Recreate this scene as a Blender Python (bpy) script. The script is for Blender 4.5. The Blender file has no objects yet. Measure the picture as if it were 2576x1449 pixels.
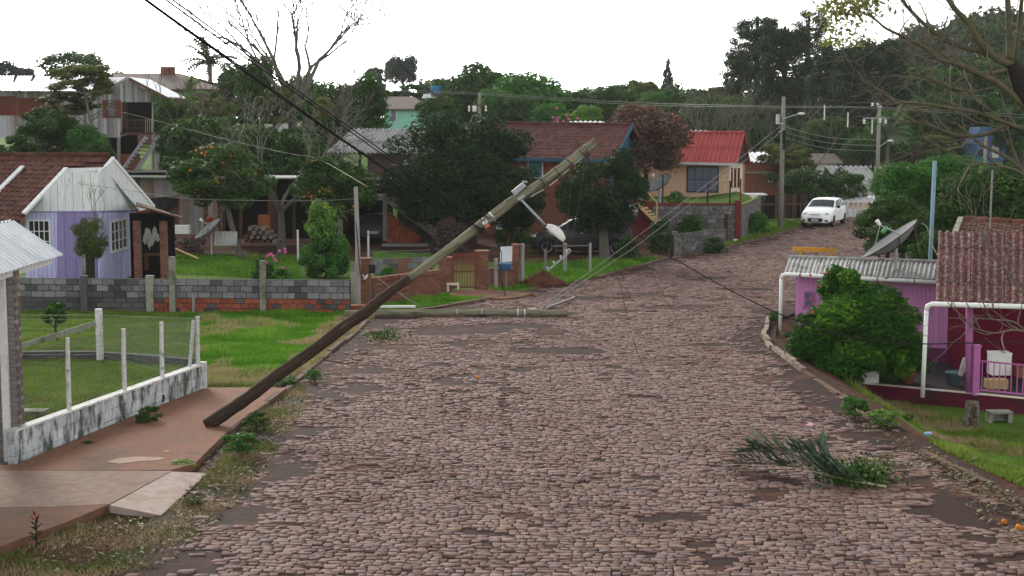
import bpy, math, random
import numpy as np
from mathutils import Vector as V, Matrix as MX, noise as mnoise
R = random.Random(7); rng = np.random.default_rng(11)
S = bpy.context.scene; COL = S.collection
rad = math.radians
# ------------------------------------------------------------------ camera, sky, sun, exposure
F, CH, HV = 3800.0, 5.76, 297.0            # focal length in px of a 2576 px wide frame, eye height, horizon row
PITCH = math.atan((724.5 - HV) / F)
cd = bpy.data.cameras.new('camera'); cam = bpy.data.objects.new('camera', cd); COL.objects.link(cam)
cd.sensor_width = 36; cd.lens = 36 * F / 2576; cd.clip_end = 3000; cd.clip_start = .1
cam.location = (0, 0, CH); cam.rotation_euler = (rad(90) - PITCH, 0, 0); S.camera = cam
wd = bpy.data.worlds.new('World'); S.world = wd; wd.use_nodes = True
wn = wd.node_tree; wn.nodes.clear()
SUN_EL, SUN_AZ = rad(24), rad(-25)          # veiled sun ahead and to the left of the view
sk = wn.nodes.new('ShaderNodeTexSky'); sk.sky_type = 'NISHITA'; sk.sun_disc = False
sk.sun_elevation = SUN_EL; sk.sun_rotation = SUN_AZ; sk.air_density = 1.0; sk.dust_density = 1.0; sk.ozone_density = 1
hs = wn.nodes.new('ShaderNodeHueSaturation'); hs.inputs['Saturation'].default_value = .05
bg = wn.nodes.new('ShaderNodeBackground'); bg.inputs['Strength'].default_value = .15
wo = wn.nodes.new('ShaderNodeOutputWorld')
wn.links.new(sk.outputs[0], hs.inputs['Color']); wn.links.new(hs.outputs[0], bg.inputs['Color']); wn.links.new(bg.outputs[0], wo.inputs[0])
sl = bpy.data.lights.new('sun', 'SUN'); sl.energy = 1.5; sl.angle = rad(16); sl.color = (1, .93, .82)
so = bpy.data.objects.new('sun', sl); COL.objects.link(so)
sd = V((math.sin(SUN_AZ) * math.cos(SUN_EL), math.cos(SUN_AZ) * math.cos(SUN_EL), math.sin(SUN_EL)))
so.rotation_euler = sd.to_track_quat('Z', 'Y').to_euler(); so.location = (-20, 30, 40)
vs = S.view_settings; vs.view_transform = 'Standard'; vs.look = 'None'; vs.gamma = 1; vs.use_curve_mapping = False
vs.exposure = 1.25
S.cycles.use_denoising = True
try: S.cycles.denoiser = 'OPENIMAGEDENOISE'
except Exception: pass
S.cycles.max_bounces = 6; S.cycles.diffuse_bounces = 3; S.cycles.transparent_max_bounces = 8
# ------------------------------------------------------------------ helpers
FW = V((0, math.cos(PITCH), -math.sin(PITCH))); UP = V((0, math.sin(PITCH), math.cos(PITCH)))
def ray(u, v): return V((1, 0, 0)) * ((u - 1288) / F) + UP * (-(v - 724.5) / F) + FW
def at(u, v, y):
    d = ray(u, v); return V((0, 0, CH)) + d * (y / d.y)
def g(u, v, z=0.0):
    d = ray(u, v); return V((0, 0, CH)) + d * ((z - CH) / d.z)
WM = {}
I4 = MX.Identity(4)
def T(x, y=None, z=None): return MX.Translation(V(x) if y is None else V((x, y, z)))
def RZ(a): return MX.Rotation(a, 4, 'Z')
def tag(o, label=None, cat=None, group=None, kind=None):
    if label: o['label'] = label
    if cat: o['category'] = cat
    if group: o['group'] = group
    if kind: o['kind'] = kind
    return o
def link(o, parent=None, M=I4):
    COL.objects.link(o)
    if parent is not None:
        o.parent = parent; o.matrix_parent_inverse = WM[parent].inverted()
    o.matrix_basis = M; WM[o] = M.copy()
    return o
def thing(name, label, cat, loc=(0, 0, 0), group=None):
    o = bpy.data.objects.new(name, None); o.empty_display_size = .2
    link(o, None, T(loc)); return tag(o, label, cat, group)
def inst(name, me, parent, M, mat=None):
    return link(bpy.data.objects.new(name, me), parent, M)
class MB:
    def __init__(s): s.v = []; s.f = []; s.a = None
    def add(s, vs, fs):
        n = len(s.v); s.v += [tuple(p) for p in vs]; s.f += [tuple(i + n for i in f) for f in fs]; return s
    def para(s, o, a, b, c):
        o, a, b, c = V(o), V(a), V(b), V(c)
        if a.cross(b).dot(c) < 0: a, b = b, a
        return s.add([o, o + a, o + a + b, o + b, o + c, o + a + c, o + a + b + c, o + b + c],
                     [(3, 2, 1, 0), (4, 5, 6, 7), (0, 1, 5, 4), (1, 2, 6, 5), (2, 3, 7, 6), (3, 0, 4, 7)])
    def box(s, c, d, rz=0):
        c = V(c); ca, sa = math.cos(rz), math.sin(rz)
        x = V((ca, sa, 0)) * d[0]; y = V((-sa, ca, 0)) * d[1]; z = V((0, 0, d[2]))
        return s.para(c - x / 2 - y / 2 - z / 2, x, y, z)
    def beam(s, p, q, w, h=None, up=(0, 0, 1)):
        p, q = V(p), V(q); h = h or w; d = q - p; up = V(up)
        sdv = d.cross(up)
        if sdv.length < 1e-5: sdv = d.cross(V((1, 0, 0)))
        sdv.normalize(); u2 = sdv.cross(d).normalized()
        return s.para(p - sdv * w / 2 - u2 * h / 2, d, sdv * w, u2 * h)
    def tube(s, pts, r, n=8, cap=True):
        pts = [V(p) for p in pts]; m = len(pts)
        rs = r if isinstance(r, (list, tuple)) else [r] * m
        vs, fs = [], []; prev = None
        for i, p in enumerate(pts):
            d = (pts[min(i + 1, m - 1)] - pts[max(i - 1, 0)])
            if d.length < 1e-7: d = V((0, 0, 1))
            d.normalize()
            a = prev - d * prev.dot(d) if prev is not None else d.orthogonal()
            if a.length < 1e-5: a = d.orthogonal()
            a.normalize(); prev = a; b = d.cross(a)
            for k in range(n):
                t = 2 * math.pi * k / n
                vs.append(p + (a * math.cos(t) + b * math.sin(t)) * rs[i])
        for i in range(m - 1):
            for k in range(n):
                k2 = (k + 1) % n
                fs.append((i * n + k, i * n + k2, (i + 1) * n + k2, (i + 1) * n + k))
        if cap: fs += [tuple(range(n - 1, -1, -1)), tuple((m - 1) * n + k for k in range(n))]
        return s.add(vs, fs)
    def prism(s, poly, d):
        poly = [V(p) for p in poly]; d = V(d); n = len(poly)
        nr = V((0, 0, 0))
        for i in range(n): nr += poly[i].cross(poly[(i + 1) % n])
        if nr.dot(d) < 0: poly = poly[::-1]
        return s.add(poly + [p + d for p in poly],
                     [tuple(range(n - 1, -1, -1)), tuple(range(n, 2 * n))] + [(i, (i + 1) % n, n + (i + 1) % n, n + i) for i in range(n)])
    def lathe(s, prof, c=(0, 0, 0), n=12, M=None):
        c = V(c); vs, fs = [], []; m = len(prof)
        for r, z in prof:
            for k in range(n):
                t = 2 * math.pi * k / n; p = V((r * math.cos(t), r * math.sin(t), z))
                vs.append((M @ p if M is not None else p) + c)
        for i in range(m - 1):
            for k in range(n):
                k2 = (k + 1) % n; fs.append((i * n + k, i * n + k2, (i + 1) * n + k2, (i + 1) * n + k))
        fs += [tuple(range(n - 1, -1, -1)), tuple((m - 1) * n + k for k in range(n))]
        return s.add(vs, fs)
    def blob(s, c, r, n=8, jit=.15, rnd=R):
        c = V(c); r = V(r) if not isinstance(r, (int, float)) else V((r, r, r)); vs = []; fs = []; m = max(3, n // 2)
        for i in range(m + 1):
            ph = math.pi * i / m
            for k in range(n):
                t = 2 * math.pi * k / n; j = 1 + rnd.uniform(-jit, jit)
                vs.append(c + V((r.x * math.sin(ph) * math.cos(t) * j, r.y * math.sin(ph) * math.sin(t) * j, r.z * math.cos(ph) * j)))
        for i in range(m):
            for k in range(n): fs.append((i * n + k, (i + 1) * n + k, (i + 1) * n + (k + 1) % n, i * n + (k + 1) % n))
        return s.add(vs, fs)
    def corr(s, p0, eu, ev, pitch=.18, amp=.022, seg=6, th=.008):
        p0, eu, ev = V(p0), V(eu), V(ev); n = eu.cross(ev).normalized()
        if n.z < 0: n = -n
        m = max(2, int(eu.length / pitch * seg)); vs = []
        for i in range(m + 1):
            t = i / m; o = n * (amp * math.sin(2 * math.pi * t * eu.length / pitch))
            a = p0 + eu * t + o
            vs += [a, a + ev, a - n * th, a + ev - n * th]
        fs = []
        for i in range(m):
            a, b = i * 4, i * 4 + 4
            fs += [(a, a + 1, b + 1, b), (a + 2, b + 2, b + 3, a + 3), (a, b, b + 2, a + 2), (a + 1, a + 3, b + 3, b + 1)]
        fs += [(0, 2, 3, 1), (m * 4, m * 4 + 1, m * 4 + 3, m * 4 + 2)]
        return s.add(vs, fs)
    def mesh(s, name, mat, smooth=False, origin=None):
        me = bpy.data.meshes.new(name)
        if origin is not None: vs = [(x - origin.x, y - origin.y, z - origin.z) for x, y, z in s.v]
        else: vs = s.v
        me.from_pydata(vs, [], s.f); me.materials.append(mat)
        if smooth: me.polygons.foreach_set('use_smooth', [True] * len(me.polygons))
        me.update(); return me
    def ob(s, name, mat, parent=None, label=None, cat=None, group=None, kind=None, smooth=False):
        xs = [p[0] for p in s.v]; ys = [p[1] for p in s.v]; zs = [p[2] for p in s.v]
        o = V(((min(xs) + max(xs)) / 2, (min(ys) + max(ys)) / 2, min(zs)))
        me = s.mesh(name, mat, smooth, o)
        return tag(link(bpy.data.objects.new(name, me), parent, T(o)), label, cat, group, kind)
def npmesh(name, Vt, Q, mat, rnd=None, smooth=False):
    """numpy mesh: Vt (n,3), Q (m,k) faces of equal size, rnd per-vertex float"""
    me = bpy.data.meshes.new(name); n, (m, k) = len(Vt), Q.shape
    me.vertices.add(n); me.vertices.foreach_set('co', np.ascontiguousarray(Vt, dtype=np.float32).ravel())
    me.loops.add(m * k); me.loops.foreach_set('vertex_index', np.ascontiguousarray(Q, dtype=np.int32).ravel())
    me.polygons.add(m); me.polygons.foreach_set('loop_start', np.arange(0, m * k, k, dtype=np.int32))
    if smooth: me.polygons.foreach_set('use_smooth', np.ones(m, dtype=bool))
    me.update(calc_edges=True)
    if rnd is not None:
        a = me.attributes.new('rnd', 'FLOAT', 'POINT'); a.data.foreach_set('value', np.ascontiguousarray(rnd, dtype=np.float32))
    me.materials.append(mat); return me
def copy_tree(root, M, label, group=None):
    r = root.copy(); link(r, None, M); tag(r, label, None, group)
    def rec(o, p):
        for ch in list(o.children):
            c = ch.copy(); COL.objects.link(c); c.parent = p; rec(ch, c)
    rec(root, r); return r
# ------------------------------------------------------------------ materials
def _mix(nt, f, a, b, mode='MIX'):
    n = nt.nodes.new('ShaderNodeMix'); n.data_type = 'RGBA'; n.blend_type = mode
    for i, x in ((0, f), (6, a), (7, b)):
        if isinstance(x, (int, float)): n.inputs[i].default_value = x
        elif isinstance(x, tuple): n.inputs[i].default_value = (*x[:3], 1)
        else: nt.links.new(x, n.inputs[i])
    return n.outputs[2]
def _ramp(nt, x, a, b):
    n = nt.nodes.new('ShaderNodeMapRange'); n.inputs[1].default_value = a; n.inputs[2].default_value = b
    nt.links.new(x, n.inputs[0]); return n.outputs[0]
MATS = {}
def pm(name, c1, c2=None, sc=6., rough=.85, bump=.25, var=.1, c3=None, sc3=1.3, th3=.55, metal=0., spec=.06, stretch=(1, 1, 1), bd=.02, attr=False, detail=6, world=False):
    m = bpy.data.materials.new(name); m.use_nodes = True; nt = m.node_tree; N = nt.nodes
    b = N['Principled BSDF']; b.inputs['Roughness'].default_value = rough; b.inputs['Metallic'].default_value = metal
    b.inputs['Specular IOR Level'].default_value = spec
    tc = N.new('ShaderNodeTexCoord'); oi = N.new('ShaderNodeObjectInfo')
    mp = N.new('ShaderNodeMapping'); mp.inputs['Scale'].default_value = stretch
    ge_ = N.new('ShaderNodeNewGeometry') if world else None; nt.links.new(ge_.outputs['Position'] if world else tc.outputs['Object'], mp.inputs['Vector'])
    ad = N.new('ShaderNodeVectorMath'); ad.operation = 'MULTIPLY_ADD'
    ad.inputs[0].default_value = (0, 0, 0) if world else (61, 37, 83); nt.links.new(oi.outputs['Random'], ad.inputs[1]); nt.links.new(mp.outputs[0], ad.inputs[2])
    n1 = N.new('ShaderNodeTexNoise'); n1.inputs['Scale'].default_value = sc; n1.inputs['Detail'].default_value = detail; n1.inputs['Roughness'].default_value = .62
    nt.links.new(ad.outputs[0], n1.inputs['Vector'])
    col = _mix(nt, _ramp(nt, n1.outputs[0], .32, .68), c1, c2 or tuple(x * .75 for x in c1))
    if c3:
        n3 = N.new('ShaderNodeTexNoise'); n3.inputs['Scale'].default_value = sc3; n3.inputs['Detail'].default_value = 7; n3.inputs['Roughness'].default_value = .65
        nt.links.new(ad.outputs[0], n3.inputs['Vector'])
        col = _mix(nt, _ramp(nt, n3.outputs[0], th3 - .06, th3 + .08), col, c3)
    h = N.new('ShaderNodeHueSaturation'); nt.links.new(col, h.inputs['Color'])
    rs = oi.outputs['Random']
    if attr:
        at_ = N.new('ShaderNodeAttribute'); at_.attribute_name = 'rnd'
        a2 = N.new('ShaderNodeMath'); a2.operation = 'ADD'; nt.links.new(at_.outputs['Fac'], a2.inputs[0]); nt.links.new(rs, a2.inputs[1])
        a3 = N.new('ShaderNodeMath'); a3.operation = 'FRACT'; nt.links.new(a2.outputs[0], a3.inputs[0]); rs = a3.outputs[0]
    mr = N.new('ShaderNodeMapRange'); mr.inputs[3].default_value = 1 - var; mr.inputs[4].default_value = 1 + var
    nt.links.new(rs, mr.inputs[0]); nt.links.new(mr.outputs[0], h.inputs['Value'])
    nt.links.new(h.outputs[0], b.inputs['Base Color'])
    if bump:
        bp = N.new('ShaderNodeBump'); bp.inputs['Strength'].default_value = bump; bp.inputs['Distance'].default_value = bd
        nt.links.new(n1.outputs[0], bp.inputs['Height']); nt.links.new(bp.outputs[0], b.inputs['Normal'])
    MATS[name] = m; return m
def lf(name, c1, c2, c3=None, trans=.25, rough=.6):
    m = bpy.data.materials.new(name); m.use_nodes = True; nt = m.node_tree; N = nt.nodes
    b = N['Principled BSDF']; b.inputs['Roughness'].default_value = rough; b.inputs['Specular IOR Level'].default_value = .05
    a = N.new('ShaderNodeAttribute'); a.attribute_name = 'rnd'
    col = _mix(nt, _ramp(nt, a.outputs['Fac'], 0, .75), c1, c2)
    if c3: col = _mix(nt, _ramp(nt, a.outputs['Fac'], .72, .88), col, c3)
    nt.links.new(col, b.inputs['Base Color'])
    tr = N.new('ShaderNodeBsdfTranslucent'); nt.links.new(col, tr.inputs[0])
    ms = N.new('ShaderNodeMixShader'); ms.inputs[0].default_value = trans
    nt.links.new(b.outputs[0], ms.inputs[1]); nt.links.new(tr.outputs[0], ms.inputs[2])
    nt.links.new(ms.outputs[0], N['Material Output'].inputs[0]); MATS[name] = m; return m
def glass(name, c, rough=.08):
    m = pm(name, c, c, rough=rough, bump=0, var=.1, spec=.6); return m
GREY = pm('concrete', (.26, .25, .225), (.17, .16, .145), sc=9, c3=(.10, .11, .07), sc3=2.2, th3=.6)
OLDC = pm('weathered concrete', (.30, .30, .24), (.17, .17, .14), sc=14, c3=(.09, .10, .06), th3=.52)
WPOST = pm('whitewashed post', (.62, .62, .60), (.45, .45, .44), sc=22, c3=(.22, .22, .19), sc3=7, th3=.6)
WOODG = pm('grey weathered wood', (.28, .265, .26), (.17, .155, .15), sc=5, stretch=(9, 9, 1), var=.28)
WOODB = pm('brown rough wood', (.11, .06, .036), (.055, .034, .024), sc=6, stretch=(8, 8, 1), var=.3)
WOODY = pm('pale yellow wood', (.50, .38, .17), (.36, .26, .12), sc=6, stretch=(5, 5, 1))
POLE = pm('pole wood', (.25, .23, .165), (.10, .105, .06), sc=1.6, stretch=(9, 9, .8), c3=(.035, .03, .022), sc3=2.6, th3=.60, bump=.9, detail=9)
BRICK = pm('red hollow brick', (.29, .08, .042), (.19, .055, .034), sc=9, c3=(.12, .06, .045), sc3=4, th3=.6, var=.25)
BRICKO = pm('old brick', (.21, .075, .045), (.13, .055, .038), sc=12, c3=(.15, .10, .075), sc3=5, th3=.56, var=.3)
MORT = pm('mortar', (.16, .12, .10), (.10, .08, .07), sc=8)
MORTD = pm('dark mortar', (.04, .04, .04), (.028, .028, .028), sc=8)
BLOCK = pm('cement block', (.20, .205, .21), (.125, .13, .13), sc=12, c3=(.07, .07, .07), sc3=3.0, th3=.58, var=.32)
BLOCKD = pm('dark cement block', (.085, .085, .083), (.055, .055, .054), sc=10, var=.3)
GBRICK = pm('grey brick', (.26, .25, .24), (.20, .19, .185), sc=14, var=.14)
WASH = pm('stained whitewash', (.56, .59, .62), (.36, .38, .39), sc=6, stretch=(1.6, 1.6, .55), c3=(.075, .085, .065), sc3=2.9, th3=.50, bump=.4, world=True)
WHITE = pm('white paint', (.72, .72, .70), (.60, .60, .58), sc=9, bump=.05, c3=(.45, .44, .40), th3=.68)
CREAMW = pm('white pvc', (.74, .74, .71), (.66, .66, .63), sc=5, bump=.03, rough=.45, var=.05)
STEEL = pm('galvanised steel', (.40, .42, .44), (.30, .32, .33), sc=12, rough=.5, metal=.3, bump=.05)
IRON = pm('dark iron', (.03, .03, .03), (.045, .035, .03), rough=.55)
RUST = pm('rust', (.20, .06, .04), (.12, .045, .035), sc=12)
BLACK = pm('black plastic', (.012, .012, .014), (.02, .02, .02), rough=.5, bump=.02)
CABLE = pm('black cable', (.018, .018, .02), rough=.6, bump=0)
CABLEG = pm('bare metal wire', (.22, .22, .22), rough=.5, bump=0)
COPPER = pm('rusted wire', (.13, .085, .06), rough=.6, bump=0)
DARKIN = pm('interior shade black', (.007, .006, .006), (.011, .010, .009), rough=.95, spec=.05)  # near-black colour stands in for the shade inside open rooms
TILE = pm('brown clay tile', (.11, .038, .026), (.065, .027, .022), sc=6, c3=(.05, .045, .038), sc3=2.5, th3=.58, var=.35)
TILEB = pm('dull red tile', (.10, .036, .031), (.065, .028, .026), sc=6, c3=(.06, .05, .045), sc3=2, th3=.6, var=.22)
FIBC = pm('grey fibre cement', (.34, .34, .33), (.23, .23, .225), sc=5, stretch=(1, 1, 1), c3=(.12, .12, .12), sc3=1.6, th3=.58, var=.1)
ZINC = pm('pale roof sheet', (.60, .62, .65), (.52, .54, .57), sc=3, c3=(.45, .48, .52), th3=.58, rough=.5, bump=.05, var=.05)
REDROOF = pm('red painted sheet', (.36, .075, .07), (.30, .065, .06), sc=4, c3=(.24, .07, .06), th3=.6, var=.07)
MAROOF = pm('dark red fibre cement', (.115, .04, .038), (.08, .034, .033), sc=6, c3=(.24, .21, .19), sc3=11, th3=.57, var=.14, bump=.4)
LEAFG = lf('dark green leaf', (.010, .032, .007), (.046, .105, .019), (.085, .155, .032))
LEAFD = lf('blackish green leaf', (.007, .019, .007), (.024, .052, .016))
LEAFM = lf('mid green leaf', (.020, .075, .012), (.060, .175, .026))
LEAFB = lf('bright green leaf', (.05, .11, .025), (.13, .26, .045), (.26, .36, .05))
LEAFO = lf('olive leaf', (.035, .050, .014), (.10, .13, .032))
LEAFY = lf('yellowish leaf', (.10, .12, .03), (.20, .21, .05))
LEAFC = lf('citrus leaf', (.010, .045, .006), (.040, .125, .012), (.13, .25, .022))
LEAFP = lf('pink brown leaf', (.06, .045, .028), (.13, .085, .055), (.40, .15, .18))
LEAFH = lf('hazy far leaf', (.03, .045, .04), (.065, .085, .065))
LEAFR = lf('reddish leaf', (.10, .02, .02), (.20, .04, .03))
LEAFPALM = lf('palm leaf', (.035, .075, .045), (.085, .14, .085))
BARK = pm('grey bark', (.16, .145, .125), (.09, .08, .07), sc=10, stretch=(3, 3, 1), bump=.5)
BARKM = pm('mossy branch bark', (.12, .105, .07), (.07, .06, .045), sc=12, c3=(.09, .10, .035), sc3=3, bump=.4)
BARKD = pm('dark bark', (.04, .033, .028), (.022, .019, .017), sc=9, bump=.4)
TWIG = pm('pale twig', (.17, .14, .11), (.10, .085, .07), sc=8, bump=0)
ORANGE = pm('orange fruit', (.55, .19, .02), (.40, .13, .015), rough=.45, bump=.05)
# ------------------------------------------------------------------ terrain
def ss(a, b, x):
    t = np.clip((np.asarray(x, float) - a) / (b - a), 0, 1); return t * t * (3 - 2 * t)
_L = [(150, 1620), (300, 1449), (520, 1200), (640, 1075), (760, 960), (880, 850), (940, 797), (1040, 780), (1100, 772), (1200, 757), (1300, 742), (1420, 716), (1530, 688), (1650, 657), (1740, 641), (1820, 625), (1960, 586), (2015, 572)]
_Lg = [g(*p) for p in _L]
LY = [p.y for p in _Lg] + [90, 120]; LX = [p.x for p in _Lg] + [19.5, 30]
_Rr = [(2980, 1500), (2576, 1262), (2330, 1132), (2200, 1055), (2120, 990), (2030, 935), (1930, 852), (1935, 805)]
_Rg = [g(*p) for p in _Rr]
RY = [p.y for p in _Rg] + [49, 56, 66, 80, 90, 120]; RX = [p.x for p in _Rg] + [10.5, 14.2, 17.5, 21.5, 25, 36]
def xl(y): return np.interp(y, LY, LX)
def xr(y): return np.interp(y, RY, RX)
def hz(x, y):
    x = np.asarray(x, float); y = np.asarray(y, float)
    z = -1.0 * ss(.1, 2.4, x - xr(y)) * ss(22, 30, y) * (1 - ss(46, 54, y)) - 1.6 * ss(92, 102, y) * (1 - ss(118, 140, y)) * ss(14, 20, x)
    z = z + 2.7 * ss(70, 88, y) * (1 - ss(-10, -2, x)) + (1.2 * ss(88, 125, y)) * (1 - ss(0, 30, x)) + 1.5 * ss(140, 260, y)
    z = z + 1.5 * ss(72.4, 73.0, y) * (1 - ss(90, 96, y)) * ss(5.3, 6.6, x) * (1 - ss(-.8, 0, x - np.minimum(xl(y) - 1.4, 13.3)))
    z = z + .25 * ss(.5, 2.0, xl(y) - x) * ss(72, 76, y) * (1 - ss(84, 90, y)) * ss(10, 12, x)
    z = z + 10 * ss(34, 75, x) * ss(110, 210, y) + 6 * ss(210, 420, y) * ss(40, 120, x)
    return z
def hz1(x, y): return float(hz(x, y))
def vn(x, y, s, o=0.0):
    return np.array([mnoise.noise(V((a * s + o, b * s, o * 1.7))) for a, b in zip(np.ravel(x), np.ravel(y))]).reshape(np.shape(x))
def gridmesh(xs, ys, zf, mat, cov=None, name='ground'):
    X, Y = np.meshgrid(xs, ys); Z = zf(X, Y); n = len(xs)
    i = np.arange(len(ys) - 1)[:, None] * n + np.arange(n - 1)[None, :]
    Q = np.stack([i, i + 1, i + n + 1, i + n], -1).reshape(-1, 4)
    return npmesh(name, np.stack([X, Y, Z], -1).reshape(-1, 3), Q, mat, None if cov is None else cov(X, Y).ravel(), True)
def cov(X, Y):
    far_ = ss(78, 92, Y)
    dl = xl(Y) - X; dr = X - xr(Y)
    c = .85 * ss(.1, 1.0, dl) * ss(30, 33, Y) + .55 * ss(.4, 1.6, dr) * (1 - ss(45, 50, Y))
    c = c * (1 - .8 * ss(57, 62, Y) * (1 - ss(75, 85, Y)) * (1 - ss(7, 12, X)))
    return np.clip(np.maximum(c, far_), 0, 1)
def ground_mat():
    m = bpy.data.materials.new('ground'); m.use_nodes = True; nt = m.node_tree; N = nt.nodes; b = N['Principled BSDF']
    b.inputs['Roughness'].default_value = .95; b.inputs['Specular IOR Level'].default_value = .03
    tc = N.new('ShaderNodeTexCoord'); a = N.new('ShaderNodeAttribute'); a.attribute_name = 'rnd'
    def nz(s, d=6):
        n = N.new('ShaderNodeTexNoise'); n.inputs['Scale'].default_value = s; n.inputs['Detail'].default_value = d; nt.links.new(tc.outputs['Object'], n.inputs['Vector']); return n.outputs[0]
    n1, n2 = nz(.7), nz(6)
    dirt = _mix(nt, _ramp(nt, n2, .35, .65), (.085, .038, .025), (.05, .026, .019))
    gr = _mix(nt, _ramp(nt, n1, .35, .65), (.05, .11, .014), (.09, .14, .026))
    gr = _mix(nt, _ramp(nt, n2, .6, .8), gr, (.13, .11, .05))
    ad = N.new('ShaderNodeMath'); ad.operation = 'ADD'; nt.links.new(a.outputs['Fac'], ad.inputs[0]); nt.links.new(n1, ad.inputs[1])
    nt.links.new(_mix(nt, _ramp(nt, ad.outputs[0], .72, .95), dirt, gr), b.inputs['Base Color'])
    bp = N.new('ShaderNodeBump'); bp.inputs['Strength'].default_value = .6; bp.inputs['Distance'].default_value = .05
    nt.links.new(n2, bp.inputs['Height']); nt.links.new(bp.outputs[0], b.inputs['Normal']); return m
GM = ground_mat()
gx = np.unique(np.concatenate([np.linspace(-900, -140, 5), np.linspace(-140, -32, 19), np.arange(-32, 34, .6), np.linspace(34, 190, 27), np.linspace(190, 900, 5)]))
gy = np.unique(np.concatenate([[-300, -100, -20], np.arange(0, 96, .6), np.linspace(96, 430, 40), [600, 1000]]))
def gz(X, Y):
    inside = ss(-.5, -.1, np.minimum(X - xl(Y), xr(Y) - X) - .35) * (Y < 91)
    return hz(X, Y) - .06 * inside - .012
tag(link(bpy.data.objects.new('ground', gridmesh(gx, gy, gz, GM, cov))), kind='structure', label='grassy and bare red earth ground')
# ------------------------------------------------------------------ cobbled road
DIRT = pm('road dirt', (.040, .020, .015), (.020, .012, .010), sc=7, c3=(.085, .033, .021), sc3=.8, th3=.58, bump=.7, bd=.03, var=0, detail=10)
ys = np.arange(10, 91.01, .35); ts = np.linspace(-.02, 1.02, 44)
RXm = np.array([[xl(y) + t * (xr(y) - xl(y)) for t in ts] for y in ys]); RYm = np.repeat(ys[:, None], len(ts), 1)
RZm = .012 * vn(RXm, RYm, .6) + .008
i = np.arange(len(ys) - 1)[:, None] * len(ts) + np.arange(len(ts) - 1)[None, :]
Q = np.stack([i, i + 1, i + len(ts) + 1, i + len(ts)], -1).reshape(-1, 4)
road = tag(link(bpy.data.objects.new('road', npmesh('road', np.stack([RXm, RYm, RZm], -1).reshape(-1, 3), Q, DIRT, None, True))), kind='structure', label='cobbled road of worn reddish grey stones and packed earth')
def stone_mat():
    m = bpy.data.materials.new('cobblestone'); m.use_nodes = True; nt = m.node_tree; N = nt.nodes; b = N['Principled BSDF']
    b.inputs['Roughness'].default_value = .85; b.inputs['Specular IOR Level'].default_value = .08
    a = N.new('ShaderNodeAttribute'); a.attribute_name = 'rnd'; oi = N.new('ShaderNodeObjectInfo'); ge = N.new('ShaderNodeNewGeometry')
    n = N.new('ShaderNodeTexNoise'); n.inputs['Scale'].default_value = 14; n.inputs['Detail'].default_value = 6; nt.links.new(ge.outputs['Position'], n.inputs['Vector'])
    n2 = N.new('ShaderNodeTexNoise'); n2.inputs['Scale'].default_value = .55; n2.inputs['Detail'].default_value = 5; nt.links.new(ge.outputs['Position'], n2.inputs['Vector'])
    s = N.new('ShaderNodeMath'); s.operation = 'ADD'; nt.links.new(a.outputs['Fac'], s.inputs[0]); nt.links.new(oi.outputs['Random'], s.inputs[1])
    f = N.new('ShaderNodeMath'); f.operation = 'FRACT'; nt.links.new(s.outputs[0], f.inputs[0])
    cr = N.new('ShaderNodeValToRGB'); e = cr.color_ramp
    cols = [(0, (.090, .052, .046)), (.2, (.136, .084, .074)), (.42, (.192, .126, .110)), (.6, (.150, .102, .097)), (.78, (.222, .145, .110)), (.9, (.172, .124, .117)), (1, (.128, .100, .102))]
    e.elements[0].color = (*cols[0][1], 1); e.elements[1].color = (*cols[-1][1], 1)
    for p, c in cols[1:-1]:
        q = e.elements.new(p); q.color = (*c, 1)
    nt.links.new(f.outputs[0], cr.inputs[0])
    col = _mix(nt, _ramp(nt, n.outputs[0], .45, .85), cr.outputs[0], (.07, .039, .032))
    col = _mix(nt, _ramp(nt, n2.outputs[0], .52, .75), col, (.105, .058, .043))
    nt.links.new(col, b.inputs['Base Color'])
    bp = N.new('ShaderNodeBump'); bp.inputs['Strength'].default_value = .2; bp.inputs['Distance'].default_value = .01
    nt.links.new(n.outputs[0], bp.inputs['Height']); nt.links.new(bp.outputs[0], b.inputs['Normal']); return m
STONE = stone_mat()
PATCH = [(1150, 832, 150, 12), (1300, 822, 90, 7), (980, 874, 70, 8), (1395, 884, 125, 8), (1385, 838, 40, 9), (1500, 752, 90, 5), (1600, 742, 60, 4), (1700, 775, 90, 5), (1560, 784, 60, 4),
         (1880, 730, 70, 4), (1790, 700, 50, 3), (1000, 800, 60, 9), (2080, 960, 50, 22), (2250, 1110, 60, 14), (930, 935, 60, 8), (1440, 700, 60, 5), (1800, 870, 70, 4), (1270, 980, 8, 60), (1950, 840, 40, 8), (2440, 1300, 120, 30), (700, 1180, 50, 12)]
PG = []
for u, v, a, b in PATCH:
    c = g(u, v); PG.append((c.x, c.y, abs(g(u + a, v).x - c.x), abs(g(u, v - b).y - c.y)))
st = []                                                    # cx, cy, w, d, rot, z
y = 16.0; row = 0
while y < 90:
    far = y > 50
    k = 1.0 if not far else 1.25
    dp = R.uniform(.105, .15) * k
    x0, x1 = float(xl(y)), float(xr(y)); x = x0 + R.uniform(-.15, .1); wv = R.uniform(-.02, .02)
    while x < x1:
        w = R.choice((R.uniform(.08, .14), R.uniform(.12, .18), R.uniform(.16, .25))) * k
        cx = x + w / 2
        bend = .30 * math.sin(cx * .33 + y * .11) + .12 * math.sin(cx * .9 + y * .3) + .012 * (cx - 1) ** 2
        if far: bend += -.35 * (cx - x0) * .5
        st.append((cx, y + bend, w - R.uniform(.006, .020), dp + R.uniform(-.020, -.002), R.gauss(0, .10) + math.atan(.1 * math.cos(cx * .33 + y * .11) + .024 * (cx - 1)), R.gauss(0, .006)))
        x += w
    y += dp * 1.0; row += 1
st = np.array(st)
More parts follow.
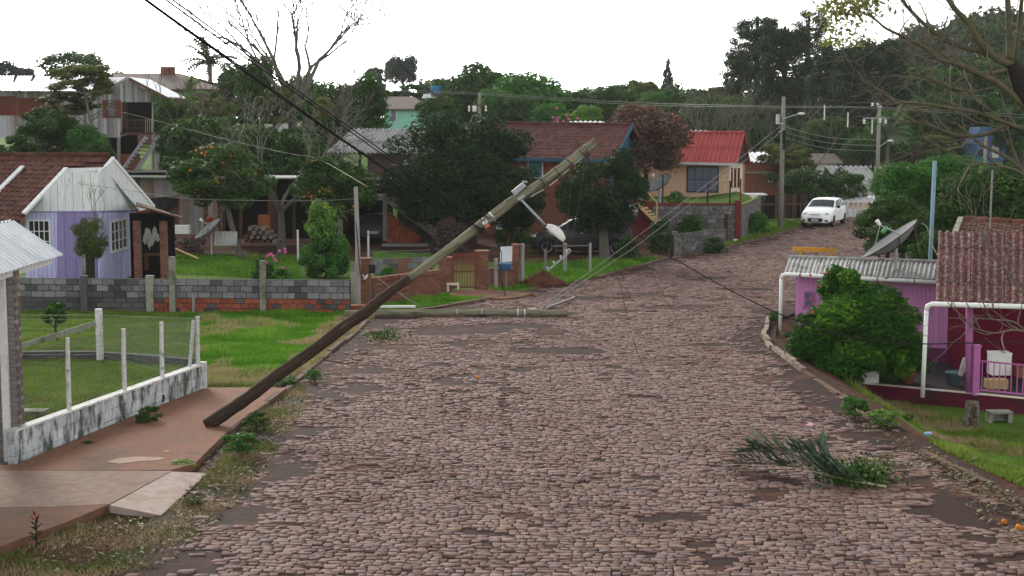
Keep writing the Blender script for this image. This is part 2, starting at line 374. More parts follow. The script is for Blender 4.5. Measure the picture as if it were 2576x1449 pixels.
n_lo = vn(st[:, 0], st[:, 1], .45, 3.1); n_hi = vn(st[:, 0], st[:, 1], 1.7, 9.2)
n_vh = vn(st[:, 0], st[:, 1], 2.6, 21.5); edge = np.minimum(st[:, 0] - xl(st[:, 1]), xr(st[:, 1]) - st[:, 0])
sink = .062 * ss(.34, .60, n_lo * .6 + n_hi * .55) + .062 * (1 - ss(.0, 1.3, edge + n_hi * 1.3)) * (rng.random(len(st)) < .9)
for cx, cy, a, b in PG:
    q = ((st[:, 0] - cx) / a) ** 2 + ((st[:, 1] - cy) / b) ** 2 + n_hi * .9
    sink = sink + .075 * (1 - ss(.6, 1.25, q))
sink = sink + .07 * ((n_vh + .5 * n_hi > .58) & (rng.random(len(st)) < .75)) + .07 * (rng.random(len(st)) < .012)
keep = (sink < .057) & (edge > -.05)
st, sink = st[keep], sink[keep]
def stones(st, sink, K, ring3, seedrng):
    n = len(st); ang = (np.arange(K) + .5) * 2 * np.pi / K
    c, s_ = np.cos(ang), np.sin(ang)
    ux = np.sign(c) * np.abs(c) ** .24; uy = np.sign(s_) * np.abs(s_) ** .24
    ux = ux[None] * (1 + seedrng.normal(0, .06, (n, K))); uy = uy[None] * (1 + seedrng.normal(0, .13, (n, K)))
    hw, hd = st[:, 2:3] / 2, st[:, 3:4] / 2
    cr, sr = np.cos(st[:, 4:5]), np.sin(st[:, 4:5])
    shr = seedrng.normal(0, .16, (n, 1)); tx, ty = seedrng.normal(0, .035, (n, 1)), seedrng.normal(0, .035, (n, 1))
    rings = [(1.0, -.03), (.992, .0255), (.968, .028)] if ring3 else [(1.0, .002), (.95, .024)]
    vs = []
    for sc_, h in rings:
        lx, ly = (ux + shr * uy) * hw * sc_, uy * hd * sc_
        vs.append(np.stack([st[:, 0:1] + lx * cr - ly * sr, st[:, 1:2] + lx * sr + ly * cr, h + st[:, 5:6] - sink[:, None] + (lx * tx + ly * ty) * (h > .01)], -1))
    return np.stack(vs, 1)                                  # n, rings, K, 3
def stone_faces(n, nr, K):
    base = (np.arange(n) * nr * K)[:, None]; fs = []
    k = np.arange(K); k2 = (k + 1) % K
    for r in range(nr - 1):
        fs.append((base[:, :, None] + np.stack([r * K + k, r * K + k2, (r + 1) * K + k2, (r + 1) * K + k], -1)[None]).reshape(-1, 4))
    t = (nr - 1) * K
    fs.append((base + t + np.array([[0, 1, 2, 3]])).reshape(-1, 4))
    if K == 8: fs += [(base + t + np.array([[0, 3, 4, 7]])).reshape(-1, 4), (base + t + np.array([[4, 5, 6, 7]])).reshape(-1, 4)]
    if K == 6: fs += [(base + t + np.array([[0, 3, 4, 5]])).reshape(-1, 4)]
    return np.concatenate(fs)
s_px = F / st[:, 1]; uu = 1288 + st[:, 0] * s_px; vv = HV + CH * s_px
vis = np.where((uu > 40) & (uu < 2540) & (vv < 1440) & (sink < .012))[0]
vis = vis[np.argsort(st[vis, 1])][:300]
one = np.zeros(len(st), bool); one[vis] = True
tpl = []
for k in range(10):
    q = np.array([[0, 0, .18, .14, 0, 0]]); P = stones(q, np.zeros(1), 8, True, np.random.default_rng(k))
    tpl.append(npmesh('cobblestone', P.reshape(-1, 3), stone_faces(1, 3, 8), STONE, np.zeros(24), False))
for q in vis:
    s = st[q]
    inst('cobblestone', tpl[q % 10], road, T(s[0], s[1], s[5] - sink[q]) @ RZ(s[4]) @ MX.Rotation(R.gauss(0, .04), 4, 'X') @ MX.Diagonal((s[2] / .18, s[3] / .14, 1, 1)))
nr_ = (~one) & (st[:, 1] < 48); fr_ = (~one) & (st[:, 1] >= 48)
for msk, K, r3, nm in ((nr_, 8, True, 'near_cobbles'), (fr_, 6, False, 'far_cobbles')):
    P = stones(st[msk], sink[msk], K, r3, rng); n = P.shape[0]
    o = link(bpy.data.objects.new(nm, npmesh(nm, P.reshape(-1, 3), stone_faces(n, P.shape[1], K), STONE, np.repeat(rng.random(n), P.shape[1] * K), False)), road)
    tag(o, kind='stuff')
# ------------------------------------------------------------------ sidewalk, ramp, kerbs
SIDE = pm('red stained pavement', (.19, .095, .06), (.125, .063, .042), sc=9, c3=(.10, .066, .05), sc3=1.1, th3=.57, bump=.35, detail=12, world=True)
SLAB = pm('pinkish concrete', (.27, .195, .16), (.19, .13, .105), sc=7, c3=(.19, .12, .095), sc3=1.6, th3=.55, bump=.3, detail=12, world=True)
SLABL = pm('pale concrete ramp', (.36, .30, .27), (.26, .205, .18), sc=7, c3=(.26, .18, .15), sc3=2.0, th3=.56, bump=.3, detail=12, world=True)
sd_ = [(505, 975), (722, 975), (660, 1020), (592, 1066), (490, 1165), (432, 1182), (0, 1184), (-60, 1184), (-60, 1170), (40, 1168)]
def slab(pts, z, th, mat, name, zc=None, **kw):
    P = [g(u, v, z) for u, v in pts]; m = MB(); m.prism([p - V((0, 0, th)) for p in P], (0, 0, th)); return m.ob(name, mat, **kw)
PATCHM = pm('pale pavement patch', (.34, .26, .21), (.26, .18, .14), sc=9, bump=.2, world=True)
m = MB(); m.prism([g(u, v, .116) for u, v in ((268, 1163), (300, 1153), (350, 1149), (420, 1152), (400, 1158), (340, 1162), (300, 1167))], (0, 0, .006)); m.ob('pavement_patch', PATCHM, label='pale worn patch on the red sidewalk', cat='patch')
walk = slab(sd_, .115, .3, SIDE, 'sidewalk', kind='structure', label='red brown stained sidewalk beside the white block wall')
slab([(-60, 1184), (432, 1184), (276, 1268), (140, 1275), (-60, 1277)], .117, .3, SLAB, 'sidewalk', kind='structure', label='pinkish grey concrete apron of the sidewalk')
slab([(-60, 1278), (140, 1276), (270, 1270), (170, 1312), (60, 1352), (-60, 1400)], .112, .3, SIDE, 'sidewalk', kind='structure', label='near end of the red brown sidewalk')
m = MB(); a, b = g(432, 1186, .13), g(276, 1271, .13); c, d = g(404, 1296, .03), g(522, 1190, .03)
m.prism([a, b, c, d], (0, 0, -.11)); m.ob('concrete_ramp', SLABL, label='pale tilted concrete ramp slab at the sidewalk edge', cat='ramp')
def kerb(pts, name, mat, z0, z1, w, label, n=None):
    """row of kerb stones as one thing"""
    P = [g(u, v) for u, v in pts]; t = thing(name, label, 'kerb', (P[0].x, P[0].y, 0))
    for i in range(len(P) - 1):
        L = (P[i + 1] - P[i]); k = max(1, int(L.length / .9))
        for j in range(k):
            p = P[i] + L * (j / k); q = P[i] + L * ((j + .97) / k)
            ww = V((R.uniform(-.035, .035), R.uniform(-.035, .035), R.uniform(-.03, .012)))
            mm = MB(); mm.para(V((p.x, p.y, z0)) + ww, q - p, (q - p).cross(V((0, 0, 1))).normalized() * w, V((0, 0, z1 - z0 + R.uniform(-.02, .02))))
            mm.ob('kerb_stone', mat, t)
    return t
KERB = pm('earthy kerb stone', (.14, .085, .062), (.075, .05, .04), sc=8, c3=(.06, .07, .04), sc3=2.5, th3=.57, bump=.5, var=.2)
KERBW = pm('worn whitewashed kerb', (.33, .29, .25), (.17, .13, .105), sc=9, c3=(.14, .09, .07), sc3=3, th3=.52, bump=.5, var=.2)
kerb([(492, 1168), (592, 1070), (660, 1022), (722, 976)], 'kerb', KERB, -.1, .095, .13, 'earthy kerb along the sidewalk where the leaning pole stands')
kerb([(-60, 1408), (60, 1358), (170, 1316), (275, 1273)], 'kerb', KERB, -.1, .09, .10, 'dark kerb in front of the red sprouting plant')
kerb([(730, 965), (800, 905), (880, 845), (935, 795)], 'kerb', KERB, -.1, .07, .12, 'low broken kerb along the dry lawn edge')
kerb([(1040, 783), (1130, 770), (1260, 748)], 'kerb', KERB, -.1, .10, .15, 'reddish kerb below the brick wall and gate')
kerb([(1500, 700), (1650, 658), (1740, 642), (1820, 627), (1960, 588), (2015, 574)], 'kerb', KERB, -.1, .09, .14, 'long kerb curving uphill to the white car')
kerb([(1938, 800), (1926, 852), (1950, 880), (2030, 938)], 'kerb', KERBW, -.1, .12, .12, 'whitewashed curved kerb at the pink house corner')
kerb([(2030, 938), (2120, 994), (2200, 1058)], 'kerb', KERB, -.1, .06, .12, 'worn kerb beside the round citrus bush')
kerb([(2330, 1136), (2420, 1182), (2576, 1262), (2700, 1325)], 'kerb', KERB, -.1, .06, .13, 'kerb at the right edge behind the fallen palm frond')
# ------------------------------------------------------------------ grass, weeds, litter
def blades(name, pts, h, w, mat, kind='stuff', label=None, lean=.5, hv=.5, parent=None):
    n = len(pts); z = hz(pts[:, 0], pts[:, 1]) - .012; pn = vn(pts[:, 0], pts[:, 1], 1.1, 7.7); hh = h * (1 + hv * rng.normal(0, .5, n).clip(-1, 2)) * np.clip(1 + 1.6 * pn, .35, 2.2)
    th = rng.random(n) * 2 * np.pi; ln = rng.normal(0, lean, (n, 2)) * hh[:, None]
    b = np.stack([pts[:, 0], pts[:, 1], z], -1); dx = np.stack([np.cos(th), np.sin(th), np.zeros(n)], -1) * (w * (.6 + .8 * rng.random(n)))[:, None]
    tip = b + np.concatenate([ln, hh[:, None]], 1)
    Vt = np.stack([b - dx, b + dx, tip], 1).reshape(-1, 3)
    o = bpy.data.objects.new(name, npmesh(name, Vt, np.arange(3 * n).reshape(-1, 3), mat, np.repeat(np.clip(.62 * rng.random(n) + .35 * (pn + .5), 0, 1), 3)))
    return tag(link(o, parent), label, None, None, kind)
GRASS = lf('grass', (.07, .125, .014), (.15, .235, .030), (.24, .27, .07), trans=.35)
GRASSB = lf('lush grass', (.045, .14, .010), (.115, .28, .020), (.22, .29, .06), trans=.35)
DRY = lf('dry grass', (.22, .16, .085), (.38, .29, .17), (.18, .19, .06), trans=.3)
GRASSO = lf('olive weeds', (.05, .085, .016), (.12, .16, .04), (.22, .17, .08), trans=.3)
def pxpoly(poly, n, z=0.):
    """n random ground points inside an image polygon, uniform over the ground"""
    P = np.array([(g(u, v, z).x, g(u, v, z).y) for u, v in poly]); out = []
    lo, hi = P.min(0), P.max(0); tot = 0
    while tot < n:
        q = lo + rng.random((n * 3, 2)) * (hi - lo); ins = np.zeros(len(q), bool); j = len(P) - 1
        for i in range(len(P)):
            c = ((P[i, 1] > q[:, 1]) != (P[j, 1] > q[:, 1])) & (q[:, 0] < (P[j, 0] - P[i, 0]) * (q[:, 1] - P[i, 1]) / (P[j, 1] - P[i, 1] + 1e-9) + P[i, 0])
            ins ^= c; j = i
        out.append(q[ins]); tot += ins.sum()
    return np.concatenate(out)[:n]
lawn = pxpoly([(30, 782), (880, 785), (940, 800), (880, 850), (730, 968), (505, 972), (500, 985), (36, 1160)], 150000)
nz = vn(lawn[:, 0], lawn[:, 1], .55, 4.4) + .5 * vn(lawn[:, 0], lawn[:, 1], 1.6, 1.3)
dl = xl(lawn[:, 1]) - lawn[:, 0]
inyard = lawn[:, 0] < -6.6 + (lawn[:, 1] - 31.8) * -.25
dryp = ((dl < .9 + .9 * nz) & (rng.random(len(lawn)) < .8)) | ((nz > .36) & ~inyard & (dl < 5) & (rng.random(len(lawn)) < .6)) | ((lawn[:, 1] < 34.2 + nz) & ~inyard & (rng.random(len(lawn)) < .5))
blades('dry_grass', lawn[dryp & (rng.random(len(lawn)) < .8)], .10, .011, DRY, label='tan dry grass along the lawn edge beside the road')
rest = ~dryp
blades('lawn_grass', lawn[rest & inyard], .045, .012, GRASS, label='short green lawn inside the wire fence')
blades('lush_grass', lawn[rest & ~inyard], .075, .016, GRASSB, label='lush bright green grass between fence and block wall')
v2 = pxpoly([(945, 770), (1090, 745), (1135, 738), (1240, 752), (1100, 768), (1045, 778)], 6500)
blades('verge_grass', v2, .08, .016, GRASSB, label='green grass below the brick wall')
v3 = pxpoly([(1310, 672), (1500, 652), (1655, 650), (1640, 660), (1530, 690), (1425, 714), (1330, 722), (1240, 735), (1235, 722), (1305, 718)], 14000)
blades('verge_grass', v3, .11, .018, GRASSB, label='bright grass in front of the black car and wooden posts')
v4 = pxpoly([(1700, 640), (1830, 615), (1950, 575), (2000, 560), (2012, 570), (1955, 586), (1820, 624), (1740, 638)], 5000)
blades('verge_grass', v4, .10, .022, GRASS, label='green verge along the kerb below the peach house')
v5 = pxpoly([(940, 640), (1110, 640), (1120, 652), (940, 660)], 5000); v5b = pxpoly([(430, 640), (760, 645), (750, 700), (430, 690)], 7000)
blades('yard_grass', np.concatenate([v5, v5b]), .09, .02, GRASSB, label='grass in the yards behind the walls')
rp = pxpoly
w1 = rp([(2060, 955), (2190, 965), (2440, 1045), (2576, 1060), (2576, 1120), (2330, 1085), (2200, 1050), (2120, 988)], 9000, -.75)
nn = vn(w1[:, 0], w1[:, 1], .9, 2.2)
blades('bank_grass', w1[nn > -.02], .09, .014, GRASS, label='patchy green weeds on the bank below the pink veranda')
blades('dry_grass', w1[nn <= .04], .09, .010, DRY, label='dry tan grass on the bank below the pink veranda')
w2 = rp([(2330, 1125), (2450, 1110), (2576, 1130), (2720, 1180), (2720, 1320), (2576, 1250), (2420, 1178)], 7000, -.15); w2 = np.concatenate([w2, rp([(2440, 1062), (2700, 1075), (2760, 1260), (2500, 1160), (2330, 1100)], 9000, -.6)])
blades('bank_grass', w2, .06, .012, GRASS, label='green grass right of the kerb by the fallen palm frond')
w3 = rp([(700, 990), (760, 965), (790, 1010), (700, 1130), (640, 1220), (540, 1310), (420, 1420), (200, 1470), (0, 1470), (0, 1400), (270, 1290), (400, 1300), (525, 1195), (600, 1085)], 26000)
n3 = vn(w3[:, 0], w3[:, 1], 1.3, 5.5) + .3 * rng.normal(0, 1, len(w3))
blades('kerb_weeds', w3[n3 > .1], .055, .009, GRASSO, label='green weeds along the left gutter')
blades('dry_grass', w3[n3 < -.18], .05, .007, DRY, label='dry grass tufts along the left gutter')
def litter(name, pts, size, mat, label):
    n = len(pts); z = hz(pts[:, 0], pts[:, 1]) + .02 + .03 * rng.random(n)
    th = rng.random(n) * 2 * np.pi; sz = size * (.5 + rng.random(n)); tl = rng.normal(0, .35, (n, 2))
    a = np.stack([np.cos(th), np.sin(th), tl[:, 0]], -1) * sz[:, None]; b = np.stack([-np.sin(th), np.cos(th), tl[:, 1]], -1) * (sz * .45)[:, None]
    c = np.stack([pts[:, 0], pts[:, 1], z], -1)
    Vt = np.stack([c - a, c - b, c + a, c + b], 1).reshape(-1, 3)
    return tag(link(bpy.data.objects.new(name, npmesh(name, Vt, np.arange(4 * n).reshape(-1, 4), mat, np.repeat(rng.random(n), 4)))), label, None, None, 'stuff')
LIT = lf('fallen leaves', (.07, .042, .026), (.15, .115, .06), (.22, .24, .14), trans=.1)
litter('leaf_litter', np.concatenate([rp([(540, 1120), (700, 1000), (780, 1000), (640, 1230), (420, 1430), (150, 1460), (20, 1440), (300, 1300), (420, 1310)], 1700), rp([(560, 1050), (900, 850), (960, 820), (1000, 850), (760, 985)], 200)]), .034, LIT, 'fallen leaves in the left gutter')
litter('leaf_litter', np.concatenate([rp([(2120, 1010), (2230, 1070), (2340, 1140), (2576, 1270), (2576, 1390), (2380, 1240), (2230, 1130), (2100, 1040)], 800), rp([(2330, 1125), (2420, 1175), (2576, 1255), (2576, 1300), (2400, 1210), (2300, 1140)], 500), rp([(2330, 1110), (2576, 1130), (2576, 1170), (2400, 1150)], 150)]), .036, LIT, 'fallen leaves in the right gutter')
q = rp([(700, 1449), (2576, 1449), (2400, 900), (1000, 860)], 170)
litter('leaf_litter', q, .026, LIT, 'scattered leaves on the cobbles')
# ------------------------------------------------------------------ building helpers
def fr(y, n=-1): return (V((0, y, 0)), V((1, 0, 0)), V((0, 0, 1)), V((0, n, 0)))
def frame(p, q):
    """vertical plane through ground points p -> q, outward normal on the right hand of travel"""
    p, q = V((p[0], p[1], 0)), V((q[0], q[1], 0)); ex = (q - p).normalized(); return (p, ex, V((0, 0, 1)), ex.cross(V((0, 0, 1))))
def fpt(f, a, b, d=0): return f[0] + f[1] * a + f[2] * b + f[3] * d
def px2(poly, y): return [(at(u, v, y).x, at(u, v, y).z) for u, v in poly]
def clip(poly, ax, lo, hi):
    for s, lim in ((1, lo), (-1, -hi)):
        out = []
        for i in range(len(poly)):
            p, q = poly[i], poly[(i + 1) % len(poly)]; dp, dq = s * p[ax] - lim, s * q[ax] - lim
            if dp >= 0: out.append(p)
            if (dp >= 0) != (dq >= 0):
                t = dp / (dp - dq); out.append((p[0] + (q[0] - p[0]) * t, p[1] + (q[1] - p[1]) * t))
        poly = out
        if len(poly) < 3: return []
    return poly
def panel(parent, f, poly, th, mat, name, off=0., **kw):
    m = MB(); m.prism([fpt(f, a, b, off) for a, b in poly], f[3] * th); return m.ob(name, mat, parent, **kw)
def planks(parent, f, poly, w, th, mat, name='plank', gap=.012, ax=0, off=0., rnd=R, jit=.012):
    lo = min(p[ax] for p in poly); hi = max(p[ax] for p in poly); x = lo
    while x < hi - .02:
        ww = w * rnd.uniform(.85, 1.15); c = clip(poly, ax, x + gap / 2, min(x + ww, hi) - gap / 2)
        if len(c) > 2: panel(parent, f, c, th + rnd.uniform(0, jit), rnd.choice(mat) if isinstance(mat, list) else mat, name, off)
        x += ww
UB = {}
def ubox(name, mat):
    k = (name, mat.name)
    if k not in UB: UB[k] = MB().box((0, 0, 0), (1, 1, 1)).mesh(name, mat)
    return UB[k]
def bricks(parent, p, q, z0, rows, bl, bh, th, mat, mort, gap=.012, name='brick', proud=.012, skip=None, core=True, matf=None, rnd=R, top=None):
    p, q = V((p[0], p[1], 0)), V((q[0], q[1], 0)); L = (q - p).length; d = (q - p) / L; an = math.atan2(d.y, d.x)
    if core:
        m = MB(); m.box((p + q) / 2 + V((0, 0, z0 + rows * bh / 2)), (L - .01, th - 2 * proud, rows * bh - .004), an); m.ob('mortar', mort, parent)
    for r in range(rows):
        x = -(bl / 2 if r % 2 else 0)
        while x < L - .03:
            a, b = max(x, 0) + gap / 2, min(x + bl, L) - gap / 2; x += bl
            if b - a < .03 or (skip and skip((a + b) / 2 / L, r)): continue
            mm = matf((a + b) / 2 / L, r) if matf else mat
            c = p + d * ((a + b) / 2) + V((0, 0, z0 + (r + .5) * bh + rnd.uniform(-.004, .004)))
            inst(name, ubox(name, mm), parent, T(c) @ RZ(an + rnd.gauss(0, .008)) @ MX.Diagonal((b - a, th + rnd.uniform(-.006, .008), bh - gap, 1)))
def corr_roof(parent, RL, RR, EL, ER, nw, nl, mat, pitch=.18, amp=.022, seg=6, name='roof_sheet'):
    RL, RR, EL, ER = map(V, (RL, RR, EL, ER))
    def P(a, b): return (EL + (ER - EL) * a) * (1 - b) + (RL + (RR - RL) * a) * b
    n = (RR - RL).cross(EL - RL).normalized(); n = -n if n.z < 0 else n
    for j in range(nl):
        for i in range(nw):
            a0, a1, b0, b1 = i / nw, (i + 1.0) / nw, j / nl, min(1, (j + 1.04) / nl)
            m = MB(); m.corr(P(a0, b0) + n * .016 * (j % 2 + .3 * (i % 2)), P(a1, b0) - P(a0, b0), P(a0, b1) - P(a0, b0), pitch, amp, seg); m.ob(name, mat, parent, smooth=False)
_t = MB()
_pf = [(-.5, 0), (-.38, .10), (-.22, .13), (-.08, .03), (.1, .02), (.3, .035), (.5, .0)]
for yy, zz in ((0, .05), (1.08, 0)): _t.v += [(x, yy, z * .5 + zz) for x, z in _pf]
_t.v += [(x, 0, z * .5 - .02) for x, z in _pf]
_t.f = [(i, i + 1, i + 8, i + 7) for i in range(6)] + [(i + 14, i + 15, i + 1, i) for i in range(6)]
TILEM = {}
def tile_roof(parent, RL, RR, EL, ER, tw, tl, mat, keep=None, maxobj=300):
    RL, RR, EL, ER = map(V, (RL, RR, EL, ER))
    if mat.name not in TILEM: TILEM[mat.name] = _t.mesh('roof_tile', mat)
    me = TILEM[mat.name]; nc = int((ER - EL).length / tw); nrw = int((RL - EL).length / tl); lst = []
    n = (RR - RL).cross(EL - RL).normalized(); n = -n if n.z < 0 else n
    for j in range(nrw):
        for i in range(nc):
            a, b = (i + .5) / nc, j / nrw
            p = (EL + (ER - EL) * a) * (1 - b) + (RL + (RR - RL) * a) * b
            if keep and not keep(p): continue
            lst.append(p + n * (.02 + R.gauss(0, .006)))
    ex = (ER - EL).normalized(); ey = (RL - EL).normalized(); B = MX(((ex.x, ey.x, n.x), (ex.y, ey.y, n.y), (ex.z, ey.z, n.z))).to_4x4()
    lst.sort(key=lambda p: p.y); sc_ = MX.Diagonal((tw, tl, .3, 1)); big = MB()
    for k, p in enumerate(lst):
        M = T(p) @ B @ MX.Rotation(R.gauss(0, .02), 4, 'Z') @ sc_
        if k < maxobj: inst('roof_tile', me, parent, M)
        else: big.add([M @ V(q) for q in _t.v], _t.f)
    if big.v: big.ob('roof_tiles', mat, parent, kind='stuff')
    m = MB(); m.prism([RL - n * .03, RR - n * .03, ER - n * .03, EL - n * .03], -n * .04); return m
def window(parent, f, a0, a1, b0, b1, mf, mg, nv=1, nh=1, fw=.05, dp=.05, bars=None, off=0., name='window'):
    m = MB()
    def bx(x0, x1, z0, z1, d0, d1): m.para(fpt(f, x0, z0, d0 + off), f[1] * (x1 - x0), f[2] * (z1 - z0), f[3] * (d1 - d0))
    bx(a0 - fw, a0, b0 - fw, b1 + fw, 0, dp); bx(a1, a1 + fw, b0 - fw, b1 + fw, 0, dp); bx(a0, a1, b1, b1 + fw, 0, dp); bx(a0, a1, b0 - fw, b0, 0, dp * 1.5)
    for k in range(1, nv): x = a0 + (a1 - a0) * k / nv; bx(x - .012, x + .012, b0, b1, .012, dp * .8)
    for k in range(1, nh): z = b0 + (b1 - b0) * k / nh; bx(a0, a1, z - .012, z + .012, .014, dp * .75)
    w = m.ob(name, mf, parent); m2 = MB(); m2.para(fpt(f, a0, b0, off - .02), f[1] * (a1 - a0), f[2] * (b1 - b0), f[3] * .03); m2.ob('pane', mg, w); return w
GLS = glass('dark window glass', (.02, .022, .03)); GLSB = glass('curtained window glass', (.10, .12, .17), .2)
def axis_ob(m, name, mat, parent, p0, p1, smooth=True):
    M = T(p0) @ (V(p1) - V(p0)).to_track_quat('Z', 'Y').to_matrix().to_4x4(); Mi = M.inverted(); m.v = [tuple(Mi @ V(q)) for q in m.v]
    return link(bpy.data.objects.new(name, m.mesh(name, mat, smooth)), parent, M)
def cat_rom(pts, n=10):
    out = []; P = [V(p) for p in pts]
    for i in range(len(P) - 1):
        p0, p1, p2, p3 = P[max(i - 1, 0)], P[i], P[i + 1], P[min(i + 2, len(P) - 1)]
        for k in range(n):
            t = k / n; out.append(.5 * ((2 * p1) + (p2 - p0) * t + (2 * p0 - 5 * p1 + 4 * p2 - p3) * t * t + (3 * p1 - p0 - 3 * p2 + p3) * t ** 3))
    return out + [P[-1]]
# ------------------------------------------------------------------ left foreground: carport corner, low wall, wire fence
t = thing('carport', 'carport corner with white corrugated roof and grey brick pillar', 'carport', (-8.4, 25, 0))
corr_roof(t, (-9.0, 16, 3.92), (-9.0, 27.2, 3.92), (-8.12, 16, 3.30), (-8.12, 27.2, 3.30), 9, 1, ZINC, pitch=.2, amp=.018)
corr_roof(t, (-9.02, 16, 3.93), (-9.02, 27.2, 3.93), (-11.5, 16, 2.9), (-11.5, 27.2, 2.9), 6, 1, ZINC, pitch=.2, amp=.018)
bricks(t, (-8.66, 25.0), (-8.235, 25.0), -.05, 45, .20, .073, .28, GBRICK, MORT, gap=.01)
m = MB(); m.box((-8.43, 24.80, 1.65), (.11, .09, 3.2)); m.ob('white_post', WHITE, t)
m = MB(); m.box((-8.3, 22, 3.22), (.08, 10, .12)); m.ob('eave_beam', WHITE, t)
m = MB(); m.box((-9.9, 21, 1.45), (1.2, 7.4, 2.9)); m.ob('wall', WHITE, t)
W0, W1 = g(30, 1176), g(503, 990)
def wall_at(u, A=W0, B=W1):
    k = (u - 1288) / F; d = B - A; t_ = (k * A.y - A.x) / (d.x - k * d.y); return A + d * t_
wt = thing('low_block_wall', 'low stained whitewashed block wall topped by wire fence posts', 'wall', W0)
bricks(wt, W0, W1, -.02, 3, .42, .205, .16, WASH, MORT, gap=.008, name='block', proud=.006)
m = MB(); m.beam(W0 + V((0, 0, .615)), W1 + V((0, 0, .615)), .19, .035); m.ob('coping', WPOST, wt)
m = MB(); m.box(W1 + V((.08, .02, .33)), (.13, .15, .68), .1); m.ob('end_pillar', WPOST, wt)
ft = thing('wire_fence', 'white concrete post and wire mesh fence around the left lawn', 'fence', W0)
tops = []
for u, vt, vb in ((157, 850, 1030), (300, 827, 980), (397, 810, 948), (489, 796, 932)):
    b = wall_at(u); zt = at(u, vt, b.y).z; m = MB(); m.tube([(b.x, b.y, .6), (b.x, b.y, zt * .6 + .2), (b.x + .01, b.y, zt)], [.044, .043, .04], 8); m.ob('post', WPOST, ft); tops.append((b, zt))
b = wall_at(488); m = MB(); m.tube([at(476, 935, b.y - .25), at(487, 805, b.y)], .038, 7); m.ob('brace', WPOST, ft)
c = g(252, 905); zt = at(252, 777, c.y).z; m = MB(); m.tube([(c.x, c.y, -.1), (c.x, c.y, zt)], .088, 9); m.ob('corner_post', WPOST, ft)
m = MB(); m.beam(at(-40, 900, c.y), at(243, 813, c.y), .12, .13); m.ob('brace_beam', OLDC, ft)
def wire_mesh(p, q, z0p, z1p, z0q, z1q, sp=.055, sph=.10, rw=.0022):
    m = MB(); L = (q - p).length; n = int(L / sp)
    for k in range(n + 1):
        t_ = k / n; o = p.lerp(q, t_); m.tube([(o.x, o.y, z0p + (z0q - z0p) * t_), (o.x, o.y, z1p + (z1q - z1p) * t_)], rw, 3, False)
    nh = int((z1p - z0p) / sph)
    for k in range(nh + 1):
        s = k / nh; m.tube([(p.x, p.y, z0p + (z1p - z0p) * s), (q.x, q.y, z0q + (z1q - z0q) * s)], rw * (2.2 if k in (0, nh) else 1), 3, False)
    return m
WIRE = pm('fence wire', (.16, .17, .17), rough=.5, bump=0)
P0 = W0 + V((-.1, -.1, 0))
wire_mesh(W0, tops[0][0], .62, 1.85, .62, tops[0][1] - .05).ob('wire_mesh', WIRE, ft)
for i in range(3): wire_mesh(tops[i][0], tops[i + 1][0], .62, tops[i][1] - .05, .62, tops[i + 1][1] - .05).ob('wire_mesh', WIRE, ft)
wire_mesh(V((c.x, c.y, 0)), tops[3][0], .12, zt - .15, .3, tops[3][1] - .05).ob('wire_mesh', WIRE, ft)
wire_mesh(V((c.x - 4, c.y, 0)), V((c.x, c.y, 0)), .12, zt - .15, .12, zt - .15).ob('wire_mesh', WIRE, ft)
lw = thing('garden_wall', 'low dark masonry kerb wall across the fenced lawn', 'wall', g(252, 905))
A, B, C = g(-30, 903), g(260, 903), g(490, 922)
for p, q in ((A, B), (B, C)):
    n = int((q - p).length / .8)
    for k in range(n):
        m = MB(); m.beam(p.lerp(q, k / n) + V((0, .1, .06)), p.lerp(q, (k + .97) / n) + V((0, .1, .07)), .16, .2 + R.uniform(-.02, .03)); m.ob('block', BLOCKD, lw)
m = MB(); m.box(g(70, 1052) + V((0, 0, .14)), (.75, .35, .05)); m.box(g(70, 1052) + V((-.25, 0, .05)), (.1, .3, .18)); m.box(g(70, 1052) + V((.25, 0, .05)), (.1, .3, .18))
m.ob('garden_bench', OLDC, label='low concrete slab bench behind the wire fence', cat='bench')
# ------------------------------------------------------------------ long block wall behind the lawn
B0, B1 = g(-330, 776), g(882, 786)
bw = thing('block_wall', 'long dark cement block wall with a band of red hollow brick behind the lawn', 'wall', B0)
Lw = (B1 - B0).length
def lm(f, r): return BLOCK if R.random() < .72 else BLOCKD
bricks(bw, B0, B1, .40, 3, .365, .19, .17, BLOCK, MORTD, gap=.022, name='block', matf=lm)
f_br = (380 + 330) / (882 + 330)
Bm = B0.lerp(B1, f_br)
bricks(bw, B0, Bm, -.05, 3, .365, .15, .17, BLOCKD, MORTD, gap=.02, name='block', proud=.004)
bricks(bw, Bm, B1, -.05, 3, .245, .15, .17, BRICK, MORTD, gap=.018, name='brick', matf=lambda f, r: BRICK if R.random() < .85 - .4 * (f > .85) else BLOCKD)
for u, w_, v0, mt in ((208, .2, 692, BLOCKD), (374, .22, 692, OLDC), (431, .17, 645, OLDC), (659, .17, 655, OLDC)):
    p = wall_at(u, B0, B1); z = at(u, v0, p.y).z; m = MB(); m.box((p.x, p.y - .1, z / 2 - .05), (w_, .2, z + .1)); m.ob('pillar', mt, bw)
for u, v0, nm, mt, w_ in ((889, 660, 'concrete post at the right end of the cement block wall', OLDC, .16),):
    p = g(u, 772); z = at(u, v0, p.y).z; m = MB(); m.tube([(p.x, p.y, -.1), (p.x, p.y, z)], [.1, .085], 4); m.ob('concrete_post', mt, label=nm, cat='post')
p = g(487, 787); m = MB(); m.tube([p, p + V((.01, 0, .55))], .045, 6); m.ob('wood_stake', WOODG, label='short wooden stake against the red brick band', cat='stake')
p = g(869, 783); m = MB(); m.tube([p, p + V((-.03, 0, .5))], .04, 6); m.tube([p + V((.08, 0, 0)), p + V((.05, 0, .42))], .03, 6); m.ob('wood_stake', WOODG, label='split wooden stake at the wall end by the concrete post', cat='stake')
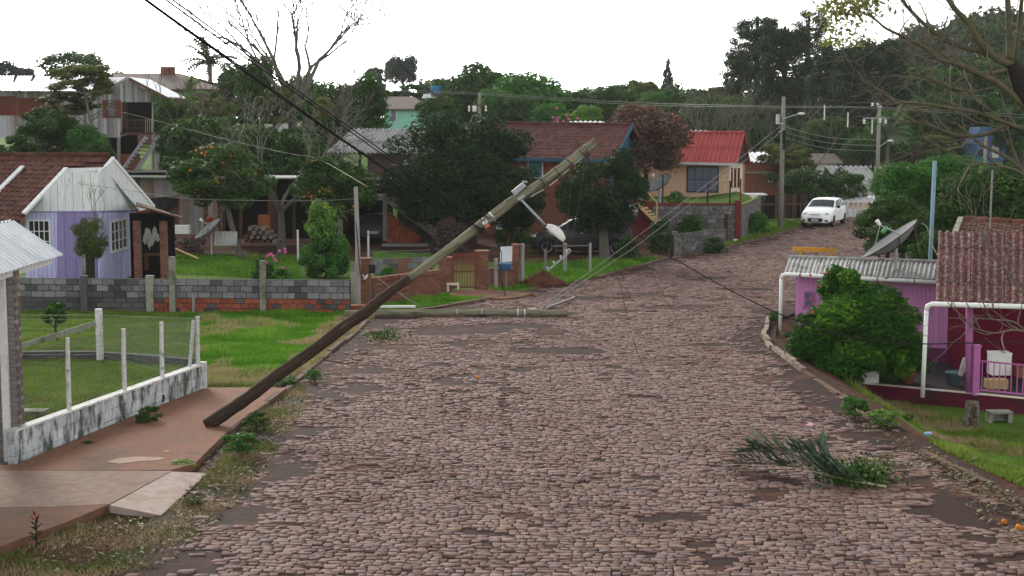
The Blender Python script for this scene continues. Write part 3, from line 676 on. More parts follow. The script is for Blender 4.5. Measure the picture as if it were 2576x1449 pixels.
p = g(901, 770); zt = at(901, 470, p.y).z
up = thing('service_pole', 'slim grey wooden service pole beside the cement block wall', 'pole', p)
m = MB(); m.tube([(p.x, p.y, -.1), (p.x + .01, p.y, zt * .5), (p.x - .03, p.y, zt)], [.085, .075, .06], 8); m.ob('pole', WOODG, up)
m = MB(); m.tube(cat_rom([at(888, 540, p.y), at(893, 560, p.y), at(897, 575, p.y - .1), at(906, 690, p.y - .1)], 6), .014, 5); m.ob('cable', CABLE, up)
m = MB(); m.box(at(936, 676, p.y - .1), (.19, .1, .27), -.15); m.ob('meter_box', BLACK, label='black box hanging from wires by the brick pillar', cat='box')
m = MB(); m.tube([at(925, 690, p.y - .1), at(918, 698, p.y - .1), at(913, 692, p.y - .15)], .022, 5); m.tube([at(925, 690, p.y - .1), at(922, 700, p.y - .1), at(914, 702, p.y - .1)], .018, 5); m.ob('insulator', WHITE, label='white wire clamp dangling beside the black box', cat='clamp')
# ------------------------------------------------------------------ brick wall, gate and pillars
K0, K1 = g(934, 763), g(1104, 739)
kw = thing('brick_wall', 'low old red brick wall with upright brick capping left of the gate', 'wall', K0)
bricks(kw, K0, K1, -.03, 8, .24, .085, .2, BRICKO, MORT, gap=.012)
n = int((K1 - K0).length / .11); ang = math.atan2((K1 - K0).y, (K1 - K0).x)
for k in range(n):
    inst('brick', ubox('brick', BRICKO), kw, T(K0.lerp(K1, (k + .5) / n) + V((0, 0, .74))) @ RZ(ang + R.gauss(0, .03)) @ MX.Diagonal((.085, .24, .13, 1)))
def pillar(u, vb, vt, w, label, rows=None, cap=True):
    p = g(u, vb); z = at(u, vt, p.y).z; t = thing('brick_pillar', label, 'pillar', p); r = int(z / .085)
    bricks(t, (p.x - w / 2, p.y), (p.x + w / 2, p.y), -.03, r, .24, z / r, w, BRICKO, MORT, gap=.012, proud=.014)
    if cap: m = MB(); m.box((p.x, p.y, z), (w + .05, w + .05, .06)); m.ob('cap', BRICKO, t)
    return p, z
pillar(919, 766, 651, .36, 'tall old brick pillar beside the slim service pole')
pillar(1121, 731, 648, .43, 'brick gate pillar left of the rusty gate')
pillar(1213, 728, 632, .42, 'broad old brick gate pillar right of the rusty gate')
pillar(1297, 718, 616, .24, 'narrow brick pillar behind the corrugated letterbox sheet')
k0, k1 = g(1230, 722), g(1292, 719)
kw2 = thing('brick_wall', 'short mossy brick wall right of the gate pillar', 'wall', k0); bricks(kw2, k0, k1, -.03, 8, .24, .085, .2, BRICKO, MORT, gap=.012)
r0, r1 = g(938, 690), g(1090, 684)
kw3 = thing('garden_wall', 'rear grey block garden wall behind the brick wall', 'wall', r0)
bricks(kw3, r0, r1, 0, 3, .38, .19, .18, BLOCK, MORT, gap=.02, name='block', matf=lambda f, r: BRICKO if .40 < f < .62 or f > .92 else (BLOCK if R.random() < .6 else BLOCKD))
wire_mesh(V((r0.x, r0.y - 2.5, 0)), V((r1.x, r1.y - 2.5, 0)), .35, 1.05, .35, 1.05, .08, .08, .004).ob('chain_link', WIRE, kw3)
gp = g(1138, 730); gq = g(1197, 729); zt = at(1165, 640, gp.y).z
gt = thing('metal_gate', 'rusty red metal bar gate between the brick pillars', 'gate', gp)
f = frame(gp, gq); Lg = (gq - gp).length
m = MB()
for a in (.02, Lg - .02): m.para(fpt(f, a - .025, .02), f[1] * .05, f[2] * (zt + (.12 if a > .1 else -.02)), f[3] * .05)
for z in (.08, zt * .5, zt - .05): m.para(fpt(f, .03, z, .01), f[1] * (Lg - .06), f[2] * .05, f[3] * .03)
m.ob('gate_frame', RUST, gt)
for k in range(13):
    a = .05 + (Lg - .1) * (k + .5) / 13; m = MB(); m.para(fpt(f, a - .015, .06, .055), f[1] * .03, f[2] * (zt - .04 + .04 * (k % 2)), f[3] * .02); m.ob('gate_bar', RUST, gt)
slab([(1140, 729), (1232, 727), (1340, 738), (1310, 746), (1262, 751), (1130, 742)], .07, .2, SIDE, 'gate_apron', label='pinkish concrete apron in front of the rusty gate', cat='pavement')
p = g(1247, 727); zt = at(1247, 650, p.y).z; m = MB(); m.tube([p, V((p.x, p.y, zt))], .075, 7); m.ob('wood_post', WOODG, label='grey wooden post under the blue and white letterbox', cat='post')
p = g(1313, 717); zt = at(1313, 613, p.y).z; m = MB(); m.tube([p, V((p.x, p.y, zt * .6)), V((p.x + .02, p.y, zt))], [.085, .08, .075], 7); m.ob('wood_post', WOODG, label='weathered wooden post beside the narrow brick pillar', cat='post')
BLUEP = pm('worn blue plastic', (.03, .09, .20), (.05, .12, .22), sc=12, c3=(.3, .3, .3), sc3=6, th3=.63)
y_ = g(1270, 725).y - .35
lb = thing('letterbox', 'letterbox of white corrugated sheet over a worn blue bin', 'letterbox', at(1272, 680, y_))
a, b = at(1258, 660, y_), at(1288, 658, y_); top = at(1259, 621, y_ + .2)
m = MB(); m.corr(a, b - a, top - a, .055, .012, 6); m.ob('sheet', ZINC, lb)
m = MB(); q = at(1271, 671, y_); m.lathe([(.16, -.13), (.2, -.06), (.23, .08), (.24, .12), (.2, .11)], q, 10); m.ob('blue_bin', BLUEP, lb, smooth=True)
m = MB(); m.tube([at(1273, 682, y_), at(1273, 735, y_)], .03, 6); m.ob('post', WOODG, lb)
# dirt pile, rail posts
p = g(1365, 720)
m = MB()
for k in range(70):
    a = R.uniform(0, 6.28); r = abs(R.gauss(0, .35)); m.blob((p.x + r * 1.35 * math.cos(a), p.y + .3 + r * .8 * math.sin(a), .02 + max(0, .42 - r * .62)), (R.uniform(.05, .16), R.uniform(.05, .14), R.uniform(.04, .1)), 7, .3)
m.blob((p.x, p.y + .3, .0), (.75, .5, .36), 14, .12); m.ob('dirt_pile', pm('red earth', (.13, .05, .03), (.07, .035, .025), sc=9, bump=.7), label='small heap of red earth and wood chips by the kerb', cat='dirt pile')
pf = thing('post_rail', 'weathered post and rail barrier in front of the black car', 'rail', g(1420, 685))
yr = g(1420, 685).y
for u, v0, v1, r in ((1374, 626, 693, .045), (1421, 611, 684, .075), (1476, 611, 668, .05)):
    q = g(u, v1); q = V((q.x, yr, 0)); m = MB(); m.tube([q, V((q.x, yr, at(u, v0, yr).z))], r, 6); m.ob('post', WOODG, pf)
m = MB(); m.tube([at(1391, 619, yr - .08), at(1480, 618, yr - .08)], .032, 6); m.ob('rail', TWIG, pf)
def proj(p):
    d = V(p) - V((0, 0, CH)); w = d.dot(FW); return 1288 + F * d.x / w, 724.5 - F * d.dot(UP) / w
LIL = pm('lilac paint', (.48, .47, .72), (.42, .41, .66), sc=8, c3=(.30, .28, .45), sc3=3, th3=.62, bump=.1, var=.07)
PURP = pm('purple paint', (.27, .22, .43), (.23, .19, .38), sc=6, bump=.1, var=.06)
WPLK = pm('white painted board', (.66, .68, .69), (.56, .58, .58), sc=5, stretch=(4, 4, 1), c3=(.40, .40, .36), sc3=2.5, th3=.6, bump=.1, var=.08)
# ------------------------------------------------------------------ lilac house
Yh = 51.5; f = fr(Yh)
hb = thing('wooden_house', 'lilac and white plank house with brown tiled roof behind the block wall', 'house', at(205, 717, Yh))
def pp(poly): return px2(poly, Yh)
planks(hb, f, pp([(66, 534), (145, 533), (145, 730), (66, 730)]), .15, .03, LIL)
planks(hb, f, pp([(146, 533), (246, 532), (246, 730), (146, 730)]), .34, .022, PURP)
planks(hb, f, pp([(68, 532), (165, 432), (248, 432), (248, 530), (146, 531)]), .30, .03, WPLK)
Gp, Gq = at(246, 600, Yh), at(340, 600, 56.0); fgb = frame(Gp, Gq)
def pg(poly): return [on_f(fgb, *q) for q in poly]
def on_f(f, u, v):
    d = ray(u, v); o = V((0, 0, CH)); n = f[3]; p = o + d * ((f[0] - o).dot(n) / d.dot(n)); return (p - f[0]).dot(f[1]), p.z
planks(hb, fgb, pg([(247, 532), (340, 530), (340, 704), (247, 722)]), .32, .03, LIL)
planks(hb, fgb, pg([(247, 530), (247, 430), (270, 412), (340, 528)]), .42, .034, WPLK)
m = MB(); m.beam(at(66, 533, Yh - .05), at(246, 531.5, Yh - .05), .04, .035); m.ob('trim_board', PURP, hb)
m = MB(); m.beam(fpt(fgb, *on_f(fgb, 247, 532), .05), fpt(fgb, *on_f(fgb, 340, 530), .05), .04, .04); m.ob('trim_board', PURP, hb)
x0 = at(68, 700, Yh + .06).x
m = MB(); m.prism([(x0, Yh + .06, -.2), (Gp.x - .04, Yh + .06, -.2), (Gq.x - .04, 56, -.2), (x0, 56, -.2)], (0, 0, 2.7)); m.ob('wall', WPLK, hb)
m = MB(); m.prism([at(68, 534, Yh + .06), at(165, 438, Yh + .06), at(246, 438, Yh + .06), at(246, 534, Yh + .06)], (0, .3, 0)); m.ob('upper_wall', WPLK, hb)
def wpx(parent, y, u0, u1, v0, v1, mf, mg, nv=1, nh=1, off=0., fw=.05):
    a, b = at(u0, v1, y), at(u1, v0, y); return window(parent, fr(y), a.x, b.x, a.z, b.z, mf, mg, nv, nh, fw, .06, off=off)
wpx(hb, Yh, 77, 124, 556, 632, WHITE, GLS, 4, 3, .04, .045); (a0, z0), (a1, z1) = on_f(fgb, 276, 634), on_f(fgb, 313, 552); window(hb, fgb, a0, a1, z0 + .03, z1, WHITE, GLS, 4, 3, .06, .06, off=.035)
RL, RR = at(-140, 391, 55.0), at(279, 400, 53.6); EL = at(-140, 549, 50.6); ER = EL + (RR - RL)
def kp(p):
    u, v = proj(p); return (v < 420 and u < 268) or u < 165 - (v - 430) * .96
tile_roof(hb, RL, RR, EL, ER, .21, .34, TILE, kp)
def under(pts, mat, name, d=(0, 0, -.05)): m = MB(); m.prism(pts, d); return m.ob(name, mat, hb)
dz = V((0, 0, -.05))
def onp(u, v):           # point of the near roof plane seen at (u, v)
    n = (RR - RL).cross(EL - RL); d = ray(u, v); o = V((0, 0, CH)); return o + d * ((RL - o).dot(n) / d.dot(n))
under([onp(-140, 392) + dz, onp(279, 401) + dz, onp(262, 424) + dz, onp(165, 426) + dz, onp(62, 538) + dz, onp(-140, 548) + dz], WOODB, 'roof_deck')
for a, b, w_ in (((167, 427), (60, 541), .15), ((57, 423), (-12, 492), .16)):
    m = MB(); m.beam(onp(*a) + V((0, 0, .05)), onp(*b) + V((0, 0, .05)), w_, .09); m.ob('verge_board', WPLK, hb)
m = MB(); m.beam(onp(160, 426) + V((0, -.05, -.03)), onp(270, 423) + V((0, -.05, -.03)), .08, .13); m.ob('fascia', WPLK, hb)
for k in range(16):
    a = onp(-130 + k * 26, 392.5); m = MB(); m.tube([a + V((-.19, 0, .05)), a + V((.19, 0, .06))], [.07, .085], 7); m.ob('ridge_tile', TILE, hb)
A = RR + (RR - RL).normalized() * .05; B = at(384, 521, 57.2)
nb = at(262, 428, 53.0); fv = frame((A.x + .1, A.y), (B.x + .1, B.y))
m = MB(); m.prism([fpt(fv, *on_f(fv, *q), 0) for q in ((281, 400), (384, 521), (349, 531), (262, 427))], fv[3] * .05); m.ob('verge_board', WPLK, hb)
m = MB(); m.beam(fpt(fv, *on_f(fv, 281, 399), .05), fpt(fv, *on_f(fv, 385, 520), .05), .06, .12); m.ob('verge_trim', WHITE, hb)
m = MB(); m.beam(A + V((.06, -.05, .03)), onp(262, 424) + V((.06, -.05, .03)), .12, .12); m.ob('verge_board', WPLK, hb)
m = MB(); m.prism([RL + V((0, 0, .02)), A + V((0, 0, .02)), B + V((0, 0, .02)), RL + (B - A) + V((0, 0, .02))], (0, 0, .06)); m.ob('rear_roof', TILE, hb)
# porch on its right side
po = thing('porch', 'dark lean-to porch with brick pillars at the side of the lilac house', 'porch', at(385, 717, 52.5))
m = MB(); m.prism([at(342, 519, 51.2), at(463, 552, 51.2), at(455, 548, 55), at(342, 512, 55)], (0, 0, .06)); m.ob('roof', WOODB, po)
for u in (349, 415):
    p = at(u, 715, 51.7); zt = at(u, 556, 51.7).z; bricks(po, (p.x - .12, p.y), (p.x + .12, p.y), 0, 26, .22, zt / 26, .22, BRICKO, MORT, gap=.012)
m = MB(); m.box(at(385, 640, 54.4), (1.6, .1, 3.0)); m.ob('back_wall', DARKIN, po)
CLOTH = pm('pale cloth', (.42, .41, .38), (.30, .29, .27), sc=6, bump=.5)
m = MB()
for k in range(6): m.blob(at(365 + 6 * k, 590 + R.uniform(-8, 20), 53.2), (.09, .05, R.uniform(.15, .35)), 7, .25)
m.ob('hanging_laundry', CLOTH, label='pale laundry hanging inside the side porch', cat='laundry')
m = MB(); m.box(at(390, 640, 52.8), (.75, .4, .05)); 
for dx in (-.3, .3): m.box(at(390, 660, 52.8) + V((dx, 0, 0)), (.05, .35, .55))
m.ob('work_table', WOODB, label='dark work table inside the side porch', cat='table')
# ------------------------------------------------------------------ grey wooden house on stilts
Yw = 88.0; fw_ = fr(Yw); gm_ = [WOODG, pm('pale grey board', (.36, .37, .39), (.27, .275, .29), sc=5, stretch=(9, 9, 1), var=.2), pm('brownish board', (.22, .16, .125), (.15, .11, .085), sc=5, stretch=(9, 9, 1), var=.2)]
hw = thing('stilt_house', 'grey weathered plank house on stilts with pale corrugated roof and red shutters', 'house', at(190, 432, Yw))
planks(hw, fw_, px2([(-80, 228), (262, 228), (262, 346), (-80, 346)], Yw), .2, .03, [gm_[1], gm_[1], WOODG, gm_[2]])
planks(hw, fw_, px2([(262, 228), (305, 228), (305, 346), (262, 346)], Yw), .19, .03, [gm_[1], WOODG])
planks(hw, fw_, px2([(266, 224), (325, 198), (384, 238), (384, 257), (266, 257)], Yw), .16, .03, gm_, off=.05)
m = MB(); m.box((at(110, 285, Yw + 2).x, Yw + 2.06, at(0, 287, Yw).z), ((385) * Yw / F, 4.0, 2.6)); m.ob('wall', WOODG, hw)
corr_roof(hw, at(-90, 189, Yw + 4), at(325, 195, Yw + .5), at(-90, 227, Yw - .9), at(262, 227, Yw - .9), 9, 1, ZINC, pitch=.2, amp=.014)
A, B = at(325, 194, Yw - .6), at(420, 243, Yw - .6)
m = MB(); m.prism([A, B, B + V((0, 5, 0)), A + V((0, 5, 0))], (0, 0, -.05)); m.ob('roof_slope', ZINC, hw)
m = MB(); m.beam(A + V((0, -.03, -.09)), B + V((0, -.03, -.09)), .05, .16); m.ob('verge_board', WOODB, hw)
m = MB(); m.beam(A + V((0, -.03, -.09)), at(262, 229, Yw - .9), .05, .14); m.ob('verge_board', WOODG, hw)
SHUT = pm('red brown shutter', (.15, .045, .03), (.10, .034, .025), sc=6, stretch=(8, 8, 1), var=.12)
for u0, u1, v0, v1 in ((-20, 40, 242, 290), (44, 112, 246, 292)):
    for k in range(4): m = MB(); a, b = at(u0 + (u1 - u0) * k / 4 + 1, v1, Yw - .06), at(u0 + (u1 - u0) * (k + 1) / 4, v0, Yw - .06); m.box((a + b) / 2, (b.x - a.x, .05, b.z - a.z)); m.ob('shutter', SHUT, hw)
wpx(hw, Yw, 273, 290, 254, 292, SHUT, GLS, 1, 2, .06)
for u0, u1 in ((259, 270), (292, 304)): m = MB(); a, b = at(u0, 296, Yw - .09), at(u1, 252, Yw - .09); m.box((a + b) / 2, (b.x - a.x, .05, b.z - a.z)); m.ob('shutter', SHUT, hw)
m = MB(); m.box(at(345, 297, Yw + 1.6), (1.9, .1, 1.9)); m.ob('balcony_back_wall', DARKIN, hw)
m = MB(); m.box(at(313, 290, Yw + .7), (.06, 1.4, 1.5)); m.ob('balcony_side', WOODB, hw)
m = MB(); a, b = at(303, 334, Yw), at(386, 334, Yw); m.para(a + V((0, -.1, -.1)), b - a, (0, 1.7, 0), (0, 0, .13)); m.ob('balcony_floor', WOODB, hw)
for u in (305, 384): m = MB(); m.beam(at(u, 334, Yw - .02), at(u, 257, Yw - .02), .09); m.ob('balcony_post', WOODG, hw)
for v in (302, 322): m = MB(); m.beam(at(306, v, Yw), at(383, v, Yw), .05, .06); m.ob('rail', WOODB, hw)
for k in range(14):
    u = 316 + k * 5; m = MB(); m.beam(at(u, 332, Yw - .05), at(u, 302 if u < 365 else 300, Yw - .05), .05, .02, (1, 0, 0)); m.ob('baluster', WOODY if u > 364 else WOODB, hw)
for u, v0, v1 in ((299, 346, 436), (386, 336, 440), (397, 340, 436), (240, 346, 430)): m = MB(); m.beam(at(u, v1, Yw), at(u, v0, Yw), .17); m.ob('stilt', WOODG, hw)
m = MB(); m.box(at(280, 390, Yw + 3.5), (3.2, .1, 2.4)); m.ob('under_house_shade', DARKIN, hw)  # dark sheet standing in for the shade below the floor
p, q = at(-80, 400, Yw), at(95, 400, Yw); bricks(hw, p, q, 2.2, 8, .3, .18, .2, BRICK, MORT, gap=.02)
p, q = at(300, 400, Yw + 1.5), at(352, 400, Yw + 1.5); bricks(hw, p, q, 2.4, 7, .3, .18, .2, BRICK, MORT, gap=.02)
sa = thing('wooden_stairs', 'steep wooden stairs descending from the stilt house balcony', 'stairs', at(330, 430, Yw - 1))
for a, b in (((369, 345), (312, 424)), ((397, 349), (340, 432))): m = MB(); m.beam(at(*a, Yw - .5), at(*b, Yw - 1.5), .06, .26); m.ob('stringer', gm_[1], sa)
for k in range(9):
    t_ = (k + .5) / 9; m = MB(); m.beam(at(369 - 57 * t_, 347 + 79 * t_, Yw - .5 - t_), at(395 - 57 * t_, 350 + 82 * t_, Yw - .5 - t_), .24, .045); m.ob('tread', WOODB, sa)
# ------------------------------------------------------------------ plank shack, lean-to and clutter
Ys = 66.0; fs_ = fr(Ys); sk_ = thing('plank_shack', 'rough weathered plank shack between the lilac house and the orange tree', 'shack', at(450, 590, Ys))
bm_ = [WOODB, WOODG, gm_[2], WOODG]
planks(sk_, fs_, px2([(330, 446), (463, 450), (463, 496), (330, 500)], Ys), .2, .03, bm_)
planks(sk_, fs_, px2([(452, 492), (567, 490), (567, 585), (452, 590)], Ys), .2, .03, bm_, off=.02)
planks(sk_, fs_, px2([(330, 500), (452, 495), (452, 590), (330, 590)], Ys), .25, .03, [WOODB, RUST], off=-.05)
m = MB(); m.prism([at(312, 434, Ys - .8), at(442, 433, Ys - .8), at(445, 428, Ys + 3), at(312, 428, Ys + 3)], (0, 0, -.12)); m.ob('roof', DARKIN, sk_)
m = MB(); m.beam(at(312, 443, Ys - .8), at(445, 444, Ys - .8), .05, .08); m.ob('gutter', STEEL, sk_)
m = MB(); m.prism([at(378, 499, Ys - .2), at(446, 492, Ys - .2), at(440, 515, Ys - .2), at(415, 520, Ys - .3), at(390, 548, Ys - .3), at(378, 540, Ys - .2)], (0, .03, 0)); m.ob('dark_tarp', BLACK, sk_)
m = MB(); a, b = at(566, 600, Ys + 3.0), at(850, 440, Ys + 3.0); m.box((a + b) / 2, (b.x - a.x, .1, b.z - a.z)); m.ob('lean_to_shade', DARKIN, sk_)  # flat dark panel painting the shade of the lean-to opening
m = MB(); m.prism([at(560, 446, Ys - .5), at(760, 447, Ys - .5), at(770, 441, Ys + 3), at(560, 441, Ys + 3)], (0, 0, -.06)); m.ob('lean_to_roof', FIBC, sk_)
for u, w_ in ((680, .2), (690, .2), (606, .14), (740, .12)): m = MB(); m.beam(at(u, 600, Ys + .2), at(u, 446, Ys + .2), w_); m.ob('post', WOODB, sk_)
rb_ = thing('rubble_pile', 'pile of dark stones and bricks under the left satellite dish', 'rubble', g(462, 632)); RUB = pm('dark stones', (.12, .10, .09), (.07, .055, .05), sc=9, var=.3)
rbm = [MB().blob((0, 0, 0), 1, 6, .3).mesh('stone', mt) for mt in (RUB, RUB, BRICKO)]
for k in range(60): inst('stone', rbm[k % 3], rb_, T(g(R.uniform(425, 500), R.uniform(626, 640)) + V((0, R.uniform(-.5, 2), R.uniform(.02, .45)))) @ RZ(R.uniform(0, 3)) @ MX.Diagonal((R.uniform(.08, .2), R.uniform(.08, .16), R.uniform(.06, .12), 1)))
lg = thing('log_pile', 'stacked cut logs beside the big bare tree trunk', 'logs', g(660, 640))
for j in range(4):
    for k in range(6 - j):
        p = at(618 + k * 16 + j * 6, 606 - j * 11, 62.5); m = MB(); r = R.uniform(.075, .11); m.tube([p + V((-.06, -.35, 0)), p + V((0.03, .5, 0))], r, 8); m.ob('log', R.choice([WOODB, BARK, gm_[2]]), lg)
p = at(665, 583, 63); m = MB(); m.lathe([(.26, 0), (.27, .2), (.25, .22), (.27, .25), (.26, .62), (.24, .7)], p, 12); m.ob('rusty_barrel', pm('orange rust', (.30, .10, .03), (.20, .07, .03), sc=8), label='rusty orange barrel behind the stacked logs', cat='barrel', smooth=True)
m = MB(); m.corr(at(538, 618, 60), V((.9, 0, 0)), V((0, .3, .55)), .1, .012); m.ob('roof_sheet_scrap', FIBC, label='grey corrugated sheet leaning by the satellite dish', cat='sheet')
m = MB(); m.tube([at(520, 552, 63), at(532, 552, 63)], .1, 8); m.tube([at(532, 552, 63), at(535, 552, 63)], [.1, .06], 8); m.ob('red_bucket', pm('red plastic', (.5, .03, .03), bump=.02), label='red bucket on its side behind the left dish', cat='bucket')
m = MB(); m.box(at(445, 577, 63), (1.1, .4, .35)); m.ob('white_crate', WHITE, label='white crate among the rubble by the porch', cat='crate')
m = MB(); m.beam(at(425, 618, 60), at(498, 650, 58), .05, .04); m.ob('loose_board', WOODY, label='thin pale board leaning down to the rear wall', cat='board')
def dish(name, label, u, v, y, rx, mat, yaw, tilt, vb, mast=.05, feed=True):
    c = at(u, v, y); t = thing(name, label, 'satellite dish', (c.x, c.y, at(u, vb, y).z))
    M = RZ(yaw) @ MX.Rotation(tilt, 4, 'X'); prof = [(rx * k / 7, .34 * rx * (k / 7) ** 2) for k in range(8)]; prof[0] = (.02, 0)
    m = MB(); n = 24; vs = []; fs = []
    for r, z in prof:
        for k in range(n): a = 2 * math.pi * k / n; vs.append(M @ V((r * math.cos(a), r * math.sin(a), z)) + c)
    for i in range(7):
        for k in range(n): fs.append((i * n + k, i * n + (k + 1) % n, (i + 1) * n + (k + 1) % n, (i + 1) * n + k))
    m.add(vs, fs); m.ob('dish', mat, t, smooth=True)
    for k in range(6):
        a = k * math.pi / 3 + .2; m = MB(); m.tube([M @ V((r * math.cos(a), r * math.sin(a), z - .02)) + c for r, z in prof], .012 if rx > .6 else .02, 5); m.ob('rib', IRON, t)
    m = MB(); m.tube([M @ V((rx * math.cos(6.283 * k / 24), rx * math.sin(6.283 * k / 24), .34 * rx)) + c for k in range(25)], .014, 5); m.ob('rim', IRON if rx > .6 else STEEL, t)
    m = MB(); m.tube([c + V((0, .02, -.03)), V((c.x, c.y + .02, at(u, vb, y).z))], mast, 8); m.ob('mast', STEEL, t)
    if feed:
        fpnt = M @ V((0, 0, rx * .85)) + c
        for k in range(3): a = k * 2.09 + .6; m = MB(); m.tube([M @ V((rx * .75 * math.cos(a), rx * .75 * math.sin(a), .2 * rx)) + c, fpnt], .012, 5); m.ob('feed_strut', STEEL, t)
        m = MB(); m.tube([fpnt, fpnt + (M @ V((0, 0, .16)))], [.04, .06], 8); m.ob('feed_horn', WHITE, t)
    return t, M, c
MESHD = pm('grey mesh dish', (.26, .27, .27), (.20, .205, .205), sc=30, bump=.1)
dish('satellite_dish', 'tilted grey mesh satellite dish in the rubble left of the stacked logs', 531, 584, 60, .62, MESHD, rad(-65), rad(38), 640, .03)
# ------------------------------------------------------------------ grey roofed house with garage, balcony and stairs
Yg = 69.0; PLAS = pm('brown render', (.19, .14, .11), (.14, .10, .08), sc=4, c3=(.10, .08, .07), th3=.58)
hg = thing('garage_house', 'house with grey corrugated roof, balcony and open dark garage below', 'house', at(910, 603, Yg))
corr_roof(hg, at(889, 324, Yg + 3.2), at(1090, 326, Yg + 3.2), at(820, 383, Yg - 1), at(1050, 386, Yg - 1), 5, 2, FIBC, pitch=.2, amp=.04)
m = MB(); a, b = at(925, 470, Yg + 1), at(1060, 384, Yg + 1); m.box((a + b) / 2 + V((0, 1.5, 0)), (b.x - a.x, 3, b.z - a.z)); m.ob('wall', PLAS, hg)
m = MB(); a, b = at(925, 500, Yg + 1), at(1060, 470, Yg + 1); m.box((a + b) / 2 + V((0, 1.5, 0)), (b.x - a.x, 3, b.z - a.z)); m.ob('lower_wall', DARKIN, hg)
m = MB(); a, b = at(850, 497, Yg - .6), at(965, 497, Yg - .6); m.para(a + V((0, 0, -.12)), b - a, (0, 4.5, 0), (0, 0, .22)); m.ob('balcony_slab', GREY, hg)
for u in (857, 969): m = MB(); m.beam(at(u, 606, Yg - .4), at(u, 501, Yg - .4), .2); m.ob('column', GREY, hg)
for u, v0, v1, mt in ((881, 455, 492, WOODY), (896, 455, 492, WOODG), (920, 440, 494, WOODY), (930, 430, 494, WOODB), (946, 460, 493, WOODB)): m = MB(); m.beam(at(u, v1, Yg - .5), at(u, v0, Yg - .5), .07); m.ob('balcony_post', mt, hg)
for v in (461, 473): m = MB(); m.beam(at(876, v, Yg - .55), at(962, v + 3, Yg - .55), .04, .09); m.ob('rail', WOODY if v < 470 else WOODB, hg)
m = MB(); a, b = at(850, 606, Yg + 3.8), at(975, 500, Yg + 3.8); m.box((a + b) / 2, (b.x - a.x + .5, .1, b.z - a.z)); m.ob('garage_back', DARKIN, hg)
m = MB(); m.box(at(862, 555, Yg + 1.8), (.1, 4, 1.95)); m.ob('garage_side', BRICKO, hg)
sc2 = thing('concrete_stairs', 'concrete outside stairs above the stacked red bricks', 'stairs', at(1085, 603, Yg - .6))
A, B = at(968, 506, Yg - .6), at(1100, 604, Yg - .6)
m = MB(); m.prism([A, B, B + V((.1, 0, .12)), A + V((.1, 0, .22))], (0, 1.1, 0)); m.ob('stair_beam', GREY, sc2)
for k in range(11):
    q = A.lerp(B, (k + .6) / 11) + V((.12, .55, .16)); m = MB(); m.box(q, (.24, 1.05, .17)); m.ob('step', GREY, sc2)
m = MB(); a, b = at(1000, 620, Yg + .6), at(1200, 520, Yg + .6); m.box((a + b) / 2, (b.x - a.x, .1, b.z - a.z)); m.ob('rear_wall', pm('purple brown render', (.10, .07, .07), (.07, .05, .05), sc=4), sc2)
bs = thing('brick_stack', 'stack of red hollow bricks under the concrete stairs', 'bricks', at(1010, 611, Yg - .9))
hollow = MB().box((0, 0, 0), (1, 1, 1)).mesh('hollow_brick', BRICK)
for r in range(8):
    n = int((1062 - 974 - max(0, r - 1) * 12 - (2 if r else 0)) / 10.2)
    for k in range(n):
        p = at(979.5 + k * 10.2, 606 - r * 9.7, Yg - .95); inst('brick', hollow, bs, T(p + V((R.gauss(0, .008), R.gauss(0, .03), 0))) @ RZ(R.gauss(0, .05)) @ MX.Diagonal((.178, .2, .17, 1)))
m = MB(); m.box(at(1020, 616, Yg - 1.1), (2.1, .4, .12)); m.ob('brick_pallet', WOODG, label='low grey sill under the stacked red bricks', cat='sill')
for u, v0, v1, lb_ in ((927, 580, 650, 'slim whitewashed post left of the leaning pole in the garage yard'), (750, 578, 660, 'slim whitewashed post behind the bright green bush')):
    p = g(u, v1); m = MB(); m.tube([p, V((p.x, p.y, at(u, v0, p.y).z))], .045, 6); m.ob('concrete_post', WPOST, label=lb_, cat='post')
# ------------------------------------------------------------------ brown tiled brick house
RA, RB = at(1192, 311, 78.5), at(1592, 316, 76.0); rd = RB - RA; rd.z = 0; rd.normalize(); aw = V((-rd.y, rd.x, 0))
run, dropz = 3.7, 1.62
hc = thing('brick_house', 'brick house with wide brown tiled roof, blue gable and turquoise shutters', 'house', (RA + RB) / 2 - V((0, 0, 5.4)))
EA, EB = RA - aw * run - V((0, 0, dropz)), RB - aw * run - V((0, 0, dropz))
tile_roof(hc, RA, RB, EA, EB, .24, .36, TILEB).ob('roof_deck', WOODB, hc)
m = MB(); m.prism([RA, RB, RB + aw * run - V((0, 0, dropz)), RA + aw * run - V((0, 0, dropz))], (0, 0, .06)); m.ob('rear_roof', TILEB, hc)
for k in range(28): p = RA.lerp(RB, (k + .5) / 28); m = MB(); m.tube([p - rd * .17 + V((0, 0, .05)), p + rd * .18 + V((0, 0, .06))], [.075, .09], 7); m.ob('ridge_tile', TILEB, hc)
BLUEG = pm('blue painted boards', (.04, .105, .15), (.03, .08, .12), sc=5, stretch=(8, 8, 1)); TURQ = pm('turquoise paint', (.10, .36, .42), (.08, .30, .36), sc=6, bump=.05)
m = MB(); m.beam(EA + V((0, -.05, -.05)), EB + V((0, -.05, -.05)), .05, .16); m.ob('fascia', BLUEG, hc)
f2 = frame(EA + aw * .7, EB + aw * .7 - rd * .5); Lh = (EB - EA).length - .5; zt = EA.z + .15
bb = []
bricks(hc, fpt(f2, 3.2, 0), fpt(f2, Lh, 0), 2.1, 11, .3, .17, .2, BRICK, MORT, gap=.014)
m = MB(); m.para(fpt(f2, 0, -.2, -.02), f2[1] * Lh, f2[3] * -6, V((0, 0, 4.0))); m.ob('wall', BRICKO, hc)
def on_f(f, u, v):
    d = ray(u, v); o = V((0, 0, CH)); n = f[3]; p = o + d * ((f[0] - o).dot(n) / d.dot(n)); return (p - f[0]).dot(f[1]), p.z
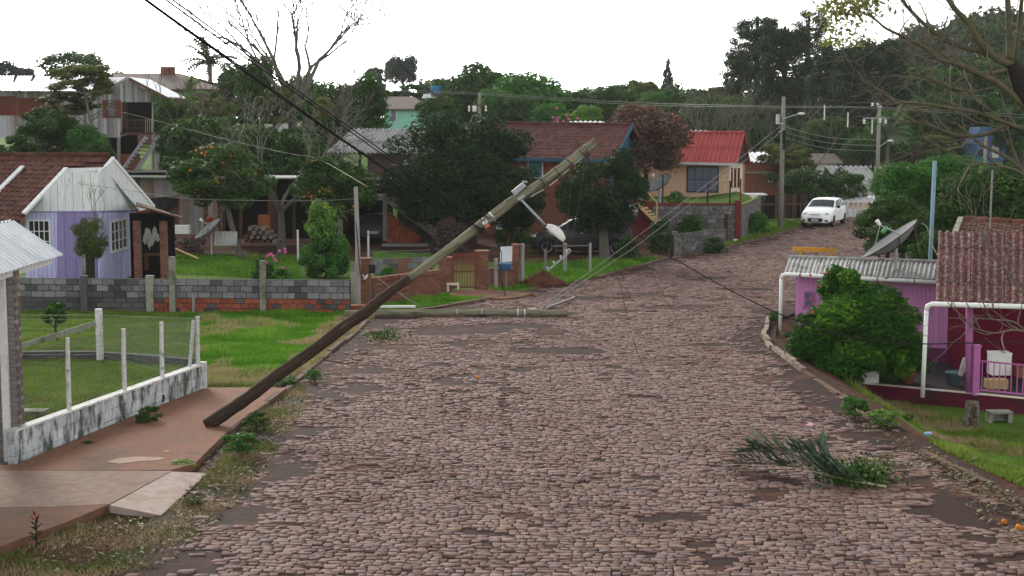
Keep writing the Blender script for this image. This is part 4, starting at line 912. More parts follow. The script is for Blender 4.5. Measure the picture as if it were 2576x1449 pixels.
a0, z0 = on_f(f2, 1332, 446); a1, z1 = on_f(f2, 1366, 405)
def shutter(parent, f, a0, a1, z0, z1, mat):
    w = window(parent, f, a0, a1, z0, z1, WHITE, GLS, 1, 1, .04, .07, off=.11, name='window')
    n = 12
    for k in range(n):
        z = z0 + (z1 - z0) * (k + .5) / n; m = MB(); m.para(fpt(f, a0, z - .03, .13), f[1] * (a1 - a0), f[2] * .045 + f[3] * .03, f[3] * .012); m.ob('slat', mat, w)
shutter(hc, f2, a0, a1, z0, z1, TURQ)
a0, z0 = on_f(f2, 1253, 573); a1, z1 = on_f(f2, 1280, 545); shutter(hc, f2, a0, a1, z0, z1, TURQ)
a0, z0 = on_f(f2, 1174, 553); a1, z1 = on_f(f2, 1196, 530); window(hc, f2, a0, a1, z0, z1, WHITE, GLS, 2, 3, .05, .06, off=.02)
fg = (RB - rd * .45, aw, V((0, 0, 1)), rd)
planks(hc, fg, [(-run + .4, -dropz + .1), (0, -.12), (run - .4, -dropz + .1), (run - .4, -5.3), (-run + .4, -5.3)], .22, .03, BLUEG)
for s in (-1, 1): m = MB(); m.beam(RB + V((0, 0, .02)), RB + aw * s * run - V((0, 0, dropz - .02)), .06, .2); m.ob('verge_board', BLUEG if s < 0 else WOODB, hc)
# ------------------------------------------------------------------ peach house with red roof
Yp = 82.0; PEACH = pm('peach render', (.64, .43, .29), (.57, .38, .255), sc=3, c3=(.42, .28, .19), sc3=1, th3=.62, bump=.05); MAR = pm('maroon paint', (.16, .03, .03), (.12, .03, .028), sc=5)
CREAM = pm('cream render', (.60, .50, .40), (.54, .45, .36), sc=3, bump=.05)
hp = thing('peach_house', 'peach rendered house with red corrugated roof', 'house', at(1740, 512, Yp))
Wl, Wr = at(1560, 512, Yp + 1.5), at(1833, 510, Yp); Wf = at(1866, 508, Yp + 3.4)
zb, zt = at(1830, 515, Yp).z - .3, at(1830, 407, Yp).z
f3 = frame(Wl, Wr); L3 = (V((Wr.x, Wr.y, 0)) - f3[0]).length; f4 = frame(Wr, Wf); L4 = (V((Wf.x, Wf.y, 0)) - f4[0]).length
m = MB(); m.prism([fpt(f3, 0, zb), fpt(f3, L3, zb), V((Wf.x, Wf.y, zb)), fpt(f3, 0, zb, -3.6)], (0, 0, zt - zb)); m.ob('wall', PEACH, hp)
m = MB(); m.prism([fpt(f4, .01, zb + .3, 0), fpt(f4, L4, zb + .3, 0), fpt(f4, L4, zt, 0), fpt(f4, .01, zt, 0)], f4[3] * .02); m.ob('side_wall', CREAM, hp)
for ff, LL in ((f3, L3), (f4, L4)): m = MB(); m.para(fpt(ff, -.02, zb, 0), ff[1] * (LL + .04), f3[2] * .55, ff[3] * .035); m.ob('plinth', MAR, hp)
a0, z0 = on_f(f3, 1730, 481); a1, z1 = on_f(f3, 1806, 421); window(hp, f3, a0, a1, z0, z1, pm('dark frame', (.05, .04, .04)), GLSB, 4, 2, .06, .05)
for u0, u1 in ((1838, 1841), (1845.5, 1850), (1854.5, 1858.5)):
    a0, z0 = on_f(f4, u0, 470); a1, z1 = on_f(f4, u1, 424); window(hp, f4, a0, a1, z0, z1, MAR, GLS, 1, 1, .04, .04, off=.02)
rl, rr = at(1640, 335, Yp + 2.6), at(1874, 335, Yp + 1.6); el, er = at(1615, 405, Yp - .6), at(1856, 411, Yp - 1.0)
corr_roof(hp, rl, rr, el, er, 6, 2, REDROOF, pitch=.24, amp=.04)
bk = at(1889, 412, Yp + 5); m = MB(); m.prism([rr, rl, rl + V((0, 4, -1.5)), bk], (0, 0, -.05)); m.ob('rear_roof', REDROOF, hp)
DWOOD = pm('dark brown wood', (.05, .028, .022), (.035, .02, .018), sc=5)
m = MB(); m.prism([rr + V((-.15, 0, -.08)), er + V((-.1, .2, .0)), bk + V((-.2, -.2, .1))], (0, .03, 0)); m.ob('gable_boards', DWOOD, hp)
m = MB(); m.beam(el + V((0, -.03, -.06)), er + V((0, -.03, -.06)), .05, .13); m.ob('gutter', STEEL, hp)
for k in range(10): p = rl.lerp(rr, (k + .5) / 10); m = MB(); m.tube([p + V((-.24, 0, .04)), p + V((.24, 0, .05))], .08, 7); m.ob('ridge_cap', REDROOF, hp)
# retaining wall and stairs of the peach house
STW = pm('mouldy stone block', (.20, .19, .18), (.11, .10, .10), sc=9, c3=(.05, .05, .05), sc3=2.5, th3=.53, var=.35)
rw = thing('retaining_wall', 'mouldy grey block retaining wall below the peach house', 'wall', g(1750, 600))
q0, q1, q2 = g(1640, 601), g(1852, 601), g(1908, 573); zt = 1.62; q2.z = 0
bricks(rw, q0, q1, -.05, 8, .38, .205, .2, STW, MORTD, gap=.02, name='block'); bricks(rw, q1 + V((.15, .1, 0)), q2, .0, 7, .38, .22, .2, STW, MORT, gap=.02, name='block')
m = MB(); m.beam(q0 + V((0, 0, 1.66)), q1 + V((0, 0, 1.66)), .26, .1); m.ob('coping', MAR, rw); m = MB(); m.beam(q1 + V((.15, .1, 1.6)), q2 + V((0, 0, 1.6)), .24, .07); m.ob('coping', pm('mossy cap', (.12, .15, .04), (.08, .10, .03), sc=9), rw)
m = MB(); m.box(q1 + V((.05, -.05, .9)), (.28, .28, 1.9)); m.ob('corner_pillar', MAR, rw)
wfz = thing('wire_fence', 'thin wire fence with iron posts above the retaining wall', 'fence', q0 + V((0, 0, 1.7)))
for u, vt in ((1667, 440), (1780, 460), (1836, 455), (1870, 450)): p = wall_at(u, q0, q1) if u < 1852 else q1 + V((.2, .2, 0)); m = MB(); m.tube([(p.x, p.y, 1.6), (p.x, p.y, at(u, vt, p.y).z)], .04, 6); m.ob('post', IRON if u < 1860 else RUST, wfz)
wire_mesh(q0 + V((0, .05, 0)), q1 + V((0, .05, 0)), 1.7, 2.7, 1.7, 2.7, .22, .22, .004).ob('wire_mesh', WIRE, wfz)
lo0, lo1 = g(1690, 646), g(1822, 628)
lw2 = thing('garden_wall', 'low dark rendered wall in the overgrown garden below the peach house', 'wall', lo0); bricks(lw2, lo0, lo1, -.02, 5, .4, .19, .18, STW, MORTD, gap=.012, name='block')
m = MB(); p = g(1697, 645); m.box((p.x, p.y - .05, .5), (.22, .22, 1.1)); m.ob('end_pillar', OLDC, lw2)
p = g(1826, 605); m = MB(); m.tube([p, p + V((0, 0, 1.25))], .08, 6); m.ob('wood_post', BARKD, label='dark wooden stake in front of the retaining wall', cat='stake')
ws = thing('wooden_stairs', 'small pale wooden stairs with handrail beside the dark round tree', 'stairs', g(1670, 650))
yy = 67.0
for dy in (0, .8): m = MB(); m.beam(at(1600, 510, yy + dy), at(1652, 562, yy - .3 + dy), .06, .12); m.ob('stringer', WOODY, ws)
for k in range(6): t_ = (k + .4) / 6; m = MB(); q = at(1604 + 50 * t_, 514 + 48 * t_, yy); m.box(q + V((.1, .4, .02)), (.34, .8, .04)); m.ob('tread', WOODY, ws)
m = MB(); m.tube([at(1626, 480, yy - .1), at(1653, 510, yy - .1), at(1650, 600, yy - .1)], .035, 6); m.ob('handrail', WOODY, ws)
m = MB(); a, b = at(1575, 600, yy + .9), at(1640, 505, yy + .9); m.box((a + b) / 2, (b.x - a.x, .1, b.z - a.z)); m.ob('stair_wall', MAR, ws)
m = MB(); m.box(at(1594, 527, yy - .1), (.36, .12, .5)); m.ob('meter_box', STEEL, label='grey meter box left of the wooden stairs', cat='box')
dish('satellite_dish', 'small pale satellite dish beside the peach house stairs', 1660, 470, 76, .75, MESHD, rad(-60), rad(36), 520, .06)
# ------------------------------------------------------------------ pink house on the right
PINK = pm('pink paint', (.56, .24, .48), (.50, .21, .43), sc=6, stretch=(3, 3, 1), c3=(.40, .17, .34), sc3=1.5, th3=.6, bump=.1, var=.06)
PURB = pm('purple plinth', (.17, .04, .12), (.13, .035, .09), sc=5); MAG = pm('magenta wall', (.14, .008, .03), (.11, .008, .025), sc=4, bump=.05); PCOL = pm('pink column', (.40, .13, .32), (.34, .11, .27), sc=5, bump=.08)
MAGB = pm('maroon base', (.12, .015, .035), (.08, .014, .028), sc=5, c3=(.05, .02, .025), th3=.58)
ph = thing('pink_house', 'pink plank house with corrugated roofs and white gutters', 'house', (10.2, 38, -.9))
el, er = at(1972, 687, 41.1), at(2364, 703, 39.0); rl, rr = at(1986, 648, 42.7), at(2372, 661, 40.6)
corr_roof(ph, rl, rr, el, er, 5, 1, FIBC, pitch=.13, amp=.022, seg=6)
bl, br = rl + V((.5, 2.0, -.5)), rr + V((.5, 2.0, -.5)); m = MB(); m.prism([rl, rr, br, bl], (0, 0, -.04)); m.ob('rear_roof', FIBC, ph)
for k in range(8): p = rl.lerp(rr, (k + .5) / 8); d = (rr - rl) / 16.5; m = MB(); m.tube([p - d + V((0, 0, .02)), p + d + V((0, 0, .03))], .055, 7); m.ob('ridge_cap', FIBC, ph)
def pipe(pts, r, nm, n=10): m = MB(); m.tube(cat_rom(pts, 5) if len(pts) > 3 else pts, r, n); return m.ob(nm, CREAMW, ph, smooth=True)
ga, gb = at(1968, 690, 41.0), at(2364, 711, 38.9)
m = MB(); m.tube([ga + V((-.02, 0, -.12)), ga + V((.01, 0, -.03)), ga + V((.1, -.02, 0)), gb], .056, 10); m.ob('gutter', CREAMW, ph, smooth=True)
m = MB(); m.tube([ga + V((-.025, 0, -.1)), V((ga.x - .03, ga.y, -.12))], .05, 10); m.ob('downpipe', CREAMW, ph, smooth=True)
for k in (.12, .38, .62, .85): p = ga.lerp(gb, k); d = (gb - ga).normalized(); m = MB(); m.tube([p - d * .012, p + d * .012], .062, 10); m.ob('pipe_bracket', RUST, ph)
pw0, pw1 = at(2001, 800, 41.5), at(2414, 900, 39.25); f5 = frame(pw0, pw1); L5 = (V((pw1.x, pw1.y, 0)) - f5[0]).length
planks(ph, f5, [(0, -.28), (L5, -.28), (L5, 1.52), (0, 1.52)], .115, .025, PINK, gap=.006, jit=.003)
m = MB(); m.para(fpt(f5, 0, -.9, -.02), f5[1] * L5, f5[3] * -1.6, (0, 0, 2.4)); m.ob('wall', PINK, ph)
m = MB(); m.para(fpt(f5, -.03, -.95, 0), f5[1] * (L5 + .03), f5[3] * .06, (0, 0, .66)); m.ob('plinth', PURB, ph)
m = MB(); m.para(fpt(f5, L5 - .05, -.3, .03), f5[1] * .09, f5[3] * .05, (0, 0, 1.82)); m.ob('corner_board', WHITE, ph)
a0, z0 = on_f(f5, 2028, 770); a1, z1 = on_f(f5, 2046, 737); window(ph, f5, a0, a1, z0, z1, PCOL, GLSB, 1, 2, .04, .04, off=.03)
# front wing
el, er = at(2354, 757, 34.5), at(2700, 768, 33.6); rl, rr = at(2361, 583, 38.0), at(2700, 592, 37.0)
corr_roof(ph, rl, rr, el, er, 4, 4, MAROOF, pitch=.178, amp=.03, seg=8)
ga, gb = at(2338, 765, 34.35), at(2700, 775, 33.4)
m = MB(); m.tube([ga + V((-.06, 0, -.14)), ga + V((-.035, 0, -.04)), ga + V((.06, 0, 0)), gb], .058, 10); m.ob('gutter', CREAMW, ph, smooth=True)
m = MB(); m.tube([ga + V((-.06, 0, -.11)), V((ga.x - .06, ga.y + .12, -.66))], .05, 10); m.ob('downpipe', CREAMW, ph, smooth=True)
for k in (.16, .45, .7): p = ga.lerp(gb, k); d = (gb - ga).normalized(); m = MB(); m.tube([p - d * .012, p + d * .012], .064, 10); m.ob('pipe_bracket', RUST, ph)
RLt, RRt = at(2420, 553, 43), at(2700, 572, 42.4); ELt, ERt = at(2402, 596, 40.3), at(2700, 616, 39.6)
tile_roof(ph, RLt, RRt, ELt, ERt, .22, .36, TILE).ob('roof_deck', WOODB, ph)
for k in range(9): p = RLt.lerp(RRt, (k + .5) / 9); m = MB(); m.tube([p + V((-.18, 0, .05)), p + V((.18, 0, .05))], [.07, .09], 7); m.ob('ridge_tile', BRICKO, ph)
m = MB(); m.beam(RLt + V((-.05, -.05, .05)), ELt + V((-.05, -.1, .05)), .14, .1); m.ob('verge_board', OLDC, ph)
vy = 37.4; a, b = at(2436, 1000, vy), at(2712, 760, vy); m = MB(); m.para((a.x, vy, -.7), (b.x - a.x, -.9, 0), (0, 2.5, 0), (0, 0, 2.9)); m.ob('veranda_wall', MAG, ph)
Dz = -.66
D = [g(2172, 965, Dz), g(2448, 991, Dz), g(2720, 1018, Dz)]
m = MB(); m.prism([D[0], D[1], D[2], V((13.6, 37.5, Dz)), V((12.2, 39.4, Dz)), V((8.3, 41.8, Dz))], (0, 0, -.6)); m.ob('deck', pm('dark asphalt floor', (.055, .05, .055), (.04, .038, .042), sc=8, bump=.3), ph)
for p, q in ((D[0], D[1]), (D[1], D[2])):
    n = int((q - p).length / .3); d = (q - p) / n; nn_ = d.cross(V((0, 0, 1))).normalized()
    for k in range(n): m = MB(); m.para(p + d * (k + .01) + nn_ * .06 + V((0, 0, .004)), d * .98, -nn_ * .16, (0, 0, .02)); m.ob('edge_tile', CREAM if k % 5 else WHITE, ph)
    m = MB(); m.para(p + nn_ * .03 + V((0, 0, -.7)), q - p, -nn_ * .1, (0, 0, .695)); m.ob('base_wall', MAGB, ph)
yc = D[1].y + .08
m = MB(); m.tube([(at(2438, 985, yc).x, yc, Dz), (at(2438, 780, yc).x, yc, 1.52)], .082, 12); m.ob('column', PCOL, ph, smooth=True)
m = MB(); m.box((at(2455, 930, yc - .1).x, yc - .1, Dz + .55), (.15, .15, 1.15)); m.box((at(2455, 930, yc - .1).x, yc - .1, Dz + 1.14), (.18, .18, .05)); m.ob('rail_pillar', PCOL, ph)
rl_ = thing('veranda_railing', 'pink metal bar railing of the veranda', 'railing', (at(2520, 1000, yc).x, yc, Dz))
ra, rb = at(2463, 908, yc - .1), at(2720, 928, D[2].y)
for zz in (0, -.68): m = MB(); m.beam(V((ra.x, ra.y, ra.z + zz)), V((rb.x, rb.y, ra.z + zz)), .035, .035); m.ob('rail', PCOL, rl_)
for k in range(17): p = ra.lerp(rb, (k + .6) / 17); m = MB(); m.box((p.x, p.y, ra.z - .34), (.02, .02, .7)); m.ob('bar', PCOL, rl_)
p = at(2512, 958, 36.3); m = MB(); m.box((p.x, 36.3, Dz + .48), (.46, .42, .5)); m.box((p.x, 36.3, Dz + .75), (.48, .44, .05)); m.ob('washing_machine', WHITE, label='white washing machine behind the pink railing', cat='washing machine')
p = at(2580, 965, 36); m = MB(); m.box((p.x, 36, Dz + .34), (.5, .35, .25)); m.ob('storage_box', BRICKO, label='reddish box at the right behind the pink railing', cat='box')
p = at(2505, 985, 35.6); m = MB(); m.box((p.x, 35.6, Dz + .12), (.5, .3, .22)); m.ob('storage_box', WOODY, label='low wooden box below the white washing machine', cat='box')
def pot(u, v, y, r, h, mat, label, z=Dz):
    p = at(u, v, y); m = MB(); m.lathe([(r * .7, 0), (r * .95, h * .85), (r * 1.08, h * .86), (r * 1.08, h), (r * .9, h), (r * .85, h * .9)], (p.x, p.y, z), 12); return m.ob('flower_pot', mat, label=label, cat='pot', smooth=True)
CLAY = pm('clay pot', (.36, .13, .07), (.28, .10, .055), sc=6)
pot(2285, 970, 36.3, .17, .26, CLAY, 'clay flower pot on the dark deck by the citrus bush')
pot(2398, 960, 36.0, .18, .34, pm('blue grey plastic', (.13, .19, .22), (.10, .15, .18), bump=.03), 'blue grey plant pot beside the pink column')
m = MB(); p = D[0] + V((.1, .12, 0)); m.box((p.x + .1, p.y, Dz + .16), (.34, .28, .28)); m.ob('white_box', WHITE, label='white box at the left end of the deck edge', cat='box')
m = MB(); m.tube([at(2428, 900, 35.4), at(2424, 925, 35.4), at(2415, 945, 35.4)], [.05, .09, .05], 7); m.ob('cloth', CLOTH, label='pale cloth hanging beside the pink column', cat='cloth')
# big dish
BIGD, Md, Cd = dish('satellite_dish', 'large grey mesh satellite dish above the pink house roof', 2254, 622, 40.3, .86, MESHD, rad(-98), rad(36), 688, .055)
p = at(2225, 578, 40.0); m = MB(); m.lathe([(.05, -.1), (.06, -.05), (.06, .05), (.03, .09), (.03, .12)], p, 8, MX.Rotation(.7, 3, 'Y')); m.ob('plastic_bottle', pm('green bottle', (.12, .3, .14), bump=0), label='green bottle capping the large dish feed', cat='bottle')
p = at(2340, 620, 44.5); m = MB(); m.tube([(p.x - .02, p.y, -.6), (p.x + .06, p.y, at(2346, 405, 44.5).z)], .06, 10); m.ob('pipe_mast', pm('blue grey pipe', (.20, .30, .36), (.16, .25, .30), sc=6, c3=(.3, .33, .34), th3=.6), label='blue grey pipe mast behind the large dish', cat='mast', smooth=True)
m = MB(); m.tube([at(2489, 595, 41.5), at(2497, 428, 41.5)], .028, 6); m.ob('thin_mast', WOODG, label='thin brownish mast above the pink house tiles', cat='mast')
yr = 50.0; yb = thing('yellow_barrier', 'yellow painted plank barrier beyond the pink house roof', 'barrier', (at(2048, 640, yr).x, yr, 0))
YEL = pm('yellow paint', (.55, .27, .03), (.46, .22, .03), sc=8, c3=(.34, .18, .05), th3=.6)
a, b = at(1995, 626, yr), at(2101, 630, yr); m = MB(); m.beam(a, b, .06, .15); m.ob('plank', YEL, yb)
for u in (2015, 2092): p = at(u, 632, yr + .06); m = MB(); m.box((p.x, p.y, p.z / 2 + .03), (.07, .06, p.z + .1)); m.ob('post', YEL, yb)
# stump, block, litter
p = g(2442, 1070, -.98); p.z = hz1(p.x, p.y); m = MB(); m.tube([p, p + V((.0, 0, .18)), p + V((.02, 0, .36)), p + V((.02, 0, .56))], [.21, .165, .155, .15], 11); m.tube([p + V((-.1, -.1, 0)), p + V((-.16, -.14, .22))], [.12, .05], 7)
m.ob('tree_stump', pm('rotten stump', (.22, .19, .15), (.10, .08, .065), sc=7, c3=(.035, .025, .02), sc3=4, th3=.52, bump=.8), label='rotting tree stump on the grass below the veranda', cat='stump')
p = g(2512, 1060, -1.0); p.z = hz1(p.x, p.y); m = MB(); m.box(p + V((0, 0, .22)), (.52, .3, .05)); m.box(p + V((-.22, 0, .1)), (.08, .3, .22)); m.box(p + V((.22, 0, .1)), (.1, .3, .22)); m.box(p + V((0, .1, .1)), (.4, .05, .2)); m.ob('concrete_block', OLDC, label='mouldy concrete block bench beside the stump', cat='block')
p = g(2335, 1086, -.35); p.z = hz1(p.x, p.y) + .05; m = MB(); m.tube([p + V((-.07, 0, 0)), p + V((-.055, 0, .002)), p + V((.055, .01, .002)), p + V((.07, .01, 0))], [.028, .038, .038, .028], 10); m.ob('drink_can', pm('blue white can', (.05, .22, .55), (.55, .58, .62), sc=9, rough=.35, bump=0), label='blue and white can lying on the right verge', cat='can')
p = g(2042, 1076); m = MB(); m.add([p + V((-.12, -.02, .05)), p + V((-.02, .06, .09)), p + V((.1, .04, .06)), p + V((.12, -.03, .1)), p + V((0, -.05, .05))], [(0, 4, 1), (4, 3, 2), (4, 2, 1)]); m.ob('wrapper', pm('pink wrapper', (.62, .45, .46), (.5, .2, .22), sc=12, bump=0), label='crumpled pink wrapper on the cobbles', cat='wrapper')
p = g(2450, 1110, -.3); p.z = hz1(p.x, p.y) + .04; m = MB(); m.blob(p, (.08, .05, .03), 8, .3); m.ob('plastic_cup', WHITE, label='crushed pale plastic cup on the right verge', cat='litter')
for (u, v, lb_) in ((2526, 1322, 'smaller fallen orange in the right gutter'), (2563, 1337, 'larger fallen orange at the right edge of the road'), (1203, 955, 'single fallen orange in the middle of the road')):
    p = g(u, v); m = MB(); m.blob(p + V((0, 0, .055)), .042 if 'larger' not in lb_ else .055, 10, .04); m.ob('orange', ORANGE, label=lb_, cat='orange', group='fallen oranges', smooth=True)
p = g(419, 1137, .115); m = MB(); m.add([p + V((-.06, 0, .01)), p + V((0, .03, .03)), p + V((.06, .01, .02)), p + V((.01, -.035, .012))], [(0, 3, 1), (3, 2, 1)]); m.ob('orange_peel', WOODY, label='pale peel lying on the red sidewalk', cat='peel')
p = g(613, 1118); m = MB(); m.para(p, (.16, .02, 0), (-.02, .12, 0), (0, 0, .14)); m.ob('loose_stone', BARKD, label='dark loose cube stone in the left weeds', cat='stone')
p = g(1850, 608); m = MB(); m.blob(p + V((0, 0, .06)), (.14, .08, .06), 8, .25); m.ob('white_litter', WHITE, label='white crumpled bag at the uphill kerb', cat='litter')
# ------------------------------------------------------------------ cars
TYRE = pm('tyre', (.012, .012, .012), rough=.8, bump=.1); RIM = pm('alloy rim', (.5, .5, .52), rough=.35, metal=.6, bump=0); LAMP = pm('headlight lens', (.45, .48, .52), rough=.1, bump=0, spec=.8); PLATE = pm('number plate', (.5, .5, .5), (.3, .3, .32), sc=60, bump=0)
CGLS = pm('car glass', (.02, .03, .04), (.02, .03, .04), rough=.35, bump=0, var=0, spec=.15)
def car(name, label, M, paint, L, W, Hh, suv=False):
    hl, w = L / 2, W / 2; k = Hh / 1.42
    t = bpy.data.objects.new(name, None); t.empty_display_size = .3; link(t, None, M); tag(t, label, 'car')
    S_ = [(hl, .50, .52, .48, .70, .30), (hl - .06, .64, .62, .56, .86, .22), (hl - .22, .74, .70, .64, .95, .20), (hl - .55, .84, .74, .74, .985, .19), (hl - .95, .93, .76, .86, 1.0, .19), (hl - 1.12, .97, .74, .93, 1.0, .19),
          (hl - 1.82, 1.36, .64, .97, 1.0, .19), (hl - 2.3, 1.42, .645, .98, 1.0, .19), (-hl + .75, 1.40, .63, .99, 1.0, .19), (-hl + (.28 if suv else .42), 1.33, .60, 1.0, .985, .20), (-hl + .12, 1.0, .66, .95, .95, .22), (-hl + .03, .75, .66, .7, .90, .26), (-hl, .55, .6, .5, .84, .32)]
    vs = []; n = 14
    for y, zt, wt, zb, wm, z0 in S_:
        zt, zb = zt * k, zb * k; wt *= w / .82; wm *= w; zm = z0 + (zb - z0) * .55
        half = [(0, z0), (wm * .82, z0), (wm * .97, z0 + .09), (wm, zm), (wm * .975, zb), (min(wt, wm), zt - .05 * k), (min(wt, wm) * .72, zt), (0, zt + .015)]
        vs += [V((x, y, z)) for x, z in half] + [V((-x, y, z)) for x, z in half[-2:0:-1]]
    m = MB(); fs = []
    for i in range(len(S_) - 1):
        for j in range(n): fs.append((i * n + j, i * n + (j + 1) % n, (i + 1) * n + (j + 1) % n, (i + 1) * n + j))
    fs += [tuple(range(n)), tuple((len(S_) - 1) * n + j for j in range(n - 1, -1, -1))]
    m.add(vs, fs)
    def pt(i, j): return vs[i * n + j]
    def mk(mm, nm, mat, par=t, smooth=False):
        me = mm.mesh(nm, mat, smooth); return link(bpy.data.objects.new(nm, me), par, M)
    body = mk(m, 'body', paint, t, True)
    md = body.modifiers.new('es', 'EDGE_SPLIT'); md.split_angle = rad(38)
    def pane(c, nm):
        ctr = sum(c, V((0, 0, 0))) / len(c); nr = (c[1] - c[0]).cross(c[2] - c[0]).normalized()
        if nr.dot(ctr - V((0, 0, .7))) < 0: nr = -nr
        mm = MB(); mm.prism([ctr + (p - ctr) * .9 + nr * .002 for p in c], nr * .016); return mk(mm, nm, CGLS)
    for i0, i1, nm in ((5, 6, 'windscreen'), (9, 10, 'rear_window')):
        A_ = [pt(i0, j) for j in range(5, 10)]; B_ = [pt(i1, j) for j in range(5, 10)]; nr = (B_[2] - A_[2]).cross(A_[4] - A_[0]).normalized(); nr = nr if nr.z > 0 else -nr
        lo_ = [a.lerp(b, .08) for a, b in zip(A_, B_)]; hi_ = [a.lerp(b, .9) for a, b in zip(A_, B_)]
        for L_ in (lo_, hi_): L_[0] = L_[0].lerp(L_[1], .25); L_[4] = L_[4].lerp(L_[3], .25)
        mm = MB(); mm.add([q + nr * .02 for q in lo_ + hi_], [(k, k + 1, k + 6, k + 5) for k in range(4)]); mk(mm, nm, CGLS, t)
    for a, b in ((4, 5), (10, 9)):
        pane([pt(5, a).lerp(pt(6, a), .25), pt(7, a).lerp(pt(8, a), .1), pt(7, b).lerp(pt(8, b), .05), pt(6, b).lerp(pt(7, b), .05)], 'side_window')
        pane([pt(7, a).lerp(pt(8, a), .2), pt(9, a).lerp(pt(8, a), .2), pt(9, b).lerp(pt(8, b), .5), pt(7, b).lerp(pt(8, b), .15)], 'side_window')
    for sx in (-1, 1):
        for yy in (hl - .72, -hl + .68):
            r = .30 * (1.12 if suv else 1); mm = MB(); X = MX.Rotation(rad(90), 3, 'Y'); c = V((sx * (w - .09), yy, r))
            mm.lathe([(r * .62, -.1), (r * .95, -.1), (r, -.06), (r, .06), (r * .95, .1), (r * .62, .1)], c, 18, X); wh = mk(mm, 'wheel', TYRE, t, False)
            mm = MB(); mm.lathe([(.02, -.085 * sx), (r * .64, -.07 * sx), (r * .64, .106 * sx), (r * .5, .085 * sx), (.05, .1 * sx)], c, 14, X); mk(mm, 'rim', RIM, wh)
            mm = MB(); mm.tube([V((sx * (w + .004), yy + (r + .05) * math.cos(a), r + .01 + (r + .05) * math.sin(a))) for a in [math.pi * q / 10 for q in range(11)]], .02, 5); mk(mm, 'wheel_arch', BLACK if suv else paint)
            mm = MB(); mm.lathe([(r + .04, -.012), (r + .04, .012)], V((sx * (w - .004), yy, r + .01)), 18, X); mk(mm, 'wheel_well', BLACK)
        mm = MB(); mm.blob((sx * w * .70, hl - .19, .665 * k), (.15, .1, .085), 10, .02); mk(mm, 'headlight', LAMP, t, True)
        mm = MB(); mm.blob((sx * w * .80, -hl + .1, .85 * k), (.08, .08, .16), 8, .02); mk(mm, 'tail_light', RUST, t, True)
        mm = MB(); mm.blob((sx * (w + .1), hl - 1.32, 1.0 * k), (.1, .05, .07), 8, .03); mk(mm, 'mirror', BLACK, t, True)
        mm = MB(); mm.box((sx * (w + .004), hl - 2.2, .82 * k), (.025, .16, .03)); mk(mm, 'door_handle', STEEL if suv else paint)
        mm = MB(); mm.blob((sx * w * .72, hl - .03, .34), (.1, .06, .055), 8, .02); mk(mm, 'fog_light', BLACK, t, True)
    mm = MB(); mm.prism([V((x, hl - .1, z)) for x, z in ((-.42, .36), (-.3, .27), (.3, .27), (.42, .36), (.36, .46), (-.36, .46))], (0, .125, 0)); mk(mm, 'grille', BLACK)
    mm = MB(); mm.box((0, hl - .0, .66 * k), (.5, .06, .035)); mk(mm, 'badge_bar', STEEL)
    for yy, z in ((hl + .035, .36), (-hl - .01, .55)): mm = MB(); mm.box((0, yy, z), (.38, .02, .12)); mk(mm, 'number_plate', PLATE)
    return t
WCAR = pm('white car paint', (.78, .79, .80), (.76, .77, .78), rough=.25, bump=0, var=0, spec=.5); KCAR = pm('black car paint', (.005, .006, .010), (.007, .008, .012), rough=.35, bump=0, var=0, spec=.35)
fwd = V((-.43, -.90, 0)); c = g(2052, 572); c.y += 1.6; c.x += .75
car('hatchback_car', 'white hatchback parked at the top of the road', T(c.x, c.y, .03) @ RZ(math.atan2(-fwd.x, fwd.y)), WCAR, 3.83, 1.66, 1.44)
c = g(1440, 655); car('suv_car', 'black car parked behind the post and rail in front of the brick house', T(at(1432, 600, 64.5).x + .55, 64.5, 0) @ RZ(rad(84)), KCAR, 4.3, 1.78, 1.62, True)
car('dark_car', 'dark car parked inside the shadowy garage', T(at(946, 600, Yg + 1.7).x, Yg + 1.9, 0) @ RZ(rad(2)), KCAR, 3.7, 1.6, 1.36)
# ------------------------------------------------------------------ far houses
BRICKF = pm('dark far brick', (.13, .075, .055), (.09, .055, .045), sc=3, bump=.05)
def simple_house(name, label, u0, u1, vb, ve, vr, y, dp, wall, roof, over=.4, ur0=None, ur1=None, corrp=None):
    A, B = at(u0, vb, y), at(u1, vb, y); ze = at(u0, ve, y).z; zr = at(u0, vr, y + dp / 2).z
    t = thing(name, label, 'house', ((A.x + B.x) / 2, y, A.z))
    zb_ = min(A.z - .2, float(np.min(hz([A.x, B.x, A.x, B.x], [y, y, y + dp, y + dp]))) - .3); m = MB(); m.prism([(A.x, y, zb_), (B.x, y, zb_), (B.x, y + dp, zb_), (A.x, y + dp, zb_)], (0, 0, ze - zb_)); m.ob('wall', wall, t)
    r0 = at(ur0, vr, y + dp / 2).x if ur0 is not None else A.x - over; r1 = at(ur1, vr, y + dp / 2).x if ur1 is not None else B.x + over
    RL_, RR_ = V((r0, y + dp / 2, zr)), V((r1, y + dp / 2, zr)); EL_, ER_ = V((A.x - over, y - over, ze - .05)), V((B.x + over, y - over, ze - .05))
    if corrp: corr_roof(t, RL_, RR_, EL_, ER_, max(2, int((B.x - A.x) / 1.6)), 2, roof, corrp, corrp * .18, 4)
    else: m = MB(); m.prism([RL_, RR_, ER_, EL_], (0, 0, -.08)); m.ob('roof', roof, t)
    m = MB(); m.prism([RL_, RR_, V((B.x + over, y + dp + over, ze)), V((A.x - over, y + dp + over, ze))], (0, 0, -.08)); m.ob('rear_roof', roof, t)
    for xx, rx in ((A.x, RL_), (B.x, RR_)): m = MB(); m.prism([(xx, y + .02, ze - .1), (xx, y + dp, ze - .1), (max(min(rx.x, B.x), A.x), y + dp / 2, zr - .12)], (.02, 0, 0)); m.ob('gable', wall, t)
    return t, y
